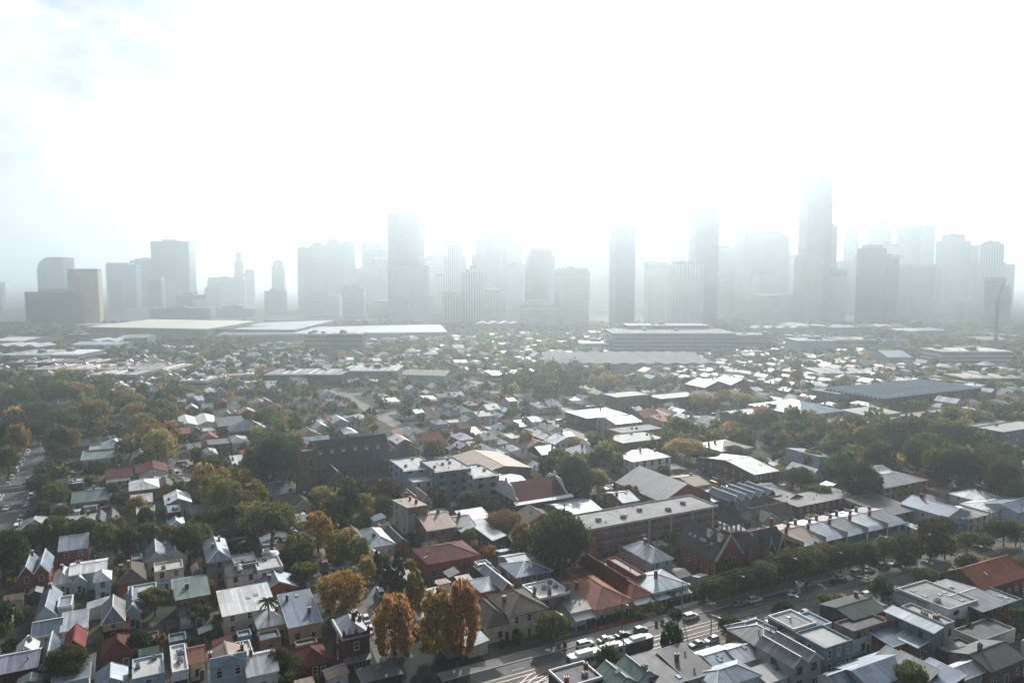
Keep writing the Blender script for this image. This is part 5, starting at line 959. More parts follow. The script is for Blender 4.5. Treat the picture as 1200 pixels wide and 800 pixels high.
T(245, 289, 325, 2000, 't_pale', 'wide pale slab below the thin stepped spire tower', rot=6, r=.4)
T(274, 289, 296, 2500, 't_conc', 'thin stepped tower with a small peak', steps=[(.62, 1), (.85, .8), (1, .5)], mast=[(0, 8)])
T(288, 300, 316, 2520, 't_conc', 'little shoulder block of the thin stepped tower')
T(319, 336, 304, 2200, 't_glass', 'lone slim tower with a sloped cap', steps=[(.9, 1), (1, .75)])
T(310, 337, 338, 1900, 't_conc', 'low block in front of the lone slim tower')
T(350, 367, 290, 2300, 't_pale', 'first slab of the pale four-tower group', rot=6)
T(365, 385, 285, 2250, 't_pale', 'second slab of the pale four-tower group', rot=6)
T(384, 402, 281, 2300, 't_pale', 'tallest middle slab of the pale four-tower group', rot=6)
T(401, 418, 284, 2260, 't_pale', 'last slab of the pale four-tower group', rot=6)
T(358, 400, 343, 1700, 't_pale', 'white-banded low flats below the four-tower group', style='bands', rot=4, r=.4)
T(402, 428, 334, 1650, 't_pale', 'taller white-banded flats beside the low banded flats', style='bands', rot=6, r=.5)
T(418, 456, 312, 2300, 't_pale', 'broad faint block beside the four-tower group')
T(440, 460, 318, 2100, 't_pale', 'small faint block in front of the broad faint one')
T(457, 497, 248, 1620, 't_pale', 'tall pale tower with a shoulder rounded to the right', rot=-8)
T(457, 505, 308, 1560, 't_pale', 'wide hazy block at the foot of the tall pale tower', rot=10)
T(500, 520, 300, 2500, 't_pale', 'hazy block between the tall pale tower and flat-capped one')
T(517, 541, 280, 2450, 't_pale', 'flat-capped hazy tower standing alone')
T(553, 574, 272, 1760, 't_pale', 'hazy shoulder tower beside the faintest tall pair', steps=[(.75, 1), (1, .6)])
T(567, 587, 239, 1720, 't_pale', 'faintest tall tower of the centre')
T(586, 613, 264, 1740, 't_pale', 'faint lower half of the tall central pair')
T(518, 541, 341, 1330, 't_conc', 'ribbed grey flats left of the stepped twin flats', style='fins', rot=12)
T(541, 568, 311, 1360, 't_conc', 'ribbed grey twin flats with a stepped top', style='fins', rot=12, steps=[(.93, 1), (1, .7)])
T(567, 593, 339, 1400, 't_conc', 'lower ribbed flats beside the stepped twin flats', style='fins', rot=12)
T(592, 616, 309, 1550, 't_pale', 'pale flats behind the darker stepped flats', style='plain')
T(615, 650, 291, 1400, 't_glass', 'grey tower with a blocky crown beside the banded flats', rot=12, steps=[(.94, 1), (1, .8)])
T(608, 655, 352, 1300, 't_conc', 'podium flats at the foot of the blocky-crowned tower', style='bands', rot=12)
T(650, 690, 314, 1350, 't_conc', 'grey flats striped with white balcony bands', style='bands', rot=14)
T(655, 676, 272, 2500, 't_pale', 'pale slab standing behind the banded flats')
T(681, 694, 292, 2500, 't_pale', 'small pale block between two hazy slabs')
T(697, 716, 280, 2400, 't_pale', 'hazy slab just left of the slim dark tower')
T(690, 714, 310, 2000, 't_pale', 'lower hazy block left of the slim dark tower')
T(714, 743, 266, 1330, 't_glass', 'slim dark glass tower standing forward of the rest', rot=18)
T(742, 769, 284, 2000, 't_pale', 'pale slab right behind the slim dark tower')
T(754, 780, 307, 1450, 't_conc', 'banded mid-rise with a dark cap beside white-finned tower', style='bands', rot=14)
T(780, 803, 286, 1800, 't_pale', 'pale block behind the white-finned tower')
T(783, 821, 306, 1330, 't_pale', 'residential tower with bold white vertical fins', style='fins', rot=10)
T(806, 839, 248, 1380, 't_glass', 'second-tallest right tower with a pale upper stage', rot=12, steps=[(.999, 1)])
T(813, 832, 214, 1425, 't_dark', 'hazy slender tower peering over the second-tallest one', rot=4)
T(837, 851, 262, 1900, 't_pale', 'shoulder slab against the second-tallest right tower')
T(834, 861, 288, 1650, 't_pale', 'rounded mid-rise beside the second-tallest right tower')
T(862, 919, 272, 1600, 't_pale', 'wide pale rectangular tower with a flat top', rot=8, r=.6)
T(850, 866, 300, 1800, 't_conc', 'thin block squeezed beside the wide pale tower')
T(918, 940, 300, 1900, 't_pale', 'lower block between the wide pale tower and the tallest tower')
T(935, 969, 197, 1420, 't_glass', 'tallest tower of all with its top lost in haze', rot=10, steps=[(.8, 1), (.93, .93), (1, .8)])
T(966, 978, 262, 1440, 't_pale', 'narrow shoulder beside the tallest tower')
T(930, 962, 298, 1360, 't_conc', 'mid-rise block at the foot of the tallest tower')
T(960, 992, 315, 1450, 't_blue', 'blue-grey mid-rise right of the tallest tower foot', style='bands')
T(985, 1004, 269, 2300, 't_pale', 'pale slab right of the tallest tower')
T(1012, 1040, 260, 2200, 't_pale', 'peaked tower with a thin spire', steps=[(.94, 1), (1, .55)], mast=[(0, 22)])
T(996, 1006, 300, 1800, 't_conc', 'thin dark block left of the twin dark tower')
T(1004, 1034, 287, 1400, 't_glass', 'dark front tower with a small domed cap', rot=16)
T(1031, 1051, 299, 1420, 't_glass', 'lower dark twin beside the dome-capped tower', rot=16)
T(1049, 1069, 265, 2100, 't_pale', 'first of two matching pale towers', rot=8)
T(1069, 1089, 265, 2080, 't_pale', 'second of two matching pale towers', rot=8)
T(1050, 1092, 310, 1600, 't_blue', 'blue-grey slab in front of the matching pale pair', rot=8)
T(1090, 1100, 312, 1700, 't_pale', 'pale strip of building beside the blue-grey slab')
T(1097, 1129, 275, 1900, 't_pale', 'right-hand tower with a raised corner', rot=10, steps=[(.95, 1), (1, .7)])
T(1130, 1162, 291, 1950, 't_pale', 'farthest right tower with a narrow top', rot=8, mast=[(-.45, 20)], steps=[(.92, 1), (1, .6)])
T(1153, 1175, 325, 1300, 't_glass', 'small dark tower behind the crane', rot=14)
T(1174, 1184, 334, 1320, 't_blue', 'low annexe of the small dark tower by the crane')
T(1120, 1150, 352, 1500, 't_conc', 'low dark block left of the crane', name='office_tower')
T(880, 930, 345, 1350, 't_conc', 'low hazy blocks below the wide pale tower', name='office_tower')
T(880, 905, 318, 1500, 't_pale', 'mid-rise in front of the wide pale tower', style='bands')
T(430, 470, 352, 1700, 't_conc', 'low hazy office beside the white-banded flats', name='office_tower')
T(470, 516, 346, 1800, 't_pale', 'low wide hazy office behind the long silver roof', name='office_tower')
T(180, 250, 360, 1500, 't_conc', 'low wide works behind the white kite-shaped roof', name='office_tower', r=.3, rot=3)
T(255, 300, 358, 1700, 't_conc', 'low hazy block behind the silver roof', name='office_tower', r=.4, rot=4)
# more of the crowd of towers behind, faint in the haze
rng = random.Random(99)
for i in range(44):
    x1 = rng.choice((rng.uniform(420, 640), rng.uniform(560, 1010), rng.uniform(800, 1150))); w = rng.uniform(13, 34); z = rng.uniform(1700, 2700); yt = rng.uniform(282, 335)
    tower(x1, x1 + w, yt, z, rng.choice(('t_pale', 't_glass', 't_blue', 't_conc')), None, style=rng.choice(('glass', 'plain', 'bands', 'fins')), r=rng.uniform(.5, 1.1), steps=rng.choice((None, None, [(rng.uniform(.6, .9), 1), (1, rng.uniform(.5, .8))])), desc=f"{'slender' if w < 19 else 'broad' if w > 27 else 'plain'} hazy {'tower' if yt < 312 else 'low-rise tower'} in the crowd")
# the crane on the right
cx, cyy = P(1166, 412); cr = thing('tower_crane', 'crane', (cx, cyy, 0), 0, 'slender luffing crane standing alone among the low offices')
q = MB(); hh = 62
for x in (-1, 1):
    for y in (-1, 1): q.bar((x, y, 0), (x, y, hh), .35, .35)
for i in range(15): z0 = i * hh / 15; s = 1 if i % 2 else -1; q.bar((-s, -1, z0), (s, -1, z0 + hh / 15), .22, .22); q.bar((-1, -s, z0), (-1, s, z0 + hh / 15), .22, .22); q.bar((1, -s, z0), (1, s, z0 + hh / 15), .22, .22)
q.build('mast', 'trimd', cr)
q = MB()
for y in (-.9, .9): q.bar((0, y, hh), (7, y * .3, hh + 26), .4, .4)
q.bar((0, 0, hh + 1.4), (7, 0, hh + 26), .3, .3); [q.bar((7 * i / 9, -.9 + .06 * i, hh + 26 * i / 9), (7 * (i + 1) / 9, .8 - .06 * i, hh + 26 * (i + 1) / 9), .2, .2) for i in range(9)]
q.build('jib', 'trimd', cr); q = MB(); q.box(-5, 1.6, -1.4, 1.4, hh - .5, hh + 1.6, bottom=True); q.box(-6.5, -4, -1.2, 1.2, hh - 2, hh + 1.2, bottom=True); q.build('counterweight', 'w_conc', cr)
q = MB(); q.box(.6, 2.6, 1.5, 3.0, hh - .2, hh + 2.2, bottom=True); q.build('cab', 'trim', cr)
# ---------------------------------------------------------------- trees
def quads_mesh(name, C, S, rs, m='leaf', elong=1.0, dirs=None):
    n = len(C); a = rs.normal(size=(n, 3)); a /= np.linalg.norm(a, axis=1)[:, None]
    if dirs is not None: a = dirs
    b_ = np.cross(a, rs.normal(size=(n, 3))); b_ /= np.linalg.norm(b_, axis=1)[:, None]
    S = np.asarray(S)[:, None] * rs.uniform(.6, 1.3, (n, 1)); a = a * S * elong; b_ = b_ * S
    a[:, :] *= 1.0; V = np.stack([C - a, C + b_ * .75, C + a, C - b_ * .75], axis=1).reshape(-1, 3)
    me = bpy.data.meshes.new(name); me.vertices.add(4 * n); me.loops.add(4 * n); me.polygons.add(n)
    me.vertices.foreach_set('co', V.astype(np.float32).ravel()); me.loops.foreach_set('vertex_index', np.arange(4 * n, dtype=np.int32))
    me.polygons.foreach_set('loop_start', np.arange(0, 4 * n, 4, dtype=np.int32)); me.polygons.foreach_set('loop_total', np.full(n, 4, dtype=np.int32)); me.update(); me.materials.append(MATS[m]); return me
def crown_pts(rs, nleaf, shape):
    """leaf places in a unit crown: x, y in -1..1, z in 0..1"""
    ncl = {'round': 48, 'tall': 80, 'cone': 46, 'spread': 40, 'loose': 26, 'bush': 20}[shape]
    cs = []
    while len(cs) < ncl:
        d = rs.normal(size=3); d /= np.linalg.norm(d); rr = rs.uniform(.5, .86)
        if shape == 'cone': z = rs.uniform(0, .95); w = (1 - z) ** .8 * .78 + .06; t = rs.uniform(0, 6.28); cs.append((w * math.cos(t) * rs.uniform(.5, 1), w * math.sin(t) * rs.uniform(.5, 1), z, .22 * (1 - z * .6)))
        elif shape == 'tall': z = rs.uniform(.06, .93); w = (math.sin(math.pi * (z * .80 + .14)) ** .55) * .86; t = rs.uniform(0, 6.28); k = rs.uniform(.35, 1) ** .6; cs.append((w * math.cos(t) * k, w * math.sin(t) * k, z, rs.uniform(.09, .2)))
        else:
            if d[2] < -.35 and shape != 'bush': continue
            z = .5 + d[2] * rr * .5 if shape != 'spread' else .42 + abs(d[2]) * rr * .5
            cs.append((d[0] * rr * rs.uniform(.85, 1.12), d[1] * rr * rs.uniform(.85, 1.12), z, rs.uniform(.15, .32) if shape != 'loose' else rs.uniform(.16, .28)))
    cs = np.array(cs); idx = rs.integers(0, ncl, nleaf); d = rs.normal(size=(nleaf, 3)); d /= np.linalg.norm(d, axis=1)[:, None]; rad = cs[idx, 3] * rs.uniform(.3, 1.08, nleaf) ** .6 * np.where(rs.random(nleaf) < .14, rs.uniform(1.0, 1.5, nleaf), 1)
    Pp = cs[idx, :3].copy(); zs = .62 if shape in ('round', 'loose', 'spread', 'bush') else .34
    Pp[:, 0] += d[:, 0] * rad; Pp[:, 1] += d[:, 1] * rad; Pp[:, 2] += d[:, 2] * rad * zs
    if shape in ('tall', 'round', 'spread', 'bush'):      # a share of the leaves fills the outline between the clumps
        k = rs.random(nleaf) < .13; n = int(k.sum()); t = rs.uniform(0, 6.28, n); z = rs.uniform(.04, .97, n)
        w = (np.sin(np.pi * (z * .80 + .14)) ** .55 * .92) if shape == 'tall' else np.sqrt(np.clip(1 - ((z - .45) / .55) ** 2, 0, 1)) * .92
        if shape == 'spread': z = .42 + z * .52; w = np.sqrt(np.clip(1 - ((z - .42) / .56) ** 2, 0, 1)) * .95
        rr = rs.uniform(.45, 1.06, n) ** .5; lump = .94 + .26 * np.sin(3 * t + 9 * z) * np.sin(5 * t - 7 * z)
        Pp[k, 0] = w * rr * lump * np.cos(t); Pp[k, 1] = w * rr * lump * np.sin(t); Pp[k, 2] = z
    Pp[:, 2] = np.clip(Pp[:, 2], -.03, 1.06); return Pp
PROTO = {}
def proto(shape, size, var):
    k = (shape, size, var)
    if k not in PROTO:
        rs = np.random.default_rng(abs(hash(shape)) % 97 * 0 + {'round': 1, 'tall': 2, 'cone': 3, 'spread': 4, 'loose': 5, 'bush': 6}[shape] * 100 + var * 7 + size)
        n, s = {0: (900, .12), 1: (2800, .078), 2: (11500, .040)}[size]
        PROTO[k] = quads_mesh('crown', crown_pts(rs, n, shape), np.full(n, s), rs)
    return PROTO[k]
def trunk_proto(var):
    def f():
        rg = random.Random(var); q = MB(); q.cyl((0, 0, -.02), (.02, .01, .45), .030, .021, 8, 0, False); q.cyl((.02, .01, .45), (.0, .03, .9), .021, .006, 7, 0, False)
        for i in range(7):
            t = i * 2.4 + rg.random(); z0 = rg.uniform(.3, .6); e = Vector((math.cos(t) * rg.uniform(.16, .3), math.sin(t) * rg.uniform(.16, .3), z0 + rg.uniform(.14, .3))); mid = Vector((e.x * .45, e.y * .45, z0 + (e.z - z0) * .6)); q.cyl((.015, .01, z0), mid, .014, .009, 6, 0, False); q.cyl(mid, e, .009, .003, 5, 0, False)
        return q.mesh('trunk', ['bark'])
    return cached(('trunk', var), f)
def palm_mesh(var):
    def f():
        rs = np.random.default_rng(40 + var); q = MB()
        for i in range(22):
            t = i * 2.4; up = rs.uniform(-.1, .9); prev = Vector((0, 0, 0))
            for s in range(6):
                g = (s + 1) / 6; nx = Vector((math.cos(t) * g, math.sin(t) * g, up * .55 * g - .62 * g * g)); side = Vector((-math.sin(t), math.cos(t), 0)) * (.15 * (1.15 - g))
                a = prev; dz = Vector((0, 0, -.10 * (1.1 - g)))
                q.poly([a, nx, nx + side + dz, a + side * 1.05 + dz]); q.poly([nx, a, a - side * 1.05 + dz, nx - side + dz]); prev = nx
        return q.mesh('crown', ['leaf'])
    return cached(('palm', var), f)
def bare_mesh(var):
    def f():
        rg = random.Random(90 + var); q = MB()
        def br(p, d, L_, r, lv):
            e = p + d * L_; q.cyl(p, e, r, r * .6, 5, 0, False)
            if lv < 4:
                for i in range(3 if lv else 4):
                    nd = (d + Vector((rg.uniform(-.55, .55), rg.uniform(-.55, .55), rg.uniform(-.05, .4)))).normalized(); br(p + d * L_ * rg.uniform(.55, 1), nd, L_ * rg.uniform(.55, .75), r * .55, lv + 1)
        br(Vector((0, 0, 0)), Vector((0, 0, 1)), .34, .02, 0); return q.mesh('branches', ['barkpale'])
    return cached(('bare', var), f)
LC = dict(dark=(.045, .068, .03), darkolive=(.09, .105, .038), olive=(.16, .165, .055), green=(.095, .14, .045), sage=(.06, .075, .045), olivegold=(.25, .225, .055), gold=(.42, .33, .11), rust=(.30, .17, .075), orange=(.44, .25, .09), rustgold=(.40, .28, .10), brown=(.10, .065, .035), palm=(.07, .085, .03))
LN = dict(dark='dark green', darkolive='dark olive', olive='olive', green='mid-green', sage='grey-green', olivegold='yellow-green', gold='golden', rust='rusty brown', orange='orange', rustgold='copper-gold', brown='brown', palm='green')
SN = dict(round='round-crowned tree', tall='tall upright tree', cone='narrow pointed tree', spread='broad spreading tree', loose='loose-crowned tree', bush='bush')
trs = random.Random(5); TREES = []
def tree(x, y, w, hgt, colr, shape='round', size=1, label=None, group=None):
    nm = {'bush': 'bush', 'palm': 'palm_tree', 'bare': 'bare_tree', 'cone': 'cypress'}.get(shape, 'tree')
    t = thing(nm, nm.replace('_', ' ') if nm != 'cypress' else 'tree', (x, y, 0), trs.uniform(0, 6.28), label, group, desc=f"{LN[colr]} {SN.get(shape, nm.replace('_', ' '))}")
    j = [c * trs.uniform(.88, 1.14) for c in LC[colr]]; v = trs.randrange(3)
    if shape == 'palm':
        q = cached('palmtrunk', lambda: (lambda q: (q.cyl((0, 0, -.1), (.02, 0, .5), .035, .026, 8, 0, False), q.cyl((.02, 0, .5), (0, 0, 1), .026, .024, 8, 0, False), q.mesh('trunk', ['bark']))[2])(MB()))
        link('trunk', q, t, None, 0, (hgt * .55, hgt * .55, hgt * .86)); c = link('crown', palm_mesh(v), t, (0, 0, hgt * .85), 0, (w / 2, w / 2, w / 2))
    elif shape == 'bare': c = link('branches', bare_mesh(v), t, None, 0, (w * 1.1, w * 1.1, hgt))
    else:
        base = {'bush': .0, 'cone': .08, 'tall': .10, 'round': .2, 'spread': .34, 'loose': .25}[shape] * hgt
        if shape != 'bush': link('trunk', trunk_proto(v), t, None, 0, (hgt, hgt, hgt))
        c = link('crown', proto(shape, size, v), t, (0, 0, base), 0, (w / 2 * 1.02, w / 2 * trs.uniform(.9, 1.02), (hgt - base) * .97))
    c.color = (*j, 1.0); TREES.append((x, y)); return t
def TR(px, yb, wpx, hpx, colr, shape='round', label=None, size=None):
    x, y = P(px, yb); s = y / FPX; u, v = UV(x, y); FOOT.append((u - 1.2, v - 1.2, u + 1.2, v + 1.2))
    return tree(x, y, wpx * s, hpx * s * 1.0, colr, shape, (2 if wpx > 34 else 1) if size is None else size, label)
TR(463, 774, 56, 86, 'orange', 'tall', 'orange autumn plane tree, leftmost of the three giants at the street corner'); TR(513, 772, 46, 92, 'rustgold', 'tall', 'copper-gold plane tree in the middle of the three autumn giants'); TR(541, 773, 48, 104, 'orange', 'tall', 'tallest autumn plane tree, standing nearest the tram junction')
TR(487, 730, 28, 68, 'olivegold', 'tall', 'slim yellow-green tree between the orange giants and the brick hall'); TR(402, 723, 60, 58, 'orange', 'round', 'wide orange tree overhanging the lane behind the corner pub')
TR(452, 692, 24, 44, 'dark', 'cone'); TR(466, 686, 26, 46, 'dark', 'cone'); TR(442, 676, 18, 34, 'dark', 'cone'); TR(430, 684, 25, 36, 'gold', 'tall', 'small golden pointed tree beside the dark cypresses'); TR(396, 662, 36, 44, 'olivegold', 'tall'); TR(421, 664, 30, 38, 'olivegold', 'tall'); TR(408, 650, 26, 34, 'gold', 'tall')
TR(373, 646, 38, 50, 'orange', 'tall', 'orange tree alone on the paved square beside the olive giant'); TR(318, 652, 76, 68, 'olive', 'spread', 'great spreading olive tree with a visible forked trunk'); TR(334, 673, 30, 28, 'dark'); TR(357, 690, 34, 34, 'olive'); TR(366, 672, 40, 12, 'olive', 'bush'); TR(345, 700, 30, 16, 'brown', 'bush')
TR(316, 747, 34, 56, 'palm', 'palm', 'tall palm in front of the cream house with a white hip roof'); TR(138, 692, 26, 28, 'palm', 'palm', 'palm beside the brown hip-roofed brick house'); TR(248, 680, 20, 26, 'palm', 'palm', 'small palm below the dark trees beside the dome-skylight house'); TR(256, 740, 24, 24, 'palm', 'palm', 'palm beside the wide white two-step roof')
TR(345, 792, 44, 26, 'green', 'bush', 'clipped green hedge bush in front of the maroon-roofed house'); TR(325, 795, 38, 40, 'brown', 'round', 'brown-leaved tree with pale blossom patches beside the clipped hedge'); TR(77, 803, 54, 50, 'darkolive', 'round', 'round dark tree standing alone by the bottom-left cottages'); TR(163, 768, 30, 32, 'dark', 'round'); TR(188, 764, 20, 24, 'rust', 'loose'); TR(182, 722, 40, 38, 'olive', 'loose'); TR(158, 728, 18, 20, 'rust', 'loose')
TR(222, 764, 18, 18, 'dark'); TR(236, 732, 34, 28, 'olive', 'loose'); TR(226, 724, 22, 22, 'olivegold', 'loose'); TR(14, 764, 22, 18, 'dark', 'bush'); TR(32, 722, 12, 14, 'olive', 'bush'); TR(104, 790, 14, 14, 'olive', 'bush'); TR(6, 690, 60, 74, 'dark', 'round'); TR(40, 652, 44, 40, 'darkolive'); TR(66, 652, 36, 52, 'olive', 'tall'); TR(98, 650, 38, 46, 'darkolive'); TR(125, 654, 34, 46, 'olive', 'round'); TR(150, 650, 34, 36, 'darkolive'); TR(175, 645, 34, 36, 'olive', 'loose'); TR(222, 660, 40, 50, 'darkolive', 'round'); TR(236, 650, 30, 40, 'olive'); TR(212, 648, 26, 34, 'dark')
TR(18, 655, 36, 36, 'darkolive'); TR(80, 640, 30, 34, 'dark'); TR(196, 636, 26, 24, 'olivegold', 'loose'); TR(140, 636, 24, 34, 'olive', 'tall')
TR(322, 578, 50, 70, 'dark', 'round', 'huge dark conifer mass beside the church tower'); TR(300, 570, 34, 50, 'darkolive'); TR(240, 584, 34, 44, 'gold', 'tall'); TR(252, 598, 36, 46, 'olivegold', 'tall'); TR(266, 606, 40, 48, 'olivegold', 'round'); TR(284, 616, 40, 44, 'olive', 'round'); TR(300, 606, 30, 46, 'olivegold', 'tall'); TR(228, 590, 20, 30, 'olive', 'tall'); TR(288, 588, 30, 40, 'rustgold', 'tall'); TR(262, 580, 26, 34, 'rustgold', 'tall'); TR(246, 622, 44, 30, 'darkolive'); TR(270, 630, 40, 26, 'olive'); TR(300, 634, 30, 26, 'darkolive'); TR(230, 628, 30, 22, 'olive'); TR(203, 573, 12, 14, 'brown', 'cone')
for px, yb, w, hh, c in ((152, 486, 34, 26, 'olivegold'), (160, 500, 36, 30, 'rustgold'), (168, 516, 38, 34, 'rustgold'), (176, 532, 40, 38, 'rust'), (186, 544, 40, 44, 'gold'), (196, 540, 26, 36, 'rustgold'), (140, 480, 26, 24, 'rust'), (112, 500, 34, 34, 'olivegold'), (98, 476, 34, 28, 'rust'), (85, 472, 30, 26, 'rustgold'), (66, 478, 36, 30, 'darkolive'), (112, 474, 26, 22, 'dark'), (24, 486, 40, 34, 'darkolive'), (8, 500, 34, 36, 'dark'), (44, 500, 36, 30, 'darkolive'), (20, 540, 34, 46, 'rust'), (26, 516, 30, 30, 'brown'), (46, 520, 34, 26, 'dark'), (68, 508, 34, 30, 'darkolive'), (86, 500, 30, 26, 'olive'), (110, 514, 24, 14, 'darkolive'), (70, 536, 26, 36, 'dark'), (60, 528, 20, 28, 'green'), (84, 534, 22, 34, 'rust'), (62, 545, 18, 30, 'darkolive'), (5, 540, 30, 50, 'dark'), (10, 562, 26, 44, 'darkolive'), (90, 560, 30, 20, 'dark'), (114, 562, 26, 24, 'darkolive'), (78, 560, 20, 18, 'darkolive'), (136, 560, 14, 10, 'olive'), (70, 590, 20, 18, 'dark'), (132, 588, 20, 24, 'darkolive'), (140, 600, 20, 22, 'dark')): TR(px, yb, w, hh, c, 'tall' if c in ('rustgold', 'gold', 'green') else 'round')
TR(670, 588, 48, 56, 'dark', 'round', 'dark leafy giant beside the hotel with white gables'); TR(656, 676, 74, 84, 'darkolive', 'round', 'huge dark tree between the autumn giants and the long brick block'); TR(640, 668, 44, 66, 'dark', 'round'); TR(611, 652, 30, 42, 'olivegold', 'tall', 'yellowing tree tucked against the huge dark tree'); TR(590, 632, 42, 36, 'rust', 'round', 'broad rust-brown tree behind the white-roofed green shed'); TR(572, 660, 24, 22, 'rust', 'loose'); TR(585, 655, 14, 12, 'orange', 'bush'); TR(550, 640, 20, 22, 'olive'); TR(540, 636, 22, 16, 'olive', 'bush'); TR(430, 612, 22, 20, 'olivegold'); TR(422, 602, 18, 24, 'olive', 'loose'); TR(395, 606, 30, 22, 'olive'); TR(410, 622, 22, 18, 'green', 'palm'); TR(505, 612, 26, 14, 'darkolive', 'bush'); TR(546, 604, 24, 30, 'darkolive'); TR(560, 602, 24, 26, 'darkolive'); TR(505, 596, 20, 26, 'rust', 'loose'); TR(446, 598, 20, 20, 'olive')
TR(803, 546, 52, 34, 'gold', 'spread', 'wide pale gold tree with a mushroom-shaped crown'); TR(720, 548, 40, 28, 'brown', 'spread', 'broad olive-brown tree beside the white villa'); TR(616, 531, 20, 28, 'gold', 'tall', 'small bright yellow tree beyond the rusty roof'); TR(652, 548, 22, 24, 'olivegold'); TR(738, 594, 26, 28, 'rust', 'loose'); TR(845, 584, 12, 26, 'olive', 'tall'); TR(510, 536, 30, 24, 'rust', 'round'); TR(832, 552, 30, 26, 'darkolive'); TR(862, 545, 30, 24, 'olive')
TR(770, 657, 26, 56, 'brown', 'bare', 'pale leafless tree in front of the long brick block'); TR(600, 735, 34, 46, 'brown', 'bare', 'bare twiggy tree in front of the low brown-tiled wing'); TR(755, 654, 20, 44, 'brown', 'bare', 'smaller leafless tree beside the pale leafless one')
for px, yb, w, hh, c in ((1005, 592, 54, 54, 'dark'), (1030, 560, 40, 46, 'darkolive'), (1052, 552, 40, 44, 'dark'), (1075, 562, 44, 50, 'darkolive'), (1098, 572, 44, 50, 'olive'), (1122, 578, 48, 56, 'dark'), (1148, 580, 46, 54, 'darkolive'), (1172, 592, 40, 56, 'darkolive'), (1192, 600, 30, 44, 'olive'), (1018, 534, 40, 34, 'darkolive'), (1045, 528, 40, 34, 'dark'), (1070, 522, 44, 36, 'darkolive'), (1100, 528, 40, 36, 'olive'), (1128, 530, 40, 34, 'darkolive'), (985, 528, 34, 26, 'olive'), (965, 520, 34, 26, 'darkolive'), (940, 516, 32, 26, 'green'), (916, 514, 30, 22, 'olive'), (900, 508, 34, 26, 'darkolive'), (880, 506, 30, 22, 'darkolive'), (862, 512, 24, 18, 'rust'), (1158, 548, 40, 30, 'olive'), (1085, 540, 44, 34, 'green'), (950, 552, 34, 26, 'olive'), (938, 576, 40, 30, 'darkolive'), (960, 590, 30, 24, 'olive'), (1180, 560, 34, 24, 'darkolive'), (930, 495, 30, 20, 'rustgold'), (905, 490, 30, 18, 'olive'), (870, 478, 30, 18, 'gold'), (850, 474, 26, 18, 'olivegold'), (820, 480, 30, 20, 'gold'), (1000, 510, 34, 24, 'green')): TR(px, yb, w, hh, c, 'tall' if c in ('green',) else 'round')
TR(647, 753, 46, 40, 'olive', 'round', 'rounded kerbside tree between the cream house and the tram'); TR(787, 771, 30, 46, 'dark', 'tall', 'dark pointed tree on the near kerb beside the tram tail'); TR(713, 792, 30, 40, 'darkolive', 'round', 'kerbside tree hiding the middle of the tram'); TR(735, 794, 16, 18, 'darkolive', 'bush'); TR(790, 733, 20, 22, 'dark', 'round'); TR(855, 752, 30, 34, 'darkolive', 'round'); TR(917, 736, 26, 34, 'dark', 'round'); TR(975, 716, 34, 22, 'olive', 'bush'); TR(1033, 708, 30, 34, 'dark', 'round'); TR(1084, 690, 34, 26, 'darkolive', 'round'); TR(1133, 676, 28, 28, 'darkolive', 'round'); TR(1120, 682, 30, 8, 'olive', 'bush')
for px, yb, w, hh, c, s in ((720, 726, 34, 12, 'darkolive', 'bush'), (745, 722, 30, 12, 'olive', 'bush'), (700, 730, 24, 10, 'darkolive', 'bush'), (766, 716, 30, 14, 'olive', 'bush'), (790, 706, 34, 16, 'olive', 'bush'), (858, 690, 30, 30, 'darkolive', 'round'), (912, 682, 34, 32, 'olive', 'round'), (985, 672, 34, 34, 'darkolive', 'round'), (1036, 664, 32, 34, 'olive', 'round'), (816, 700, 26, 14, 'darkolive', 'bush'), (840, 703, 40, 26, 'darkolive', 'round'), (872, 697, 36, 30, 'darkolive', 'round'), (894, 692, 34, 34, 'olive', 'round'), (930, 685, 44, 40, 'darkolive', 'round'), (950, 676, 34, 34, 'olive', 'loose'), (962, 668, 24, 32, 'rust', 'tall'), (1011, 672, 34, 36, 'darkolive', 'round'), (1061, 664, 30, 36, 'darkolive', 'tall'), (1090, 654, 36, 44, 'brown', 'tall'), (1107, 655, 28, 26, 'olive', 'round'), (1133, 648, 26, 24, 'olive', 'round'), (1150, 642, 26, 18, 'olive', 'bush'), (1176, 640, 34, 30, 'darkolive', 'round'), (1190, 640, 24, 26, 'olive', 'round'), (1170, 672, 56, 14, 'olivegold', 'bush'), (1195, 666, 30, 14, 'olive', 'bush'), (1168, 728, 30, 18, 'rust', 'loose'), (1150, 735, 22, 22, 'dark', 'round'), (1195, 735, 24, 22, 'green', 'loose'), (1130, 745, 22, 18, 'darkolive', 'round'), (948, 640, 10, 10, 'olive', 'bush'), (690, 690, 10, 12, 'olive', 'bush'), (724, 700, 14, 14, 'darkolive', 'loose')): TR(px, yb, w * (1.18 if s != 'bush' else 1), hh * (1.12 if s != 'bush' else 1), c, s)
regrid()
nhand = len(TREES); rng = random.Random(31); tc_ = []
for _ in range(43000):
    z = 150 + 1250 * rng.random() ** .8; x = rng.uniform(-.86, .86) * z; u, v = UV(x, z)
    pk = inpark(x, z)
    if not seen(x, z, 130) or droad(u, v) < 1.2 or (not pk and rng.random() > (.26 if z < 420 else .48 if z < 700 else .46)) or (pk and rng.random() > .35): continue
    if hits(u - 1.6, v - 1.6, u + 1.6, v + 1.6): continue
    tc_.append((z + abs(x) * .15 + (0 if seen(x, z) else 5000), x, z, pk)); 
tc_.sort(); kept = []; occ = {}
for d, x, z, pk in tc_:
    k = (int(x // 5), int(z // 5))
    if any((k[0] + i, k[1] + j) in occ for i in (-1, 0, 1) for j in (-1, 0, 1)) and z < 800 and not pk: continue
    occ[k] = 1; kept.append((d, x, z, pk))
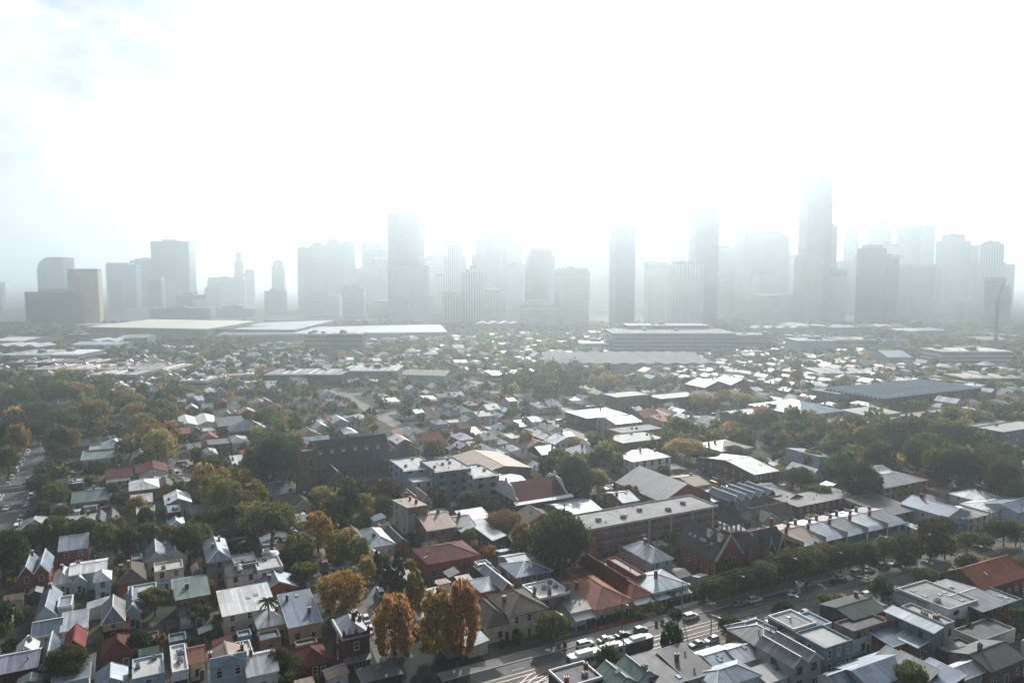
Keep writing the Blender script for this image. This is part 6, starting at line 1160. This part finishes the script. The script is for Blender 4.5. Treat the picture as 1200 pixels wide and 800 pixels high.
TI = 300 - nhand; colw = ['dark'] * 4 + ['darkolive'] * 6 + ['olive'] * 5 + ['green'] * 3 + ['sage'] * 2 + ['olivegold'] * 2 + ['rust', 'rustgold', 'gold', 'brown']
C_, S_, K_ = [], [], []
rs = np.random.default_rng(3); lowp = [crown_pts(rs, 110, 'round') for _ in range(5)]
for i, (d, x, z, pk) in enumerate(kept):
    w = rng.uniform(4, 8) if not pk else rng.uniform(7, 12); hgt = w * rng.uniform(.85, 1.3); c = rng.choice(colw)
    if i < TI: tree(x, z, w, hgt, c, rng.choice(['round', 'round', 'loose', 'tall', 'spread', 'bush' if w < 5 else 'round', 'cone' if rng.random() < .4 else 'round']), 1)
    else:
        if z > 560: w *= 1.35; hgt *= 1.2
        q = lowp[rng.randrange(5)]; a = rng.uniform(0, 6.28); ca, sa = math.cos(a) * w / 2, math.sin(a) * w / 2
        C_.append(np.stack([x + q[:, 0] * ca - q[:, 1] * sa, z + q[:, 0] * sa + q[:, 1] * ca, .5 + q[:, 2] * hgt], axis=1)); S_.append(np.full(len(q), .135 * w)); K_.append(np.tile(np.array(LC[c]) * rng.uniform(.85, 1.15), (len(q), 1)))
nb = 0
for _ in range(6000):
    z = 150 + 200 * rng.random(); x = rng.uniform(-.72, .72) * z; u, v = UV(x, z)
    if nb >= 230: break
    if not seen(x, z, 5) or droad(u, v) < 1.0 or (V0 - 4 < v < V1 + 4) or hits(u - .9, v - .9, u + .9, v + .9): continue
    addfoot((u - 1.4, v - 1.4, u + 1.4, v + 1.4)); w = rng.uniform(1.8, 4.2); tree(x, z, w, w * rng.uniform(.7, 1.3), rng.choice(colw), 'bush', 0); nb += 1
    if nb % 20 == 0: regrid()
me = quads_mesh('distant_trees', np.concatenate(C_), np.concatenate(S_), rs, 'leaf_far'); tint(me, np.concatenate(K_).tolist()); o = link('distant_trees', me); o['kind'] = 'stuff'; o['label'] = 'far scatter of garden and park trees between the roofs'
print('trees', len(TREES), 'far', len(C_))
# ---------------------------------------------------------------- cars
def car_meshes(kind):
    def f():
        L_, W, bh, gh = {'sedan': (4.5, 1.76, .82, .52), 'suv': (4.7, 1.85, .98, .62), 'hatch': (4.0, 1.7, .84, .58), 'van': (5.1, 1.92, 1.1, .95), 'ute': (5.2, 1.85, .98, .6)}[kind]
        hl, hw = L_ / 2, W / 2; q = MB()
        xs = [-hl, -hl + .12, -hl + .9, hl - 1.15, hl - .25, hl]; tp = {'van': [.75, bh, bh, bh, bh * .92, .6]}.get(kind, [.58, bh * .93, bh, bh, bh * .84, .55]); wd_ = [hw * .84, hw * .96, hw, hw, hw * .95, hw * .8]
        R_ = []
        for x, z, w in zip(xs, tp, wd_):
            k = len(q.v); q.v += [(x, -w, .28), (x, -w * 1.0, z * .72), (x, -w * .88, z), (x, w * .88, z), (x, w * 1.0, z * .72), (x, w, .28)]; R_.append(k)
        for a, b_ in zip(R_, R_[1:]):
            for i in range(6): j = (i + 1) % 6; q.f.append((a + i, a + j, b_ + j, b_ + i)[::-1]); q.m.append(0)
        q.f.append(tuple(R_[0] + i for i in range(6))); q.m.append(0); q.f.append(tuple(R_[-1] + i for i in reversed(range(6)))); q.m.append(0)
        # roof panel over the glass
        g0, g1, r0, r1 = {'sedan': (-hl + .55, hl - 1.2, -hl + 1.35, hl - 2.1), 'suv': (-hl + .1, hl - 1.1, -hl + .4, hl - 1.9), 'hatch': (-hl + .1, hl - 1.0, -hl + .55, hl - 1.8), 'van': (-hl + .05, hl - .6, -hl + .12, hl - 1.3), 'ute': (-.6, hl - 1.2, -.4, hl - 2.0)}[kind]
        zt = bh + gh; q.slab([(r0, -hw * .74, zt), (r1, -hw * .74, zt), (r1, hw * .74, zt), (r0, hw * .74, zt)], .07)
        for sx, gx in ((r0, g0), (r1, g1)):
            for s in (-1, 1): q.bar((gx, s * hw * .84, bh - .02), (sx, s * hw * .72, zt - .04), .09, .09)
        body = q.mesh('body', ['carpaint']); q = MB()
        B4 = [(g0, -hw * .85, bh - .02), (g1, -hw * .85, bh - .02), (g1, hw * .85, bh - .02), (g0, hw * .85, bh - .02)]; T4 = [(r0, -hw * .735, zt - .06), (r1, -hw * .735, zt - .06), (r1, hw * .735, zt - .06), (r0, hw * .735, zt - .06)]
        for i in range(4): j = (i + 1) % 4; q.poly([B4[i], B4[j], T4[j], T4[i]])
        glass = q.mesh('glazing', ['glass']); q = MB(); q.cyl((0, -.1, 0), (0, .1, 0), .33, .33, 12, 0); q.cyl((0, -.115, 0), (0, .115, 0), .19, .19, 8, 1); wheel = q.mesh('wheel', ['rubber', 'metal'])
        q = MB(); q.box(hl - .1, hl + .015, -hw * .12, hw * .12, .52, .68, 0, bottom=True); lamp = q.mesh('headlight', ['trim'])
        return body, glass, wheel, lamp, hl, hw
    return cached(('car', kind), f)
PC = dict(white=(.62, .62, .60), silver=(.45, .46, .47), grey=(.16, .165, .17), black=(.015, .016, .018), red=(.30, .02, .02), blue=(.03, .07, .2), bronze=(.2, .16, .11))
KN = dict(sedan='sedan', suv='four-wheel drive', hatch='hatchback', van='van', ute='pickup')
def car(x, y, ang, kind, c, label=None, group='parked cars'):
    body, glass, wheel, lamp, hl, hw = car_meshes(kind)
    t = thing('parked_car' if kind != 'van' else 'parked_van', 'car' if kind != 'van' else 'van', (x, y, .02), ang, label, group, desc=f"{c} {KN[kind]}")
    b_ = link('body', body, t); b_.color = (*PC[c], 1); link('glazing', glass, t); [link('headlight', lamp, t, (0, s * hw * .62, 0)) for s in (-1, 1)]
    for sx in (-1, 1):
        for sy in (-1, 1): link('wheel', wheel, t, (sx * hl * .62, sy * (hw - .1), .33))
    return t
crs = random.Random(77); KK = ['sedan', 'suv', 'hatch', 'sedan', 'hatch', 'suv', 'van', 'ute']; CC = ['white'] * 5 + ['silver'] * 3 + ['grey'] * 3 + ['black'] * 2 + ['red', 'blue', 'bronze']
CARPOS = []
def carat(u, v, a, kind=None, c=None, grp='parked cars'):
    if any(abs(u - p[0]) + abs(v - p[1]) < 3.2 for p in CARPOS): return
    CARPOS.append((u, v)); x, y = XY(u, v); car(x, y, a, kind or crs.choice(KK), c or crs.choice(CC), None, grp)
FV, NV = V1 - 1.25, V0 + 1.3
for px, py, k, c in ((684, 752, 'suv', 'white'), (708, 746, 'sedan', 'silver'), (729, 741, 'sedan', 'black'), (753, 738, 'hatch', 'grey'), (811, 722, 'suv', 'white'), (871, 709, 'sedan', 'grey'), (891, 705, 'suv', 'white'), (963, 690, 'hatch', 'grey'), (993, 679, 'sedan', 'white'), (1020, 676, 'suv', 'grey'), (1030, 671, 'sedan', 'white'), (1048, 667, 'suv', 'bronze'), (1068, 666, 'sedan', 'silver'), (1083, 661, 'van', 'white'), (1117, 655, 'sedan', 'silver'), (1133, 651, 'suv', 'grey'), (1149, 648, 'sedan', 'black'), (1163, 644, 'suv', 'white'), (1181, 638, 'ute', 'white')):
    u, v = PUV(px, py, .7); carat(u, FV + crs.uniform(-.1, .1), GA + (math.pi if crs.random() < .15 else 0), k, c, 'cars parked along the far kerb of the tram road')
for px, py, k, c in ((703, 782, 'hatch', 'black'), (822, 757, 'sedan', 'grey'), (838, 751, 'hatch', 'white'), (893, 737, 'suv', 'white'), (905, 734, 'sedan', 'white'), (935, 722, 'sedan', 'white'), (943, 718, 'hatch', 'silver'), (1000, 707, 'sedan', 'black'), (1025, 702, 'suv', 'white'), (1100, 684, 'hatch', 'silver'), (1140, 674, 'suv', 'white')):
    u, v = PUV(px, py, .7); carat(u, NV, GA + math.pi, k, c, 'cars parked along the near kerb of the tram road')
carat(PUV(997, 690)[0], 144.9, GA, 'suv', 'black', 'cars driving on the tram road'); carat(PUV(930, 697)[0], 145.0, GA, 'hatch', 'silver', 'cars driving on the tram road')
def along(pts, w, side, s0, s1, gap, grp, p=.8):
    acc = 0
    for (a, b_), (c, d) in zip(pts, pts[1:]):
        L_ = math.hypot(c - a, d - b_); s = 0
        while s < L_:
            if s0 < acc + s < s1 and crs.random() < p:
                f = s / L_; n = (-(d - b_) / L_, (c - a) / L_); u, v = a + (c - a) * f + n[0] * w * side, b_ + (d - b_) * f + n[1] * w * side
                x, y = XY(u, v)
                if seen(x, y, 10): carat(u, v, GA + math.atan2(d - b_, c - a) + (math.pi if side > 0 else 0), None, None, grp)
            s += gap
        acc += L_
for sd in (-1, 1): along(LANE, 3.3, sd, 18, 330, 6.4, 'cars parked along the tree-lined street', .75); along([(-46, 200), (-46.5, 330), (-46.5, 470)], 5.6, sd, 20, 250, 6.2, 'cars parked along the road under the rail bridge', .9)
for px, py, a in ((386, 661, 0), (376, 655, .1), (443, 697, 1.9), (400, 672, .2), (214, 545, 0), (226, 547, .1), (8, 597, 1.3), (44, 596, 1.2), (41, 602, 1.2), (60, 664, 0), (120, 652, 0), (148, 648, 0), (1060, 577, .2), (1092, 571, .1), (1120, 574, .3), (1190, 550, .3), (1192, 556, .3), (745, 505, .2), (765, 506, .2), (790, 505, .2)):
    u, v = PUV(px, py); carat(u, v, GA + a, 'suv' if px == 386 else None, 'black' if px in (386, 376, 443) else None, 'cars standing off the main road')
for pts, w in (([(225, 165), (225, 258)], 4.3), ([(330, 150), (330, 390)], 4.7), ([(145, 262), (325, 262)], 3.4), ([(60, 395), (330, 395)], 3.4), ([(260, 300), (260, 390)], 3)):
    for sd in (-1, 1): along(pts, w, sd, 0, 999, 7.5, 'cars parked along the back streets', .5)
# ---------------------------------------------------------------- the tram
u0, v0 = PUV(661, 781); u1 = 109.0; c = XY((u0 + u1) / 2, 139.2); tram = thing('tram', 'tram', (*c, .07), GA, 'white and green articulated tram standing at the road junction'); TL = u1 - u0
def section(x0, x1, body, n, front=False, tail=False):
    q = MB(); w = 1.3; nz = .55
    P8 = [(x0 + (nz if front else 0), -w), (x1, -w), (x1, w), (x0 + (nz if front else 0), w)] if not front else [(x0 + .7, -w), (x1, -w), (x1, w), (x0 + .7, w), (x0, w * .72), (x0, -w * .72)]
    if tail: P8 = [(x0, -w), (x1 - .7, -w), (x1, -w * .72), (x1, w * .72), (x1 - .7, w), (x0, w)]
    q.prism(P8, .35, 3.15, 0); q.prism([(x * 1.0, y * .92) for x, y in P8], 3.15, 3.35, 1); o = q.build('body_section', [body, 'trim'], tram)
    L_ = x1 - x0; k = max(2, int(L_ / 1.5))
    for s in (-1, 1):
        for i in range(k):
            xx = x0 + .9 + (L_ - 1.6) * (i + .5) / k; q = MB(); hwid = (L_ - 1.6) / k * .43; dr = i == k // 2
            q.box(xx - hwid, xx + hwid, -.015, .0, .5 if dr else 1.55, 2.7, 0, bottom=True); q.build('door' if dr else 'window', 'glass', o, (0, s * (w + .016) if s > 0 else -(w + .001), 0))
    if front or tail:
        xx = x0 if front else x1; q = MB(); q.box(xx - .04, xx + .04, -w * .7, w * .7, 1.5, 2.85, 0, bottom=True); q.build('windscreen', 'glass', o); q = MB(); q.box(xx - .05, xx + .05, -w * .5, w * .5, 2.88, 3.1, 0, bottom=True); q.build('destination_board', 'black', o)
        for y in (-.8, .8): q = MB(); q.cyl((xx - .06, y, 1.05), (xx + .06, y, 1.05), .14, .14, 8); q.build('headlight', 'trim', o)
    q = MB(); q.box(x0 + L_ * .25, x0 + L_ * .72, -.85, .85, 3.35, 3.85, 0); q.build('roof_unit', 'trim', o)
    for xx in (x0 + L_ * .25, x0 + L_ * .75):
        for s in (-1, 1): q = MB(); q.cyl((xx, s * 1.0, .33), (xx, s * 1.2, .33), .33, .33, 10); q.build('wheel', 'rubber', o)
section(-TL / 2, -TL / 2 + TL * .36, 'w_white', 5, front=True); section(-TL / 2 + TL * .385, -TL / 2 + TL * .64, 'awn_g', 4); section(-TL / 2 + TL * .665, TL / 2, 'w_black', 5, tail=True)
for f in (.3725, .6525): q = MB(); x = -TL / 2 + TL * f; q.box(x - TL * .0124, x + TL * .0124, -1.15, 1.15, .5, 3.1, 0); q.build('bellows', 'rubber', tram)
q = MB(); x = -TL * .02; q.bar((x - .8, 0, 3.4), (x + .6, 0, 4.5), .1, .1); q.bar((x + .6, 0, 4.5), (x - .6, 0, 5.4), .08, .08); q.box(x - .7, x - .5, -.8, .8, 5.38, 5.46, bottom=True); q.build('pantograph', 'metal', tram)
# ---------------------------------------------------------------- poles and wires
POLES = []
def pole(px, yb, hgt, kind, label=None, uv=None):
    x, y = XY(*uv) if uv else P(px, yb); t = thing('power_pole' if kind == 'p' else 'street_lamp', 'pole' if kind == 'p' else 'street lamp', (x, y, 0), GA, label, 'poles along the streets', desc='timber power pole' if kind == 'p' else 'grey street lamp on a tall pole')
    q = MB(); q.cyl((0, 0, -.2), (0, 0, hgt), .19, .12, 8); q.build('post', 'timber' if kind == 'p' else 'metal', t)
    if kind == 'p': q = MB(); q.box(-.08, .08, -1.2, 1.2, hgt - .7, hgt - .5, bottom=True); [q.cyl((0, s, hgt - .5), (0, s, hgt - .3), .06, .04, 6) for s in (-1.1, -.5, .5, 1.1)]; q.build('crossarm', 'timber', t); q = MB(); q.bar((0, 0, hgt - 2), (0, -2, hgt - 1.5), .07, .07); q.box(-.16, .16, -2.6, -1.9, hgt - 1.62, hgt - 1.45, bottom=True); q.build('lamp', 'trim', t)
    else: q = MB(); q.bar((0, 0, hgt - .1), (0, -2.4, hgt + .3), .09, .09); q.box(-.18, .18, -3.1, -2.3, hgt + .2, hgt + .38, bottom=True); q.build('lamp', 'trim', t)
    POLES.append((x, y, hgt)); return t
for i in range(14): pole(0, 0, 9.5, 'p' if i % 2 else 'l', None, (88 + i * 19.5, V1 + 1.0))
for i in range(11): pole(0, 0, 8.5, 'l', None, (96 + i * 26, V0 - .9))
for i in range(6): pole(0, 0, 9.0, 'p', None, (61.5 - i * 1.2, 178 + i * 22))
for i in range(6): pole(0, 0, 9.0, 'p', None, (-38.6, 300 + i * 27))
wires = bpy.data.materials
for k in range(5):
    for j, (zz, off) in enumerate(((8.9, -.9), (8.9, .9))):
        a, b_ = XY(107.5 + k * 39, V1 + 1.0 + off), XY(146.5 + k * 39, V1 + 1.0 + off); q = MB(); n = 8
        for i in range(n):
            f0, f1 = i / n, (i + 1) / n; g = lambda f: (a[0] + (b_[0] - a[0]) * f, a[1] + (b_[1] - a[1]) * f, zz - 4 * .7 * f * (1 - f)); q.bar(g(f0), g(f1), .06, .06)
        o = thing('overhead_wire', 'wire', (0, 0, 0), 0, None, 'wires between the power poles', desc='sagging overhead wire'); q.build('strand', 'black', o); o['at'] = [(a[0] + b_[0]) / 2, (a[1] + b_[1]) / 2]
for j, vc in enumerate((139.2, 142.7)):
    q = MB(); a, b_ = XY(66, vc), XY(330, vc); q.bar((*a, 5.5), (*b_, 5.5), .035, .035); o = thing('overhead_wire', 'wire', (0, 0, 0), 0, ['straight tram wire above the track nearest the camera', 'straight tram wire above the far tram track'][j]); q.build('strand', 'black', o)
# ---------------------------------------------------------------- rail bridge over the left road, bins, fences, a shelter
x, y = P(34, 571, 5.2); u, v = UV(x, y); t = thing('rail_bridge', 'bridge', (*XY(-46.5, v), 0), GA, 'flat grey rail bridge crossing the left road with a dark underside')
q = MB(); q.box(-34, 24, -2.6, 2.6, 4.6, 5.4, bottom=True); q.build('deck', 'w_conc', t)
for s in (-1, 1): q = MB(); q.box(-34, 24, s * 2.6 - .15, s * 2.6 + .15, 5.4, 6.5, bottom=True); q.build('parapet', 'w_grey', t)
for s in (-9.5, 9.5): q = MB(); q.box(s - 1, s + 1, -2.5, 2.5, -.2, 4.6); q.build('pier', 'w_conc', t)
for s in (-1.4, -.1): q = MB(); q.box(-34, 24, s, s + .12, 5.4, 5.55, bottom=True); q.build('rail', 'rail', t)
binm = cached('bin', lambda: (lambda q: (q.slab([(-.34, -.36, 1.0), (.34, -.36, 1.0), (.34, .36, 1.0), (-.34, .36, 1.0)], .95), q.mesh('body', ['w_dgreen']))[1])(MB())); lidm = cached('binlid', lambda: (lambda q: (q.slab([(-.38, -.4, 1.02), (.38, -.4, 1.02), (.38, .42, 1.14), (-.38, .42, 1.14)], .08), q.mesh('lid', ['r_maroon']))[1])(MB()))
for px, py in ((655, 759), (662, 758), (757, 774), (807, 767), (769, 732), (776, 731), (560, 762)):
    x, y = P(px, py); o = thing('wheelie_bin', 'bin', (x, y, .13), GA + crs.uniform(-.2, .2), None, 'bins on the pavements', desc='dark green wheelie bin'); link('body', binm, o); link('lid', lidm, o)
def fence(px1, py1, px2, py2, h_, m, label):
    a, b_ = Vector(P(px1, py1)), Vector(P(px2, py2)); d = b_ - a; t = thing('fence', 'fence', (a.x, a.y, 0), math.atan2(d.y, d.x), label); L_ = d.length; n = max(2, int(L_ / 2.4))
    for i in range(n): q = MB(); q.box(L_ * i / n + .07, L_ * (i + 1) / n - .07, -.03, .03, .05, h_, bottom=True); q.build('panel', m, t)
    for i in range(n + 1): q = MB(); q.box(L_ * i / n - .06, L_ * i / n + .06, -.06, .06, -.1, h_ + .12); q.build('post', m, t)
fence(62, 698, 84, 695, 2.0, 'w_blue', 'pale paling fence in front of the cream cottage'); fence(790, 716, 817, 709, 1.3, 'w_white', 'white picket fence beside the silvery hip-roofed cottage'); fence(756, 725, 776, 719, 1.4, 'w_buff', 'buff front wall below the small orange-roofed cottage'); fence(744, 712, 757, 725, 1.3, 'w_buff', 'buff side wall beside the hedge below the terracotta roof')
fence(348, 789, 366, 784, 1.6, 'w_white', 'short white fence in front of the clipped hedge'); fence(111, 750, 120, 790, 1.9, 'timber', 'timber fence down the side of the red-gabled yard'); fence(98, 770, 103, 795, 1.8, 'timber', 'timber fence between the red gable and the bare yard'); fence(206, 718, 212, 752, 2.0, 'timber', 'long brown fence below the red flank wall'); fence(193, 735, 205, 765, 1.8, 'timber', 'brown fence beside the rusty shrub'); fence(226, 735, 244, 760, 1.9, 'timber', 'sunlit timber fence beside the palm yard'); fence(250, 690, 256, 712, 1.9, 'timber', 'short timber fence below the dome-skylight house')
fence(1125, 752, 1160, 740, 1.7, 'timber', 'low fence behind the single garage'); fence(1160, 735, 1196, 750, 1.8, 'timber', 'fence across the weedy yards behind the garage'); fence(1100, 768, 1128, 782, 1.8, 'timber', 'fence beside the largest tilted shed'); fence(1028, 745, 1046, 762, 1.8, 'timber', 'fence between the black-walled house and blue sheet roof'); fence(905, 745, 928, 770, 1.8, 'timber', 'dark fence in the alley beside the brown brick house'); fence(640, 756, 690, 742, 1.2, 'w_dgreen', 'low dark hedge fence along the far tram road pavement'); fence(690, 742, 744, 728, 1.2, 'w_red', 'low brick front wall below the terracotta roof')
# ---------------------------------------------------------------- the haze: one closed box round the camera and everything built
def haze():
    m = bpy.data.materials.new('haze'); m.use_nodes = True; t = m.node_tree; t.nodes.clear(); o = N('ShaderNodeOutputMaterial', t); p = N('ShaderNodeVolumePrincipled', t)
    p.inputs['Color'].default_value = (.87, .962, 1.0, 1); p.inputs['Density'].default_value = HAZE_D; p.inputs['Anisotropy'].default_value = HAZE_G; t.links.new(p.outputs[0], o.inputs['Volume'])
    q = MB(); q.box(-5400, 5400, -400, 9200, -1.2, 356, bottom=True); me = q.mesh('haze', ['glass']); me.materials.clear(); me.materials.append(m); o = link('haze', me); o['kind'] = 'stuff'
HAZE_D, HAZE_G = .00039, .82
haze()
# ---------------------------------------------------------------- labels: what each remaining thing looks like and the landmark it stands nearest
LMK = [('the dark stone church', 410, 575), ('the stepped modern flats', 520, 590), ('the Dutch-gabled hotel', 636, 608), ('the big grey-roofed hall', 790, 595), ('the long three-storey brick block', 765, 640), ('the slate-roofed brick school', 860, 670), ('the white-posted terrace row', 1000, 655), ('the brown brick flats', 1062, 588),
       ('the stopped tram', 710, 778), ('the corner pub', 410, 790), ('the three autumn giants', 505, 772), ('the huge dark tree', 656, 676), ('the terracotta-tiled house', 715, 728), ('the orange-tiled brick house', 1170, 692), ('the tall modern pair', 1100, 755), ('the teal shop', 985, 775), ('the brown brick house', 895, 770), ('the three tilted sheds', 1090, 800),
       ('the arched blue facade', 266, 800), ('the tall white block', 210, 795), ('the tallest palm', 316, 747), ('the dome-skylight house', 285, 690), ('the twin-gabled brick house', 38, 700), ('the round dark tree', 77, 800), ('the tall cream house', 130, 745), ('the great spreading olive', 318, 652), ('the gravel square', 215, 560), ('the rail bridge', 34, 575), ('the maroon-roofed villas', 160, 568), ('the brick hall with vents', 530, 672),
       ('the white villa', 765, 556), ('the wide pale gold tree', 803, 546), ('the brick mills', 770, 475), ('the long brick factory', 1090, 470), ('the big blue hip roof', 965, 490), ('the dark brick library', 1185, 515), ('the wedge-roofed hall', 968, 545), ('the market sheds', 740, 436), ('the broad stepped office', 790, 417), ('the crane', 1166, 412), ('the beige finned tower', 100, 388), ('the white kite-shaped roof', 175, 389), ('the long silver roof', 400, 391), ('the banded grey flats', 670, 385), ('the slim dark tower', 728, 385), ('the dome-capped tower', 1020, 385),
       ('the white pointed gables', 232, 505), ('the pale blue warehouse', 46, 425), ('the tan-roofed shed', 120, 441), ('the rusty autumn trees', 175, 530), ('the dark-walled works', 355, 452), ('the blank pale wall', 468, 640), ('the white-roofed green shed', 575, 640), ('the church tower', 358, 570), ('the ragged white roofs', 90, 620), ('the wide white-gabled house', 210, 605)]
ORD = ['closest', 'second closest', 'third closest', 'fourth closest', 'fifth closest', 'sixth closest', 'seventh closest', 'eighth closest', 'ninth closest', 'tenth closest', 'eleventh closest', 'twelfth closest', 'thirteenth closest', 'fourteenth closest', 'fifteenth closest', 'sixteenth closest']
by = {}
for o, d in THINGS:
    p = o.get('at') or (o.location.x, o.location.y); by.setdefault(d, []).append((o, PX(p[0], p[1], 0)))
used = set()
for d, rows in by.items():
    opts = {}
    for li, (nm, lx, ly) in enumerate(LMK):
        sec = {}
        for ri, (o, (x, y)) in enumerate(rows):
            dx, dy = x - lx, (y - ly) * 1.8; rel = ('right of' if dx > 0 else 'left of') if abs(dx) > abs(dy) else ('in front of' if dy > 0 else 'behind'); sec.setdefault(rel, []).append((math.hypot(dx, dy), ri))
        for rel, lst in sec.items():
            lst.sort()
            for k, (dist, ri) in enumerate(lst):
                if k < len(ORD): opts.setdefault(ri, []).append((k + dist / 90, k, rel, nm))
    for ri, (o, _) in enumerate(rows):
        for sc_, k, rel, nm in sorted(opts.get(ri, [])):
            s = f"{ORD[k]} {d} {rel} {nm}"; s = s if len(s.split()) <= 16 else s.replace(' with a ', ', ').replace('two-storey house', 'tall house')
            if len(s.split()) > 16: continue
            if s not in used: used.add(s); o['label'] = s; break
        else: o['label'] = d + ' among many alike'
for o in scn.objects:
    for k in ('fp', 'at'):
        if k in o: del o[k]
